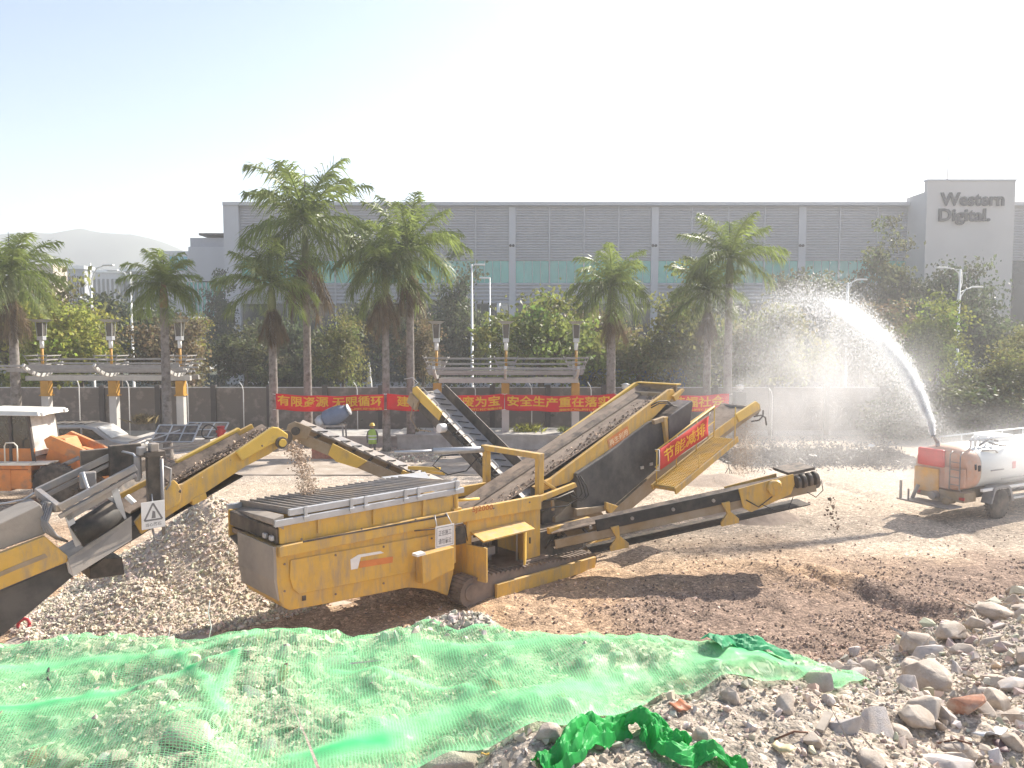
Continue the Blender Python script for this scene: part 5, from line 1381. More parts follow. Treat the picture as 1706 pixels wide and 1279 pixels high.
def pile(name, label, cat, cx, cy, R_, h, ex=1.0, n=5000, s0=.03, s1=.12, stone='gravel', base='sand', seed=3, rough=.08, pw=1.2):
    t = thing(name, label, cat, (cx, cy, 0))
    g = np.linspace(-1.25, 1.25, 70); X, Y = np.meshgrid(g*R_*ex, g*R_)
    def H(x, y):
        r = np.hypot(x/ex, y)/R_; r = r+.10*vnoise(x, y, .7/R_*3, 3, seed)
        return h*(np.sqrt((1-r).clip(-1,1)**2*(r < 1)+.012)-.11)*1.0*(1+rough*vnoise(x, y, 2.5, 3, seed+1)) + np.where(r > 1, -.12*(r-1)*4, 0)
    Z = H(X.ravel(), Y.ravel())
    i = np.arange(4900).reshape(70,70); q = np.stack([i[:-1,:-1],i[:-1,1:],i[1:,1:],i[1:,:-1]],-1).reshape(-1,4)
    zb = hz(cx, cy)
    o = link_mesh('heap', fast_mesh('heap', np.stack([X.ravel(),Y.ravel(),Z+zb-.03],1), q, True), M[base], t)
    if n:
        rg = np.random.RandomState(seed)
        r = np.sqrt(rg.uniform(0,1,n))*1.12; a = rg.uniform(0,2*np.pi,n); x, y = r*np.cos(a)*R_*ex, r*np.sin(a)*R_
        s = s0+(s1-s0)*rg.uniform(0,1,n)**3
        z = np.maximum(H(x,y), 0)+zb-.02+s*.12
        so = scatter('stones', np.stack([x,y,z],1), s, M[stone], seed, parent=t); so['kind'] = 'stuff'
    return t
pile('gravel_pile', 'pale heap of crushed stone between the crusher conveyor and the hopper', 'gravel pile', -7.7, 19.2, 3.5, 2.35, 1.0, 22000, .035, .15, base='gravel_base', seed=3)
pile('gravel_pile', 'low apron of grey crushed stone below the crusher conveyor', 'gravel pile', -8.3, 16.9, 2.0,   .75, 1.15, 9000, .035, .14, base='gravel_base', seed=6)
pile('sand_pile', 'small brown cone of fines under the head of the side conveyor', 'sand pile', 8.0, 26.3, 1.75, 1.15, 1.1, 500, .01, .04, seed=4, rough=.03)
pile('sand_pile', 'low dark heap of sand under the tail conveyor head', 'sand pile', 8.8, 32.0, 1.5, .45, 1.5, 300, .01, .05, seed=5)
pile('rubble_heap', 'small heap of rubble at the foot of the palm pair', 'rubble heap', -5.0, 37.6, 1.3, .55, 1.3, 500, .05, .3, seed=8)
pile('earth_heap', 'dark earth heap under the scrap behind the loader arms', 'earth heap', -17.0, 34.6, 2.6, .9, 1.5, 900, .05, .25, stone='gravel_dark', base='belt_dusty', seed=9)

# loose stones lying all over the yard: gravel
rg = np.random.RandomState(77)
n = 150000
yy = 12+rg.uniform(0,1,n)**1.25*17; xx = rg.uniform(-1,1,n)*yy*.72
msk = (mound_h(xx,yy) < .1)
dens = .05+.16*(1-sstep(21,24.5,yy+.12*xx+3*vnoise(xx,yy,.3,3,44)))+.8*np.clip(sstep(.5,3,xx+vnoise(xx,yy,.4,3,41))*(1-sstep(17.5,21,yy-.2*(xx-6)+2*vnoise(xx,yy,.25,3,42))),0,1)
dens = dens*np.clip(.15+1.5*(vnoise(xx,yy,.9,4,45)+.25),.06,1.)
keep = msk & (rg.uniform(0,1,n) < dens); xx, yy = xx[keep], yy[keep]
sz = .016+.10*rg.uniform(0,1,len(xx))**5.5
zz = ground_h(xx,yy)
o = scatter('gravel', np.stack([xx,yy,zz+sz*.12],1), sz, M['gravel_dark'], 12, np.where(rg.uniform(0,1,len(xx)) < .06, rg.uniform(1.8,2.8,len(xx)), np.clip(rg.normal(.95,.35,len(xx)),.35,2.0))[:,None]*np.ones(3)); tag(o, 'loose brown gravel on the dug ground right of the plant', kind='stuff')

# ------------------------------------------------------------------ falling material
rg = np.random.RandomState(4)
n = 2400; t_ = rg.uniform(0,1,n)
pa, pb = at(480,738,16.7), at(519,832,16.7)
px_ = pa.x+(pb.x-pa.x)*(t_**.62)+rg.normal(0,.05+.07*t_,n); py_ = 16.75+rg.normal(0,.22,n); pz_ = pa.z+(pb.z-pa.z)*t_+rg.normal(0,.05,n)
tag(scatter('falling_gravel', np.stack([px_,py_,pz_],1), .015+.06*rg.uniform(0,1,n)**3, M['dirt_fall'], 5, rg.uniform(.5,1.7,(n,1))*np.ones(3)), 'stream of stones falling from the crusher conveyor into the hopper', kind='stuff')
n = 46; t_ = rg.uniform(0,1,n)
pa, pb = at(1383,826,20.6), at(1390,893,20.6)
tag(scatter('falling_clods', np.stack([pa.x+(pb.x-pa.x)*t_+rg.normal(0,.05,n), 20.6+rg.normal(0,.15,n), pa.z+(pb.z-pa.z)*t_],1), .03+.14*rg.uniform(0,1,n)**2, M['dirt_fall'], 6, rg.uniform(.35,.7,(n,1))*np.ones(3)), 'dark clods dropping off the end of the side conveyor', kind='stuff')
n = 5200; t_ = rg.uniform(0,1,n)
pa, pb = at(1242,695,27.3), at(1238,792,27.3)
tag(scatter('falling_sand', np.stack([pa.x+rg.normal(0,.26,n), 27.6+rg.normal(0,.4,n), pa.z+(pb.z-pa.z)*t_],1), .012+.022*rg.uniform(0,1,n), M['dirt_fall'], 7, rg.uniform(.7,1.4,(n,1))*np.ones(3)), 'curtain of fine sand falling off the tail conveyor', kind='stuff')

# ------------------------------------------------------------------ wheel loader, facing right
OR = M['orange'] = mat('faded_orange_paint', (.62,.22,.05), .55, var=.22, scale=1.4, col2=(.30,.17,.10), amt2=.2, scale2=2, dust=.4, dustcol=DUST)
M['cab_glass'] = mat('cab_glass', (.018,.022,.02), .10, var=.3, scale=1.2, col2=(.05,.055,.045), amt2=.25, spec=.8)
M['dusty_glass'] = mat('dusty_windscreen', (.62,.60,.56), .45, var=.12, scale=1.5, col2=(.35,.34,.32), amt2=.35, scale2=1.5)
M['cream'] = mat('cream_roof_paint', (.70,.68,.60), .5, var=.06, dust=.2, dustcol=DUST)
M['tyre'] = mat('dusty_tyre', (.035,.032,.03), .9, var=.3, col2=(.16,.13,.10), amt2=.4, dust=.3, dustcol=DUST, bump=.4)
LY = 28.6
ld = thing('wheel_loader', 'old orange wheel loader with a cream cab roof at the left edge', 'wheel loader', ((60-853)/1280*LY, LY, 0))
def lb(name, a, b, m, parent=None, bv=.02): return MB().box(a, b).build(name, m, parent or ld, bv)
def wheel(t, x, y, r, w, rimm, sgn=-1):
    k_ = thing('wheel', None, None, (x, y, r)); k_.parent = t
    mb = MB(); mb.lathe([(r*.55,-w/2),(r*.86,-w/2),(r*.97,-w*.38),(r,-w*.2),(r,w*.2),(r*.97,w*.38),(r*.86,w/2),(r*.55,w/2)], 30, 'y')
    for i in range(22):
        a = 2*math.pi*i/22
        for s in (-1,1):
            c, s_ = math.cos(a+s*.07), math.sin(a+s*.07)
            mb.bar((c*r*1.005, s*w*.05, s_*r*1.005), (math.cos(a+.12)*r*.985, s*w*.42, math.sin(a+.12)*r*.985), .06, .05)
    mb.build('tyre', M['tyre'], k_)
    mb = MB(); mb.lathe([(.02,-w*.36),(r*.2,-w*.40),(r*.24,-w*.28),(r*.5,-w*.26),(r*.57,-w*.46),(r*.58,-w*.3),(r*.5,.1)], 24, 'y'); mb.build('rim', rimm, k_)
    return k_
# x: 0 is under the cab's front pillar; -y towards the camera
lb('rear_body', (-4.6,-.95,1.15), (-1.75,.95,2.1), OR); lb('deck', (-1.75,-1.2,1.35), (.4,1.2,1.55), OR); 
lb('side_skirt', (-1.6,-1.18,.55), (-.35,-.9,1.34), OR); lb('side_tank', (-.34,-1.22,.62), (.42,-.85,1.34), OR, None, .05)
lb('step', (-1.5,-1.35,1.5), (.42,-.95,1.60), M['cream'])
cab = MB(); 
for (x, y) in ((-1.7,-.78),(-1.7,.78),(-.55,-.80),(.28,-.80),(.28,.80)): cab.bar((x,y,1.55),(x+(.0 if x < 0 else -.18),y*.96,3.25),.10,.10)
cab.box((-1.75,.74,1.55),(.30,.80,2.05)); cab.box((-1.75,-.8,1.55),(-1.68,.8,2.2))
cab = cab.build('cab', mat('dark_cab_frame', (.06,.05,.045), .6, dust=.3, dustcol=DUST), ld, .015)
MB().box((-1.75,-.80,1.55),(.30,-.74,2.04)).build('door_panel', OR, cab, .01)
MB().loft([(-1.95,-.98,3.28),(.62,-.98,3.24),(.62,.98,3.24),(-1.95,.98,3.28)],[(-1.85,-.85,3.46),(.52,-.85,3.40),(.52,.85,3.40),(-1.85,.85,3.46)]).build('cab_roof', M['cream'], cab, .03)
MB().loft([(-1.65,-.77,2.05),(-.6,-.77,2.05),(-.6,-.77,3.24),(-1.65,-.77,3.24)],[(-1.65,-.75,2.05),(-.6,-.75,2.05),(-.6,-.75,3.24),(-1.65,-.75,3.24)]).build('window', M['cab_glass'], cab)
MB().loft([(-.50,-.77,2.05),(.22,-.77,2.05),(.06,-.77,3.24),(-.50,-.77,3.24)],[(-.50,-.75,2.05),(.22,-.75,2.05),(.06,-.75,3.24),(-.50,-.75,3.24)]).build('door_glass', M['cab_glass'], cab)
MB().loft([(.30,-.74,1.75),(.30,.74,1.75),(.14,.74,3.24),(.14,-.74,3.24)],[(.32,-.74,1.75),(.32,.74,1.75),(.16,.74,3.24),(.16,-.74,3.24)]).build('windscreen', M['dusty_glass'], cab)
lb('work_light', (.5,-.8,3.22), (.66,-.62,3.36), M['white_paint'], cab); lb('work_light', (.5,.62,3.22), (.66,.8,3.36), M['white_paint'], cab)
mb = MB(); mb.tube([(-.45,-1.3,1.6),(-.45,-1.3,2.2),(-.38,-1.32,2.32),(-.1,-1.32,2.32),(.0,-1.3,2.2),(.0,-1.3,1.6)], .025, 6); mb.build('handrail', M['cream'], ld)
mb = MB(); mb.box((-1.2,-.3,1.6),(-.7,.3,1.95)); mb.box((-1.25,-.3,1.95),(-1.1,.3,2.75)); mb.build('driver_seat', M['ink'], cab, .05)
# front frame, arms, bucket
MB().prism([(.4,.6),(1.5,.55),(1.7,1.3),(1.2,2.35),(.75,2.4),(.45,1.6)], -.42, .42).build('front_frame', OR, ld, .03)
for sg in (-1,1):
    y0, y1 = (-.72,-.55) if sg < 0 else (.55,.72)
    MB().prism([(.6,2.35),(.85,2.5),(2.0,2.0),(3.2,1.15),(3.5,.8),(3.3,.55),(3.0,.75),(1.9,1.55),(.7,2.05)], y0, y1).build('lift_arm', OR, ld, .02)
    MB().cyl((.8,y0,1.2),(1.9,y0,1.7),.08,10).build('lift_ram', M['grey_steel'], ld)
MB().prism([(1.6,2.0),(3.2,1.55),(3.5,1.7),(3.5,1.4),(2.6,1.15),(1.7,1.7)], -.12, .12).build('bell_crank', OR, ld, .02)
MB().prism([(.3,1.48),(1.05,1.52),(1.1,1.58),(.3,1.56)], -1.25, -.62).build('fender', M['cream'], ld, .01)
MB().loft([(.30,-1.24,1.5),(.36,-1.24,.9),(.36,-.7,.9),(.30,-.7,1.5)],[(.42,-1.24,1.5),(.42,-1.24,.9),(.42,-.7,.9),(.42,-.7,1.5)]).build('fender_panel', OR, ld, .01)
mb = MB(); mb.prism([(3.3,.1),(4.5,.05),(4.55,.12),(3.7,.3),(3.45,.9),(3.75,1.45),(3.6,1.5),(3.25,.9)], -1.3, 1.3); mb.build('bucket', M['dark_steel'], ld, .02)
wheel(ld, 1.15, -.98, .76, .52, OR); wheel(ld, 1.15, .98, .76, .52, OR); wheel(ld, -2.7, -.98, .76, .52, OR); wheel(ld, -2.7, .98, .76, .52, OR)

# person inside the cab is only a dark shape in the photograph; the worker in the vest stands behind the far conveyor
def body_skin(name, joints, edges, radii, m, parent, root=0, sub=2):
    me = bpy.data.meshes.new(name); me.from_pydata(joints, edges, [])
    o = link_mesh(name, me, m, parent)
    sk = o.modifiers.new('skin', 'SKIN'); sk.use_smooth_shade = True
    for i, r in enumerate(radii): me.skin_vertices[0].data[i].radius = (r, r*.8) if not hasattr(r, '__len__') else r
    me.skin_vertices[0].data[root].use_root = True
    ss = o.modifiers.new('sub', 'SUBSURF'); ss.levels = ss.render_levels = sub
    return o
pz = hz(-6.9, 38.0)
pe = thing('person', 'worker in a green hi-vis vest and yellow hard hat standing behind the chevron conveyor', 'person', (-6.95, 38.0, pz), 0)
J = [(0,0,.98),(0,0,1.18),(0,-.01,1.38),(0,-.01,1.50),(0,-.03,1.60),(0,-.04,1.70),
     (.19,0,1.42),(.27,.0,1.16),(.25,-.10,.93),(.25,-.14,.84),(-.19,0,1.42),(-.27,0,1.16),(-.24,-.08,.93),(-.24,-.12,.84),
     (.10,0,.90),(.11,-.02,.50),(.12,.02,.09),(.13,-.12,.04),(-.10,0,.90),(-.11,-.02,.50),(-.12,.02,.09),(-.13,-.12,.04)]
E_ = [(0,1),(1,2),(2,3),(3,4),(4,5),(2,6),(6,7),(7,8),(8,9),(2,10),(10,11),(11,12),(12,13),(0,14),(14,15),(15,16),(16,17),(0,18),(18,19),(19,20),(20,21)]
Rr = [(.15,.11),(.15,.11),(.15,.11),.06,(.085,.10),(.075,.09),.07,.05,.04,.045,.07,.05,.04,.045,.09,.065,.05,.045,.09,.065,.05,.045]
body_skin('body', J, E_, Rr, mat('work_clothes', (.10,.095,.09), .85, var=.2), pe)
vest = MB(); vest.lathe([(.215,.78),(.205,.95),(.20,1.15),(.215,1.30),(.205,1.42),(.13,1.50),(.10,1.52)], 18)
vest.v = [(x, y*.68, z) for x, y, z in vest.v]
vest.build('vest', mat('hi_vis_vest', (.38,.55,.10), .7, transl=.15), pe)
mb = MB(); 
for z in (1.0,1.16): mb.lathe([(.222,z),(.222,z+.05)], 18)
mb.v = [(x, y*.70, z) for x, y, z in mb.v]; mb.build('reflective_band', M['white_sign'], pe)
MB(T(0,-.04,1.66)).lathe([(.085,-.08),(.098,-.0),(.10,.06)], 14).build('face', mat('skin', (.30,.16,.10), .6), pe)
MB(T(0,-.04,1.70)).lathe([(.155,0),(.15,.015),(.122,.02),(.118,.07),(.09,.115),(.04,.135)], 18).build('hard_hat', mat('yellow_hat', (.62,.40,.04), .35), pe)

# ------------------------------------------------------------------ silver van behind the loader
CY = 37.0
car = thing('parked_car', 'silver-grey van parked behind the loader arms', 'van', ((150-853)/1280*CY, CY, 0))
cm = mat('silver_paint', (.36,.35,.34), .35, .4, var=.1, dust=.5, dustcol=DUST)
prof = [(-2.4,.35),(-2.45,1.0),(-2.35,1.65),(-2.0,1.88),(-.2,1.92),(.55,1.80),(1.35,1.22),(2.1,1.05),(2.3,.85),(2.32,.4)]
MB().prism(prof, -.88, .88).build('body', cm, car, .09, seg=3)
MB().prism([(-2.1,1.18),(-2.05,1.68),(-1.2,1.74),(-1.2,1.18)], -.895, -.87).build('window', M['cab_glass'], car)
MB().prism([(-1.1,1.18),(-1.1,1.74),(-.1,1.76),(-.1,1.18)], -.895, -.87).build('window', M['cab_glass'], car)
MB().prism([(0,1.18),(0,1.76),(.45,1.68),(1.05,1.22)], -.895, -.87).build('window', M['cab_glass'], car)
MB().loft([(.62,-.74,1.78),(.62,.74,1.78),(1.32,.78,1.26),(1.32,-.78,1.26)],[(.64,-.74,1.80),(.64,.74,1.80),(1.34,.78,1.28),(1.34,-.78,1.28)]).build('windscreen', M['dusty_glass'], car)
for x in (-1.5,1.45): wheel(car, x, -.78, .32, .22, M['galv']); wheel(car, x, .78, .32, .22, M['galv'])
for y in (-.62,.62): MB().box((2.2,y-.16,.78),(2.33,y+.16,.92)).build('headlight', M['white_paint'], car, .02)
mb = MB(); 
for i in range(6): mb.tube([(-2.1+i*.42,-.7,1.93),(-2.1+i*.42,.7,1.93)], .02, 5)
mb.tube([(-2.1,-.7,1.93),(.0,-.7,1.95)], .022, 5); mb.tube([(-2.1,.7,1.93),(.0,.7,1.95)], .022, 5)
mb.build('roof_rack', M['dark_steel'], car)

# ------------------------------------------------------------------ scrap: planks, frames, valve, mixer, bricks
M['plank'] = mat('weathered_plank', (.36,.31,.26), .9, var=.25, scale=5)
planks = [(205,745,262,722,33.6,.10),(210,752,285,735,33.2,.09),(222,757,300,742,33.0,.08),(235,738,300,716,34.2,.08),(215,737,250,726,34.0,.09),(270,748,345,742,32.6,.07),(290,756,372,744,32.2,.07),(318,738,380,722,33.8,.08),(240,760,285,757,32.4,.09),(330,752,400,740,32.0,.06),(255,728,330,705,35.2,.07),(300,742,352,736,33.0,.08)]
for i, (u0,v0,u1,v1,Y,w) in enumerate(planks):
    a, b = at(u0,v0,Y), at(u1,v1,Y+.5)
    mb = MB(); mb.bar((0,0,0), b-a, w*1.7, w*.6); o = mb.build('plank', M['plank'] if i % 3 else M['galv'], None, .006); o.location = a
    tag(o, 'weathered plank or rail thrown on the scrap behind the loader arms', 'plank', 'planks and rails in the scrap pile')
def panel(u0,u1,v0,v1,Y,tilt,label):
    a, b = at(u0,v1,Y), at(u1,v0,Y)
    t = thing('steel_frame', label, 'steel frame', ((a.x+b.x)/2, Y, a.z)); w = (b.x-a.x)/2; h = (b.z-a.z)
    L = h/max(math.sin(tilt),.3)
    fm = Matrix.Rotation(tilt, 4, 'X')
    mb = MB(fm)
    for x in (-w,-w*.33,w*.33,w): mb.box((x-.03,0,-.03),(x+.03,L,.03))
    for y in (0,L*.5,L): mb.box((-w,y-.03,-.025),(w,y+.03,.025))
    mb.build('frame', M['galv'], t)
    MB(fm).box((-w+.04,.04,-.01),(w-.04,L-.04,.008)).build('mesh_sheet', M['dark_steel'], t)
panel(252,320,712,736,34.5,R(38),'dark mesh-covered steel frame leaning in the scrap right of the boot palm')
panel(300,368,708,728,35.5,R(30),'second steel frame lying behind the red valve')
a = at(368,722,34.0)
t = thing('valve', 'red fire valve with a coiled hose lying on the steel frames', 'valve', a)
mb = MB(); mb.cyl((0,0,-.15),(0,0,.25),.15,12); mb.cyl((-.2,0,.1),(.2,0,.1),.08,10); mb.lathe([(.05,.25),(.17,.27),(.17,.33),(.05,.35)],12); mb.build('body', mat('red_paint', (.42,.03,.03), .5), t, .01)
mb = MB(); mb.tube([(-.2-.35*math.cos(x)-.3, .1*math.sin(2*x), .08+.32*math.sin(x)) for x in np.linspace(0,7,20)], .03, 6); mb.build('hose', M['black_rubber'], t)
a = at(556,693,38.5)
t = thing('concrete_mixer', 'blue drum mixer tilted behind the chevron conveyor', 'concrete mixer', (a.x, 38.5, 0), R(0))
fm = T(0,0,a.z) @ Matrix.Rotation(R(66),4,'Y')
mb = MB(fm); mb.lathe([(.30,-.55),(.44,-.42),(.46,-.1),(.46,.1),(.38,.5),(.24,.78)], 24); mb.build('drum', mat('blue_paint', (.13,.17,.26), .5, var=.2, dust=.3, dustcol=DUST), t)
mb = MB(fm); mb.lathe([(.05,-.98),(.24,-.93),(.34,-.75),(.34,-.56)], 20); mb.build('drum_end', M['galv'], t)
mb = MB(fm); mb.lathe([(.22,.78),(.30,.80),(.30,.86),(.22,.88)], 20); mb.build('mouth_ring', M['galv'], t)
mb = MB()
for sx in (-.5,.5):
    for sy in (-.4,.4): mb.bar((sx*1.2,sy,0),(sx,sy*.8,a.z-.35),.07,.07)
mb.box((-.6,-.36,a.z-.52),(.6,.36,a.z-.42)); mb.build('stand', M['grey_steel'], t)
a = gnd(542,766)
t = thing('brick_stack', 'low stack of red-brown bricks on the yard below the far conveyor', 'brick stack', (a.x, a.y, 0))
mb = MB()
for r_ in range(6):
    for c_ in range(6):
        for d_ in range(3): mb.box((-.68+c_*.23+(.02 if r_%2 else 0), d_*.12, .105*r_), (-.68+c_*.23+.222+(.02 if r_%2 else 0), d_*.12+.115, .105*r_+.10))
mb.build('bricks', mat('red_brick', (.36,.12,.075), .9, var=.25, scale=6), t, fix=False)
# yard slab edge and litter
a, b = gnd(350,764), gnd(830,752)
o = MB().box((a.x, 33.4, -.1),(b.x+2, 38.6, .05)).build('concrete_slab', mat('old_slab', (.40,.34,.285), .95, var=.2, scale=1.5, col2=(.30,.24,.19), amt2=.4), None, .02); tag(o, 'old concrete slab left in the yard behind the plant', kind='structure')
# trestles
for u, vb, Y, lab in ((1214,790,31.5,'thin dark rod stand under the tail conveyor head'),(1268,787,32.0,'thin dark trestle right of the falling sand')):
    g_ = gnd(u,vb); t = thing('stand', lab, 'stand', (g_.x,g_.y,hz(g_.x,g_.y)))
    mb = MB(); mb.tube([(0,0,.25),(0,0,1.15 if u < 1250 else .75)], .02, 6); mb.tube([(0,0,.3),(-.14,.05,0)], .018, 5); mb.tube([(0,0,.3),(.16,.02,0)], .018, 5); mb.tube([(0,0,.3),(.02,-.15,0)], .018, 5)
    if u > 1250: mb.tube([(-.42,0,.52),(0,0,.52)], .018, 5); mb.tube([(-.42,0,.52),(-.42,0,0)],.018,5)
    mb.build('rod', M['dark_steel'], t)
# dark brush heap along the fence on the right
rg = np.random.RandomState(15)
n = 20000
x = rg.uniform(0,1,n); bx = 10.3+x*9.6; by = 37.6+rg.normal(0,1.1,n)
hh = (.7+.75*vnoise(bx, by*0, .45, 3, 51)+.25)*np.clip(np.minimum(x*8,(1-x)*6),0,1)
bz = np.abs(rg.normal(0,.6,n)).clip(0,1.3)*hh*np.exp(-((by-37.6)/1.1)**2)
d = rg.normal(size=(n,3)); d[:,2] = np.abs(d[:,2])*.7; d /= np.linalg.norm(d,axis=1)[:,None]; u = np.cross(d, rg.normal(size=(n,3))); u /= np.linalg.norm(u,axis=1)[:,None]
s = .12*rg.uniform(.4,1.6,n)[:,None]; c = np.stack([bx,by,bz],1)
v = np.stack([c,c+d*s*.5+u*s*.22,c+d*s*1.3,c+d*s*.5-u*s*.22],1).reshape(-1,3)
tn = np.where(rg.uniform(0,1,n) < .03, 3.6, rg.uniform(.5,1.1,n))
M['brush'] = leafmat('dry_brush', (.055,.043,.042), tr=.15)
o = link_mesh('brush_heap', fast_mesh('brush_heap', v, np.arange(n*4).reshape(n,4), False, np.repeat(tn[:,None]*np.ones(3),4,0)), M['brush'])
tag(o, 'long heap of dark cut brush with pale litter along the fence behind the spray', 'brush heap')
for i, (u,v_,w) in enumerate(((1385,733,.5),(1352,758,.35),(1452,742,.35),(1372,772,.35),(1478,775,.3))):
    a = at(u,v_,36.6); mb = MB(Matrix.Rotation(rnd.uniform(0,3),4,'Z') @ Matrix.Rotation(rnd.uniform(-.8,.8),4,'X')); mb.box((-w/2,-.08,-.01),(w/2,.08,.01)); o = mb.build('board_scrap', M['white_sign'], None, .004); o.location = a
    tag(o, 'small pale scrap of board caught in the dark brush heap', 'board scrap', 'pale scraps in the brush heap')

# ------------------------------------------------------------------ water truck
WX, WY, WR = 15.0, 24.9, R(27)
wt = thing('water_truck', 'white water tank truck with a red and orange rear, spraying from its roof nozzle', 'water truck', (WX, WY, 0), WR)
wz = hz(WX, WY); wt.location.z = wz
WW = 1.98
M['tank'] = mat('white_tank_paint', (.62,.64,.62), .35, var=.06, scale=1, dust=.3, dustcol=DUST)
M['pinkpanel'] = mat('pinkish_orange_panel', (.60,.33,.22), .5, var=.1, col2=(.55,.42,.34), amt2=.4, dust=.2, dustcol=DUST)  # pinkish orange with paler blotches for the rear body and hatch
def oval(x, hw, z0, z1, n=28, p=2.8):
    out = []
    for i in range(n):
        a = 2*math.pi*i/n; c, s = math.cos(a), math.sin(a)
        out.append((x, WW/2+hw*math.copysign(abs(c)**(2/p), c), (z0+z1)/2+(z1-z0)/2*math.copysign(abs(s)**(2/p), s)))
    return out
def loft_rings(rings, name, m, parent, smooth=True):
    mb = MB(); n = len(rings[0]); vs = [p for r in rings for p in r]
    fs = [(i*n+k_, i*n+(k_+1)%n, (i+1)*n+(k_+1)%n, (i+1)*n+k_) for i in range(len(rings)-1) for k_ in range(n)]
    mb.add(vs, fs, smooth); mb.add(rings[0], [tuple(range(n))]); mb.add(rings[-1], [tuple(range(n))])
    return mb.build(name, m, parent)
tank = loft_rings([oval(.60,WW/2,.98,2.42), oval(.64,WW/2,.96,2.44), oval(6.2,WW/2,.96,2.44), oval(6.3,WW/2-.1,1.05,2.35)], 'tank', M['tank'], wt)
rearb = loft_rings([oval(-.02,WW/2-.10,1.0,2.28), oval(.05,WW/2-.02,.95,2.38), oval(.58,WW/2,.94,2.43)], 'rear_body', M['pinkpanel'], wt)
mb = MB(); mb.box((-.10,WW*.52,.80),(-.025,WW*.97,1.62)); mb.build('orange_panel', mat('orange_yellow_panel', (.68,.36,.06), .5, col2=(.6,.42,.25), amt2=.3), rearb, .02)
mb = MB(); mb.box((-.16,WW*.42,1.70),(-.03,WW*.90,2.30)); mb.build('red_box', mat('red_panel', (.62,.06,.05), .5), rearb, .05)
mb = MB(); mb.box((-.14,.1,1.15),(-.06,WW*.40,1.75)); mb.m=1; mb.box((.25,-.012,1.72),(.33,.05,1.92)); mb.box((.42,-.012,1.66),(.55,.05,1.86)); mb.build('hatch', [M['pinkpanel'], M['ink']], rearb, .02)
mb = MB(); mb.box((-.05,.15,.62),(.6,WW-.15,.94)); mb.box((.6,.5,.62),(7.6,.75,.92)); mb.box((.6,1.35,.62),(7.6,1.6,.92)); mb.build('chassis', M['brown_steel'], wt, .02)
mb = MB(); mb.box((-.75,WW*.1,.46),(-.05,WW*1.05,.52)); mb.bar((-.70,WW*1.0,.5),(-.70,WW*1.0,1.15),.07,.07); mb.bar((-.70,WW*.85,.5),(-.70,WW*.85,.9),.05,.05); mb.bar((-.35,WW*.9,.52),(-.2,WW*.85,1.0),.10,.10); mb.cyl((-.35,WW*.55,.75),(-.1,WW*.55,.75),.14,12); mb.build('rear_platform', M['grey_steel'], wt, .01)
mb = MB(); mb.cyl((-.02,WW*.6,.6),(-.02,WW*.6,.95),.05,8); mb.cyl((-.3,WW*.3,.62),(.1,WW*.3,.62),.10,10); mb.cyl((-.32,WW*.3,.62),(-.3,WW*.3,.62),.14,12); mb.build('pump_pipe', M['brown_steel'], wt, .01)
mb = MB(); mb.box((.55,-.10,.98),(6.3,.0,1.07)); mb.build('side_rail', M['white_paint'], wt, .015)
mb = MB(); mb.tube([(.62,.45,2.62),(6.2,.45,2.66)], .03, 6); mb.tube([(.62,1.55,2.62),(6.2,1.55,2.66)], .03, 6)
for x in (.7,1.9,3.1,4.3,5.6):
    for y in (.45,1.55): mb.tube([(x,y,2.36),(x,y,2.63)], .022, 6)
for x0 in (.66,.95): mb.tube([(x0,.45,2.4),(x0+.02,.45,2.66),(x0+.12,.45,2.74),(x0+.22,.45,2.66),(x0+.24,.45,2.4)], .022, 6)
mb.build('top_rail', M['white_paint'], wt)
mb = MB(); mb.box((2.3,.7,2.40),(3.5,1.4,2.64)); mb.build('hatch_box', M['white_paint'], wt, .04)
mb = MB(); mb.tube([(1.0,.35,2.45),(1.7,.5,2.58),(2.0,.7,2.6),(2.2,.45,2.5)], .035, 6); mb.tube([(.9,.2,2.30),(1.5,.12,2.28),(1.6,.1,2.2)], .03, 6); mb.tube([(1.6,.4,2.5),(2.0,.2,2.4),(2.3,.25,2.38)], .03, 6); mb.build('pipe_fitting', M['grey_steel'], wt)
mb = MB(); mb.m=0; mb.box((2.3,-.02,1.62),(2.48,.02,1.86)); mb.build('emblem', mat('red_emblem', (.55,.10,.10), .5), tank, .04)
mb = MB(); mb.box((1.1,-.02,1.62),(1.8,.0,1.66)); mb.box((1.7,-.02,1.30),(3.0,.0,1.33)); mb.build('scratch_stripe', M['grey_ink'], tank)
for y_ in (.12, WW-.30): MB().box((-.09, y_, .70), (-.045, y_+.18, .80)).build('tail_lamp', mat('red_lamp', (.45,.03,.02), .3), wt, .01)
mb = MB(); mb.tube([(-.06,.25,1.0),(-.16,.25,1.05),(-.16,.25,2.2),(-.02,.25,2.3)], .018, 6); mb.tube([(-.06,.60,1.0),(-.16,.60,1.05),(-.16,.60,2.2),(-.02,.60,2.3)], .018, 6)
for z_ in (1.2,1.45,1.7,1.95): mb.tube([(-.16,.25,z_),(-.16,.60,z_)], .014, 6)
mb.build('ladder', M['grey_steel'], wt)
mb = MB(); mb.tube([(1.3,-.04,.9),(2.0,-.06,.86),(2.6,-.05,.9),(3.4,-.07,.85),(4.2,-.04,.9)], .035, 8); mb.build('suction_hose', M['black_rubber'], wt)
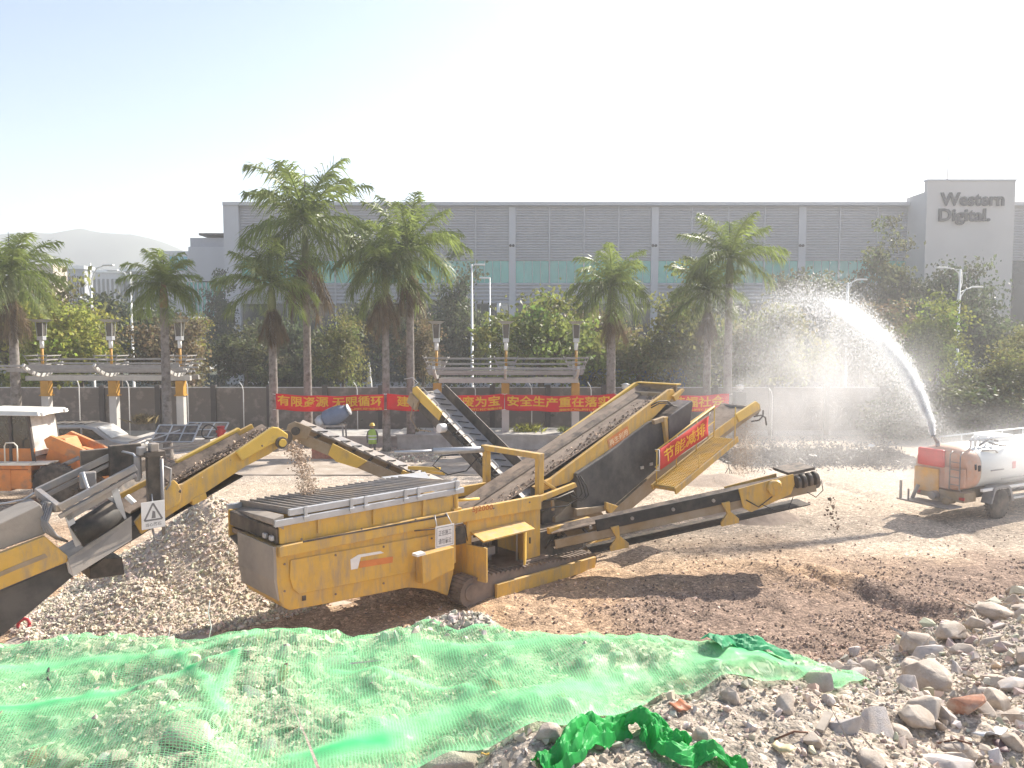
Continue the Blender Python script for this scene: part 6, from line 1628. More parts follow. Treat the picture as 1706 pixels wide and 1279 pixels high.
# nozzle
mb = MB(); mb.cyl((.10,WW*.62,2.3),(.10,WW*.62,2.50),.07,10)
mb.tube([(.10,WW*.62,2.50),(.04,WW*.63,2.58),(-.06,WW*.65,2.72)], [.07,.06,.04], 10); mb.build('water_cannon', M['grey_steel'], wt)
for x in (1.55,5.1): wheel(wt, x, .02, .50, .30, M['grey_steel']); wheel(wt, x, WW-.02, .50, .30, M['grey_steel'])
mb = MB(); mb.prism([(.92,.55),(1.1,1.05),(1.25,1.10),(1.9,1.10),(2.05,1.0),(2.2,.55),(2.1,.55),(1.95,.93),(1.85,1.02),(1.28,1.02),(1.16,.95),(1.0,.55)], -.16, .2); mb.build('mudguard', M['grey_steel'], wt, .01)
mb = MB(); mb.box((2.5,.0,.55),(4.3,.3,.62)); mb.box((2.5,.0,.85),(4.3,.06,.92)); mb.build('side_guard', M['white_paint'], wt, .01)
MB().prism([(6.5,.6),(6.5,2.55),(7.9,2.6),(8.4,1.6),(8.45,.55)], 0, WW).build('truck_cab', M['tank'], wt, .06)
MB().prism([(7.0,1.7),(7.0,2.4),(7.75,2.4),(8.1,1.7)], -.012, .02).build('cab_window', M['cab_glass'], wt)

# ------------------------------------------------------------------ the jet of water
wmat = bpy.data.materials.new('water_droplets'); wmat.use_nodes = True
wb = wmat.node_tree.nodes['Principled BSDF']; wb.inputs['Base Color'].default_value = (.90,.92,.94,1); wb.inputs['Roughness'].default_value = .25; wb.inputs['Specular IOR Level'].default_value = .6
_tr = wmat.node_tree.nodes.new('ShaderNodeBsdfTranslucent'); _tr.inputs[0].default_value = (.92,.94,.96,1)
_mx = wmat.node_tree.nodes.new('ShaderNodeMixShader'); _mx.inputs[0].default_value = .7
wmat.node_tree.links.new(wb.outputs[0], _mx.inputs[1]); wmat.node_tree.links.new(_tr.outputs[0], _mx.inputs[2]); _tp = wmat.node_tree.nodes.new('ShaderNodeBsdfTransparent'); _m4 = wmat.node_tree.nodes.new('ShaderNodeMixShader'); _m4.inputs[0].default_value = .78
wmat.node_tree.links.new(_mx.outputs[0], _m4.inputs[1]); wmat.node_tree.links.new(_tp.outputs[0], _m4.inputs[2]); wmat.node_tree.links.new(_m4.outputs[0], wmat.node_tree.nodes['Material Output'].inputs[0])
nozzle = (wt.matrix_basis if False else (T(WX,WY,wz) @ RZ(WR))) @ Vector((-.06, WW*.65, 2.70))
arc_px = [(1562,747),(1551,703),(1533,655),(1506,607),(1470,565),(1430,530),(1390,506),(1345,492),(1300,490),(1262,502)]
arc = [at(u, v, nozzle.y+.35*i) for i, (u, v) in enumerate(arc_px)]
arc[0] = nozzle
arcA = np.array([tuple(p) for p in arc]); ts = np.linspace(0,1,len(arc))
def arcp(t): return np.stack([np.interp(t, ts, arcA[:,k_]) for k_ in range(3)], -1)
rg = np.random.RandomState(21)
def drops(name, P, S, label):
    n = len(P); o8 = np.array([(1,0,0),(-1,0,0),(0,1,0),(0,-1,0),(0,0,1.4),(0,0,-1.4)]); f8 = np.array([(0,2,4),(2,1,4),(1,3,4),(3,0,4),(2,0,5),(1,2,5),(3,1,5),(0,3,5)])
    v = (P[:,None,:]+o8[None]*S[:,None,None]).reshape(-1,3); f = (f8[None]+(np.arange(n)*6)[:,None,None]).reshape(-1,3)
    o = link_mesh(name, fast_mesh(name, v, f, True), wmat); tag(o, label, kind='stuff'); return o
# dense stream near the nozzle, dissolving into ragged streaks and drops
n = 34000; t_ = rg.beta(1.6, 1.9, n)*.95
wid = .07+.35*t_+1.15*t_**2.4
streak = rg.randint(0, 70, n); so_ = rg.normal(0, 1, (70,2))
g1 = so_[streak,0]*.8+rg.normal(0,.42,n); g2 = so_[streak,1]*.8+rg.normal(0,.42,n)
P = arcp(t_)
below = np.abs(rg.normal(0,1,n))*(rg.uniform(0,1,n) < .45)*t_**1.5*1.6
P[:,0] += g1*wid*.42-below*.25; P[:,2] += g1*wid*.38-below; P[:,1] += g2*wid*.5
drops('water_jet', P, (.009+.014*rg.uniform(0,1,n)**1.5)*(1.2-.4*t_), 'bright white jet of water arching from the truck nozzle')
n = 70000; t_ = np.where(rg.uniform(0,1,n) < .75, rg.beta(3.2,1.3,n)*1.06, rg.uniform(.1,.7,n))
P = arcp(np.minimum(t_,1)); fall = rg.uniform(0,1,n)**1.6
drop = fall*(P[:,2]-.2)*np.clip((t_-.05)*1.4,0,1)
clump = rg.randint(0, 160, n); co_ = rg.normal(0, 1, (160,2))
P[:,0] += co_[clump,0]*(.1+.45*t_**2)+rg.normal(0,.1+.3*t_**2,n)-drop*.10-(t_ > .9)*np.abs(rg.normal(0,.8,n)); P[:,1] += rg.normal(0,.6,n); P[:,2] += co_[clump,1]*.25*t_+rg.normal(0,.05+.2*t_,n)-drop
P = P[P[:,2] > .1]
drops('water_spray', P, .0045+.009*rg.uniform(0,1,len(P))**3, 'fine spray raining down from the jet in front of the fence')
# drifting mist round the jet and the truck
mm = bpy.data.materials.new('mist'); mm.use_nodes = True; N = mm.node_tree.nodes; L = mm.node_tree.links; N.clear()
tc = N.new('ShaderNodeTexCoord'); gr = N.new('ShaderNodeTexGradient'); gr.gradient_type = 'QUADRATIC_SPHERE'; L.new(tc.outputs['Object'], gr.inputs[0])
nzm = N.new('ShaderNodeTexNoise'); nzm.inputs['Scale'].default_value = 2.6; nzm.inputs['Detail'].default_value = 3; L.new(tc.outputs['Object'], nzm.inputs['Vector'])
mr = N.new('ShaderNodeMapRange'); mr.inputs[1].default_value = .35; mr.inputs[2].default_value = .7; L.new(nzm.outputs['Fac'], mr.inputs[0])
m1_ = N.new('ShaderNodeMath'); m1_.operation = 'MULTIPLY'; L.new(gr.outputs['Fac'], m1_.inputs[0]); L.new(mr.outputs[0], m1_.inputs[1])
m2_ = N.new('ShaderNodeMath'); m2_.operation = 'MULTIPLY'; L.new(m1_.outputs[0], m2_.inputs[0]); m2_.inputs[1].default_value = MIST_D
pv = N.new('ShaderNodeVolumePrincipled'); pv.inputs['Color'].default_value = (.98,.98,.99,1); pv.inputs['Anisotropy'].default_value = .3; L.new(m2_.outputs[0], pv.inputs['Density'])
ou = N.new('ShaderNodeOutputMaterial'); L.new(pv.outputs[0], ou.inputs['Volume'])
def mist(loc, sc, label):
    mb = MB(); mb.lathe([(math.sin(a)*1.0+1e-4, -math.cos(a)) for a in np.linspace(.0,math.pi,13)], 24)
    o = mb.build('mist', mm); o.location = loc; o.scale = sc; tag(o, label, kind='stuff')
mist((11.2, 28.6, 4.0), (6.6, 3.4, 5.4), 'white mist drifting under the arc of water')
mist((16.0, 26.2, 1.6), (6.5, 3.2, 2.8), 'dusty mist round the rear of the water truck')

def core(r0, r1, t1, dens, label):
    m = bpy.data.materials.new('spray_core'); m.use_nodes = True; N = m.node_tree.nodes; N.clear()
    pv = N.new('ShaderNodeVolumePrincipled'); pv.inputs['Color'].default_value = (.99,.99,.99,1); pv.inputs['Anisotropy'].default_value = .4; pv.inputs['Density'].default_value = dens
    ou = N.new('ShaderNodeOutputMaterial'); m.node_tree.links.new(pv.outputs[0], ou.inputs['Volume'])
    tt = np.linspace(.004, t1, 26); P = arcp(tt)
    for _ in range(2): P[1:-1] = (P[:-2]+2*P[1:-1]+P[2:])/4
    q = tt/t1; rr = (r0+(r1-r0)*q)*np.where(q > .8, np.sqrt(np.clip((1-q)/.2, .02, 1)), 1)
    o = MB().tube([tuple(p) for p in P], list(rr), 16).build('spray_core', m, None); tag(o, label, kind='stuff')
core(.05, .15, .52, 6.0, 'dense bright heart of the water jet')
core(.08, .40, .72, .9, 'white veil of fine water round the jet')
dm = mm.copy(); dm.name = 'dust'
for nd in dm.node_tree.nodes:
    if nd.type == 'PRINCIPLED_VOLUME': nd.inputs['Color'].default_value = (.88,.78,.66,1)
    if nd.type == 'MATH' and not nd.inputs[1].is_linked: nd.inputs[1].default_value = .9
for loc, sc, lab in ((tuple(at(508,800,16.6)), (1.0,.9,.9), 'dust rising where the stones fall into the hopper'), (tuple(at(1238,750,27.6)), (1.0,.9,1.5), 'dust round the sand falling off the tail conveyor')):
    mb = MB(); mb.lathe([(math.sin(a)*1.0+1e-4, -math.cos(a)) for a in np.linspace(.0,math.pi,13)], 24)
    o = mb.build('dust', dm); o.location = loc; o.scale = sc; tag(o, lab, kind='stuff')
# ------------------------------------------------------------------ rubble on the mound
def hit(u, v):
    d = ray(u, v); t = 2.0; p = None
    while t < 40:
        p = (d[0]*t, d[1]*t, CAM_Z+d[2]*t)
        if p[2] < hz(p[0], p[1]): break
        t += .06
    return Vector(p)
def rock_mesh(seed, rnd_=.5, pts=None):
    rr = random.Random(seed); bm = bmesh.new()
    for _ in range(pts or rr.choice((11,13,16,22))):
        d = Vector((rr.gauss(0,1),rr.gauss(0,1),rr.gauss(0,1))).normalized()
        bm.verts.new((d.x*rr.uniform(.85,1.2), d.y*rr.uniform(.7,1.0), d.z*rr.uniform(.55,.8)))
    r = bmesh.ops.convex_hull(bm, input=bm.verts)
    bmesh.ops.delete(bm, geom=[g for g in r['geom_interior'] if isinstance(g, bmesh.types.BMVert)], context='VERTS')
    bmesh.ops.bevel(bm, geom=list(bm.edges), offset=.05+.06*rnd_*rr.random(), segments=2, affect='EDGES', profile=.6)
    bmesh.ops.triangulate(bm, faces=bm.faces)
    bmesh.ops.subdivide_edges(bm, edges=bm.edges, cuts=1)
    bmesh.ops.recalc_face_normals(bm, faces=bm.faces)
    for vv in bm.verts:
        p = vv.co
        vv.co = p*(1+.07*mnoise.noise(p*1.6+Vector((seed,0,0)))+.045*mnoise.noise(p*4.2+Vector((0,seed,0)))+.02*mnoise.noise(p*9))
    me = bpy.data.meshes.new('rubble_chunk'); bm.to_mesh(me); bm.free()
    me.polygons.foreach_set('use_smooth', [True]*len(me.polygons))
    try: me.set_sharp_from_angle(angle=R(38))
    except Exception: pass
    me.materials.append(M['stone'])
    return me
M['rust'] = mat('rusty_bar', (.16,.08,.05), .9)
RM = [rock_mesh(100+s) for s in range(14)]
# border of the net on the mound, given where it lies in the photograph
near_px = [(-330,1279),(-330,1400),(300,1420),(600,1330),(760,1285),(880,1243),(960,1218),(1060,1190),(1150,1162),(1270,1153),(1400,1152),(1444,1142)]
near_w = [hit(u, min(v,1420)) for u, v in near_px]
NX_ = np.array([p.x for p in near_w]); NY_ = np.array([p.y for p in near_w])
far_x = np.array([-7.5,-4,-1.2,-1.0,-.6,-.15,.0,1.2,2.6,3.4,4.1]); far_y = np.array([8.7,8.7,8.7,8.55,8.2,8.4,8.7,9.0,9.3,9.4,9.2])
px1444 = hit(1444,1135)
def net_far(x): return np.interp(x, far_x, far_y)
def net_near(x):
    o = np.argsort(NX_[2:]); return np.interp(x, NX_[2:][o], NY_[2:][o])
def under_net(x, y):
    return (x < px1444.x) & (y < net_far(x)) & (y > net_near(x))
rg = np.random.RandomState(8)
n = 95000
x = rg.uniform(-8, 14, n); y = rg.uniform(2.9, 18.5, n)
h = mound_h(x, y)
dist = np.sqrt(x*x+y*y+9)
keep = (h > .06) & (np.abs(x)/y < .74) & ((y < 9.4) | (x > 2.5)) & (rg.uniform(0,1,n) < .9)
x, y = x[keep], y[keep]; n = len(x); dist = np.sqrt(x*x+y*y+9)
un = under_net(x, y)
size = .031*(1/(rg.uniform(.0009,1,n)))**.47
size = np.clip(size, .02, .48)
bare_bias = np.where(un, 1.05, 1.0)*np.where((x > 1.2) & (y > 6.5), 1.08, 1.0); size = np.clip(size*bare_bias, .02, .5); size = np.where(un, np.minimum(size, .19), size); _tp = hit(1355, 1128); size = np.where(np.hypot(x-_tp.x, y-_tp.y) < .7, np.minimum(size, .11), size); size = np.where((x > -.3) & (x < 1.9) & (y < 6.3) & ~un, np.minimum(size, .12), size); size = np.where((np.abs(x+.5) < 1.0) & (y > 7.8), np.minimum(size, .12), size)
fine = ((x > 1.0) & (x < 3.4) & (y < 7.2) & ~un); size = np.where(fine, size*.72, size)
z = ground_h(x, y)
order = np.argsort(-(size/dist))
top = order[:282]; rest = order[282:]
STONES = []
for i in top:
    me = RM[rg.randint(14)]
    o = bpy.data.objects.new('rubble_chunk', me); COL.objects.link(o)
    s = size[i]*.5
    o.location = (x[i], y[i], z[i]+s*rg.uniform(.05,.38)); o.scale = (s*rg.uniform(.8,1.25), s*rg.uniform(.8,1.25), s*rg.uniform(.7,1.2)); o.rotation_euler = (rg.normal(0,.5), rg.normal(0,.5), rg.uniform(0,6.28))
    if rg.uniform() < .025: o.material_slots[0].link = 'OBJECT'; o.material_slots[0].material = M['stone_red']; red = True
    else:
        red = False
        if rg.uniform() < .3: o.material_slots[0].link = 'OBJECT'; o.material_slots[0].material = M['stone_grey']
    if un[i]: tag(o, 'broken concrete chunk of the mound lying under the green net', 'rubble chunk', 'rubble chunks under the green net')
    elif red: tag(o, 'red-brown brick chunk among the bare rubble of the mound', 'rubble chunk', 'brick chunks in the bare rubble')
    else: tag(o, 'pale broken concrete chunk of the bare rubble in front', 'rubble chunk', 'rubble chunks on the bare part of the mound')
    STONES.append((x[i], y[i], o.location.z, s))
M['rubble_small'] = mat('small_rubble', (.51,.44,.365), .95, var=.15, scale=9, bump=.4, attr=True)
o = scatter('rubble', np.stack([x[rest],y[rest],z[rest]+size[rest]*.12],1), size[rest], M['rubble_small'], 31); tag(o, 'small broken rubble and grit covering the mound', kind='stuff')
for i in rest[:1600]: STONES.append((x[i], y[i], z[i]+size[i]*.12, size[i]*.42))
def boulder(u, v, wpx, label, seed, squash=1.0, lift=.35, m='stone', name='boulder', cat='boulder'):
    p = hit(u, v); s = wpx/1280*(p.y*CP+.1)*.5
    me = rock_mesh(seed, 1.6, 34); o = bpy.data.objects.new(name, me); COL.objects.link(o)
    o.location = (p.x, p.y, p.z+s*lift); o.scale = (s*.95, s*.9, s*squash*1.25); o.rotation_euler = (.15, .1, seed*1.3)
    o.material_slots[0].link = 'OBJECT'; o.material_slots[0].material = M[m]
    tag(o, label, cat); STONES.append((p.x, p.y, p.z+s*lift, s)); return o
boulder(1543, 1150, 92, 'largest rounded boulder on the right slope of the mound', 301, .95, .45)
boulder(1527, 1085, 66, 'boulder resting behind the largest rounded boulder', 302, .8, .4)
boulder(1582, 1062, 62, 'flat-topped boulder at the upper edge of the right rubble slope', 303, .6)
boulder(1640, 1175, 74, 'rounded boulder near the right photo edge below the largest one', 304, .8)
boulder(1528, 1205, 70, 'long boulder just below the largest rounded boulder', 305, .6)
boulder(1655, 1030, 70, 'boulder at the top right corner of the rubble', 306, .5)
boulder(1690, 1150, 60, 'grey slab cut by the right photo edge', 307, .45, .3, 'stone_grey')
boulder(1450, 1275, 66, 'pale block at the bottom right among grit', 308, .5)
boulder(1600, 1262, 60, 'rounded pinkish block in the bottom right corner', 309, .7)
boulder(1310, 1185, 50, 'upright block just below the net tip', 310, 1.1)
boulder(1215, 1170, 40, 'angular block against the lower net edge', 311, 1.1)
boulder(915, 1228, 52, 'tan stone beside the crumpled green plastic', 312, .7, .3)
boulder(1170, 1235, 50, 'pale block behind the green plastic strip', 313, .8)
boulder(310, 1235, 100, 'big triangular slab showing through the net at the left', 314, .45, .25, 'stone')
boulder(1268, 1120, 40, 'stone pushing up the net near its right tip', 316, .6, .4)
boulder(560, 1110, 60, 'pale slab under the net crest', 317, .4, .2, 'stone_grey')
boulder(420, 1140, 55, 'block under the net left of the pale slab', 318, .4, .2)
boulder(355, 1120, 42, 'tan lump pressing into the net fold', 319, .5, .3)
boulder(690, 1068, 26, 'pale upright chip on the crest behind the net', 320, 1.4, .5)
boulder(640, 1066, 22, 'small grey chip in the heap behind the net', 321, 1.0, .5, 'stone_grey')
rg = np.random.RandomState(61)                      # the grey heap poking out behind the net
n = 1500; hx = -.58+rg.normal(0,.42,n); hy = 8.62+rg.normal(0,.26,n); s_ = .02+.13*rg.uniform(0,1,n)**4
o = scatter('rubble', np.stack([hx,hy,ground_h(hx,hy)+s_*.15],1), s_, M['rubble_small'], 62); tag(o, 'pale crushed rubble of the heap sticking out behind the net', kind='stuff')
# litter on the mound
def litter(u, v, w, h, col, label, name='litter_scrap', cat='litter', curl=.3):
    p = hit(u, v); s = 1/1280*p.y
    mb = MB(Matrix.Rotation(rnd.uniform(0,6),4,'Z') @ Matrix.Rotation(rnd.uniform(-.5,.5),4,'X'))
    n_ = 6; W_, H_ = w*s, h*s
    vs = [(W_*(i/n_-.5), H_*(j-.5), .02+curl*W_*math.sin(i*1.1+j)*.3) for j in (0,1) for i in range(n_+1)]
    mb.add(vs, [(i, i+1, n_+2+i, n_+1+i) for i in range(n_)], True)
    o = mb.build(name, mat(name, col, .6, transl=.1), None, fix=False); o.location = p+Vector((0,0,.05)); so = o.modifiers.new('t','SOLIDIFY'); so.thickness = .006
    tag(o, label, cat)
litter(1305, 1258, 34, 22, (.62,.50,.28), 'torn piece of yellow foam on the grit at the bottom')
litter(1132, 1188, 30, 26, (.42,.16,.08), 'brown clay shard by the lower edge of the net')
litter(1650, 1232, 60, 22, (.72,.72,.72), 'white crumpled sheet at the right edge')
litter(1668, 1255, 40, 16, (.16,.10,.10), 'dark torn scrap below the white crumpled sheet')
litter(1566, 1200, 8, 34, (.80,.78,.74), 'white plastic strip standing among the boulders')
litter(808, 1270, 14, 12, (.62,.38,.08), 'small yellow wrapper below the net')
litter(1470, 1203, 22, 14, (.22,.13,.08), 'dark brown rusty scrap in the grit')
for i_, (u, v, L_, kind) in enumerate(((1290,1240,.3,'rebar'),(1560,1245,.3,'rebar'),(1478,1105,.45,'wood'),(1365,1225,.3,'wood'))):
    p = hit(u, v); a_ = rnd.uniform(0,6.28); d_ = Vector((math.cos(a_), math.sin(a_), .12+.25*(i_%3)))*L_
    if kind == 'rebar':
        o = MB().tube([(0,0,0), d_*.5+Vector((.03,.02,.03)), d_], .009, 6).build('rebar', M['rust']); tag(o, 'thin rusty reinforcing bar sticking out of the bare rubble', 'rebar', 'rusty bars in the rubble')
    else:
        o = MB().bar((0,0,0), d_, .07, .03).build('wood_scrap', M['plank'], None, .004); tag(o, 'grey splinter of board lying on the bare rubble', 'wood scrap', 'wood scraps in the rubble')
    o.location = p+Vector((0,0,.04))
# ------------------------------------------------------------------ green net draped over it
gx = np.arange(-8, 4.6, .035); gy = np.arange(2.3, 9.9, .035)
GX, GY = np.meshgrid(gx, gy)
base = ground_h(GX.ravel(), GY.ravel()).reshape(GX.shape)
Hm = base+.02
STONES = [(a, b, min(c, hz(a, b)+.10), d) for a, b, c, d in STONES]
for (sx_, sy_, sz_, s) in STONES:
    if s < .04 or sy_ > 10: continue
    i0, i1 = np.searchsorted(gx, [sx_-s*1.15, sx_+s*1.15]); j0, j1 = np.searchsorted(gy, [sy_-s*1.15, sy_+s*1.15])
    if i1 <= i0 or j1 <= j0: continue
    r2 = ((GX[j0:j1,i0:i1]-sx_)**2+(GY[j0:j1,i0:i1]-sy_)**2)/(s*1.12)**2
    Hm[j0:j1,i0:i1] = np.maximum(Hm[j0:j1,i0:i1], np.where(r2 < 1, sz_+s*.72*np.sqrt(np.clip(1-r2,0,1)), -9))
D_ = Hm.copy()
for it in range(22):
    Pp = np.pad(D_, 1, mode='edge')
    D_ = np.maximum(Hm if it < 10 else Hm*.5+D_*.5-.004, (Pp[:-2,1:-1]+Pp[2:,1:-1]+Pp[1:-1,:-2]+Pp[1:-1,2:]+D_)/5)
def samp(Mx, x_, y_):
    fx_ = np.clip((x_-gx[0])/.035, 0, len(gx)-1.001); fy_ = np.clip((y_-gy[0])/.035, 0, len(gy)-1.001)
    i, j = fx_.astype(int), fy_.astype(int); a, b = fx_-i, fy_-j
    return Mx[j,i]*(1-a)*(1-b)+Mx[j,i+1]*a*(1-b)+Mx[j+1,i]*(1-a)*b+Mx[j+1,i+1]*a*b
def pdist(x_, y_, pts):
    W_ = [hit(u, v) for u, v in pts]; d_ = np.full(x_.shape, 9.)
    for a, b in zip(W_[:-1], W_[1:]): d_ = np.minimum(d_, seg_d(x_, y_, a, b)[0])
    return d_
NU, NV = 420, 230
su = np.linspace(-7.2, px1444.x, NU)
nf, nn = net_far(su), net_near(su)
nf = np.where(su > px1444.x-.9, nn+(nf-nn)*np.sqrt(np.clip((px1444.x-su)/.9,0,1))*1.0+.02, nf)
_k = np.hanning(61); _k /= _k.sum(); _ns = np.convolve(np.pad(nn, 30, mode='edge'), _k, mode='valid'); nn = np.where(su < px1444.x-1.2, _ns, nn)
nn = np.minimum(nn, nf-.03)
tv_ = np.linspace(0, 1, NV)
SX = np.tile(su, (NV,1)); SY = nn[None]+(nf-nn)[None]*tv_[:,None]
SX = SX+.05*vnoise(SX.ravel(), SY.ravel(), 1.3, 2, 71).reshape(SX.shape)
wr = vnoise((SX*.55+SY*.35).ravel(), (SY*2.1-SX*.9).ravel(), 1.6, 4, 72).reshape(SX.shape)
SZ = samp(D_, SX, SY)+.018+.035*np.clip(wr,0,1)+.006*vnoise(SX.ravel(), SY.ravel(), 7, 2, 73).reshape(SX.shape)
# ropes of bunched net
bands = [([(-120,1215),(0,1195),(150,1172),(280,1142),(390,1105)], .07, 1.0), ([(520,1290),(620,1245),(760,1205),(880,1178),(1010,1150),(1150,1125),(1300,1105)], .17, .6),
         ([(300,1108),(345,1150),(372,1205)], .05, .9), ([(392,1105),(372,1160)], .05, .8), ([(480,1279),(560,1262),(640,1255)], .08, .9), ([(700,1085),(800,1092),(900,1085),(1100,1078)], .10, .5),
         ([(-100,1130),(0,1122),(140,1118),(300,1100),(420,1070)], .10, .8), ([(560,1130),(700,1150),(790,1165)], .05, .6), ([(1190,1085),(1250,1095),(1300,1110),(1430,1140)], .08, .8)]
dens = np.zeros(SX.shape)
for pts, w, a in bands:
    d_ = pdist(SX, SY, pts); wob = w*(1+.5*vnoise(SX.ravel(), SY.ravel(), 2.2, 2, 74).reshape(SX.shape))
    g_ = np.exp(-(d_/wob)**2); dens += a*g_; SZ += .022*a*g_
edge = np.exp(-((nf[None]-SY)/.09)**2)*.75+np.exp(-((SY-nn[None])/.07)**2)*.5
dens = np.maximum(dens, 0)+edge+.35*np.clip(wr,0,1)+.55*(vnoise(SX.ravel(), SY.ravel(), .9, 4, 75).reshape(SX.shape))+.16
i = np.arange(NU*NV).reshape(NV,NU); q = np.stack([i[:-1,:-1],i[:-1,1:],i[1:,1:],i[1:,:-1]],-1).reshape(-1,4)
col_ = np.clip(dens,0,2).ravel()[:,None]*np.ones(3)
nme = fast_mesh('safety_net', np.stack([SX.ravel(),SY.ravel(),SZ.ravel()],1), q, True, col_)
uvl = nme.uv_layers.new(name='cloth')
lp = q.ravel(); uvd = np.stack([SX.ravel()[lp]+.25*SY.ravel()[lp], (tv_[:,None]*3.9*np.ones(NU)[None]).ravel()[lp]],1).astype(np.float32)
uvl.data.foreach_set('uv', uvd.ravel())
def netmat():
    m = bpy.data.materials.new('green_net'); m.use_nodes = True; N, L = m.node_tree.nodes, m.node_tree.links; N.clear()
    def node(t, **k_):
        x_ = N.new(t)
        for a, b in k_.items(): setattr(x_, a, b)
        return x_
    def math_(op, a, b=None, c=None):
        x_ = node('ShaderNodeMath', operation=op)
        for s_, v_ in zip(x_.inputs, (a,b,c)):
            if v_ is None: continue
            if hasattr(v_, 'links'): L.new(v_, s_)
            else: s_.default_value = v_
        return x_.outputs[0]
    uv = node('ShaderNodeUVMap', uv_map='cloth'); at_ = node('ShaderNodeAttribute', attribute_name='tint')
    nz = node('ShaderNodeTexNoise'); nz.inputs['Scale'].default_value = 9; L.new(uv.outputs[0], nz.inputs['Vector'])
    nz2 = node('ShaderNodeTexNoise'); nz2.inputs['Scale'].default_value = 2.2; nz2.inputs['Detail'].default_value = 4; L.new(uv.outputs[0], nz2.inputs['Vector'])
    sep = node('ShaderNodeSeparateXYZ'); L.new(uv.outputs[0], sep.inputs[0])
    wob = math_('MULTIPLY', math_('SUBTRACT', nz.outputs['Fac'], .5), 1.3)
    def thread(coord, f, width, wv=1.):
        ph = math_('FRACT', math_('ADD', math_('MULTIPLY', coord, f), math_('MULTIPLY', wob, wv)))
        tri = math_('ABSOLUTE', math_('SUBTRACT', ph, .5))
        return math_('GREATER_THAN', tri, math_('SUBTRACT', .5, width))
    dn = math_('ADD', sep.outputs[0], 0); den = at_.outputs['Fac']
    den = math_('MAXIMUM', den, 0.0); w1 = math_('MULTIPLY_ADD', den, .14, .09); w2 = math_('MULTIPLY_ADD', den, .22, .13)
    t1 = thread(sep.outputs[0], 36, w1); t2 = thread(sep.outputs[1], 62, w2, .7)
    fine = thread(sep.outputs[1], 230, .30, 2.)
    veil = math_('MULTIPLY', math_('MULTIPLY_ADD', den, .52, -.04), math_('MULTIPLY_ADD', fine, .5, .6))
    al = math_('MAXIMUM', math_('MULTIPLY', math_('MAXIMUM', t1, t2), math_('MINIMUM', math_('MULTIPLY_ADD', den, .5, .55), .95)), math_('MINIMUM', veil, .80))
    rp_ = node('ShaderNodeValToRGB'); rp_.color_ramp.elements[0].color = (.36,.87,.44,1); rp_.color_ramp.elements[1].color = (.05,.62,.22,1); rp_.color_ramp.elements[0].position = .55; rp_.color_ramp.elements[1].position = 1.7
    dv = math_('MULTIPLY', den, .5); rp_.color_ramp.elements[0].position = .38; rp_.color_ramp.elements[1].position = .95; L.new(dv, rp_.inputs[0])
    df = node('ShaderNodeBsdfDiffuse'); tr = node('ShaderNodeBsdfTranslucent'); gl = node('ShaderNodeBsdfGlossy'); gl.inputs['Roughness'].default_value = .35
    L.new(rp_.outputs[0], df.inputs[0]); L.new(rp_.outputs[0], tr.inputs[0])
    m1 = node('ShaderNodeMixShader'); m1.inputs[0].default_value = .42; L.new(df.outputs[0], m1.inputs[1]); L.new(tr.outputs[0], m1.inputs[2])
    m2 = node('ShaderNodeMixShader'); m2.inputs[0].default_value = .02; L.new(m1.outputs[0], m2.inputs[1]); L.new(gl.outputs[0], m2.inputs[2])
    tp = node('ShaderNodeBsdfTransparent'); tp.inputs[0].default_value = (1,1,1,1)
    m3 = node('ShaderNodeMixShader'); L.new(al, m3.inputs[0]); L.new(tp.outputs[0], m3.inputs[1]); L.new(m2.outputs[0], m3.inputs[2])
    out = node('ShaderNodeOutputMaterial'); L.new(m3.outputs[0], out.inputs[0])
    return m
net = link_mesh('safety_net', nme, netmat()); tag(net, 'pale green mesh net spread over the rubble mound in front', 'safety net')
# crumpled green plastic
M['green_plastic'] = mat('green_plastic', (.035,.52,.11), .55, var=.15, scale=4, transl=.5, spec=.6)
M['green_weave'] = mat('green_woven_sheet', (.03,.34,.14), .6, var=.2, scale=5, transl=.3)
def crumple(name, px, width, label, cat, m, seed, lift=.05, n=70, k_=12, amp=.05):
    W_ = [hit(u, v) for u, v in px]; P = []
    tt = np.linspace(0, len(W_)-1, n)
    for t in tt:
        i_ = min(int(t), len(W_)-2); P.append(W_[i_].lerp(W_[i_+1], t-i_))
    vs = []
    for i_, p in enumerate(P):
        tn = (P[min(i_+2,n-1)]-P[max(i_-2,0)]); tn.z = 0; tn.normalize(); sd_ = Vector((-tn.y, tn.x, 0))
        wv = width*(.75+.45*mnoise.noise((i_*.12, seed, 0)))
        for j in range(k_+1):
            q = j/k_-.5
            nz_ = mnoise.noise((i_*.10+seed, q*2, 1.3)); n2 = mnoise.noise((i_*.35, q*7+seed, 4.)); rid = abs(mnoise.noise((i_*.12, q*3.5, seed*3.)))
            z_ = hz(p.x, p.y)
            fold = abs(math.sin(math.pi*(2.6*q+1.2*mnoise.noise((i_*.05, seed, 2.)))))*mnoise.noise((i_*.07+5, q*1.5, seed*2.))
            vs.append((p.x+sd_.x*q*wv+amp*.5*nz_, p.y+sd_.y*q*wv+amp*.5*nz_, z_+lift+amp*1.9*fold+amp*.38*n2+amp*.6*rid+amp*.22*mnoise.noise((i_*.55, q*14, seed+9.))+.10*width*(1-4*q*q)*2))
    fs = [(i_*(k_+1)+j, i_*(k_+1)+j+1, (i_+1)*(k_+1)+j+1, (i_+1)*(k_+1)+j) for i_ in range(n-1) for j in range(k_)]
    mb = MB(); mb.add(vs, fs, False); o = mb.build(name, m, None, fix=False)
    so = o.modifiers.new('t','SOLIDIFY'); so.thickness = .004
    tag(o, label, cat); return o
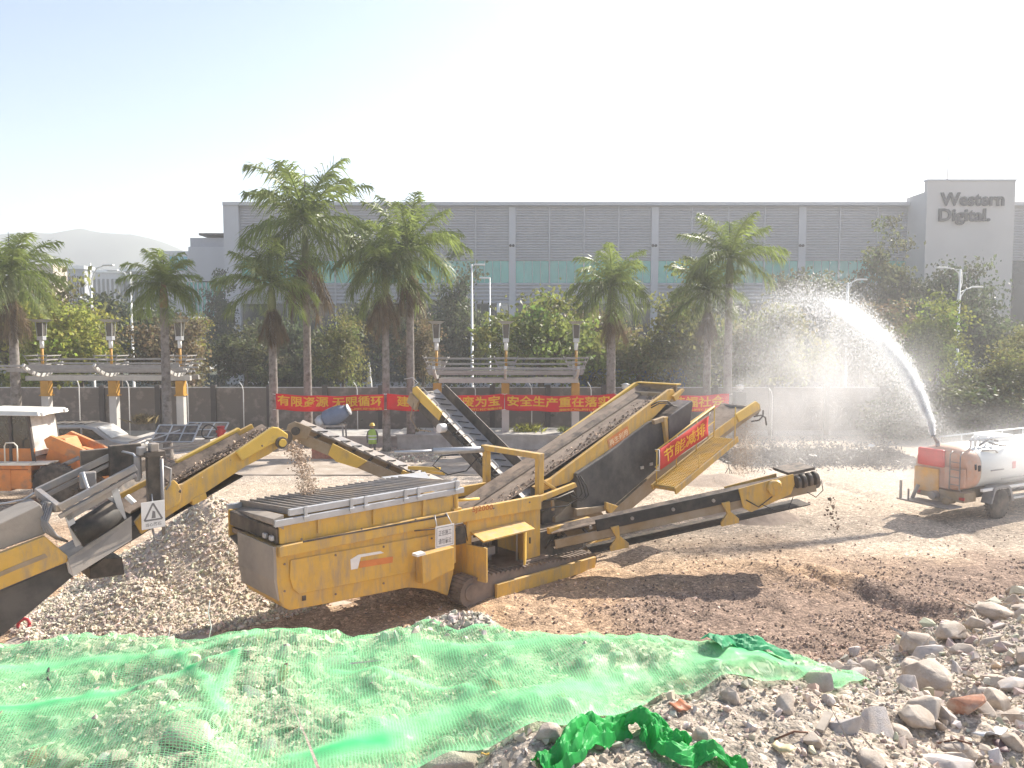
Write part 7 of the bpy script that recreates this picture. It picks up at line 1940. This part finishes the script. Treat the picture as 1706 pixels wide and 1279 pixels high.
crumple('plastic_sheet', [(900,1310),(935,1275),(985,1242),(1040,1222),(1085,1232),(1105,1258),(1135,1278),(1185,1275),(1240,1290)], .33, 'crumpled bright green plastic sheet at the bottom of the photo', 'plastic sheet', M['green_plastic'], 3, .06, 110, 18, .085)
crumple('woven_sheet', [(1185,1098),(1215,1088),(1255,1092),(1310,1110)], .34, 'rolled-up dark green edge of netting on the mound crest', 'netting roll', M['green_weave'], 9, .10, 40, 12, .05)
# wires
for i_, (pts, r, m, lab) in enumerate((([(345,1078),(352,1045),(347,1020),(350,1000)], .006, 'white_paint', 'thin white wire standing out of the net near the gravel'), ([(282,1082),(280,1062),(283,1050)], .005, 'white_paint', 'short pale wire standing at the net edge'), ([(78,1090),(82,1120),(80,1140),(92,1160)], .010, 'black_rubber', 'black hose end lying over the net at the left'))):
    w0 = hit(*pts[0]) if i_ == 2 else at(*pts[0], 8.5)
    P = [at(u, v, (w0.y)) for u, v in pts]
    if i_ == 2: P = [hit(u, v)+Vector((0,0,.06)) for u, v in pts]
    o = MB().tube(P, r, 6).build('wire', M[m]); tag(o, lab, 'wire')
g_ = gnd(40, 1050)
o = MB(T(*g_) @ T(0,0,.12) @ Matrix.Rotation(1.2,4,'X')).tube([(.12*math.cos(a), .12*math.sin(a), 0) for a in np.linspace(0,6.28,20)], .035, 8).build('coupling_ring', mat('red_rubber', (.5,.05,.06), .5)); tag(o, 'red ring coupling on the ground under the crusher frame', 'coupling')
# ------------------------------------------------------------------ the dusty air
hm = bpy.data.materials.new('haze'); hm.use_nodes = True; N = hm.node_tree.nodes; N.clear()
pv = N.new('ShaderNodeVolumePrincipled'); pv.inputs['Density'].default_value = HAZE_D; pv.inputs['Color'].default_value = (.93,.94,.97,1); pv.inputs['Anisotropy'].default_value = .35
out = N.new('ShaderNodeOutputMaterial'); hm.node_tree.links.new(pv.outputs[0], out.inputs['Volume'])
o = MB().box((-900,-900,-3),(900,900,104)).build('haze', hm); tag(o, 'pale dusty air over the yard and the factory', kind='stuff')
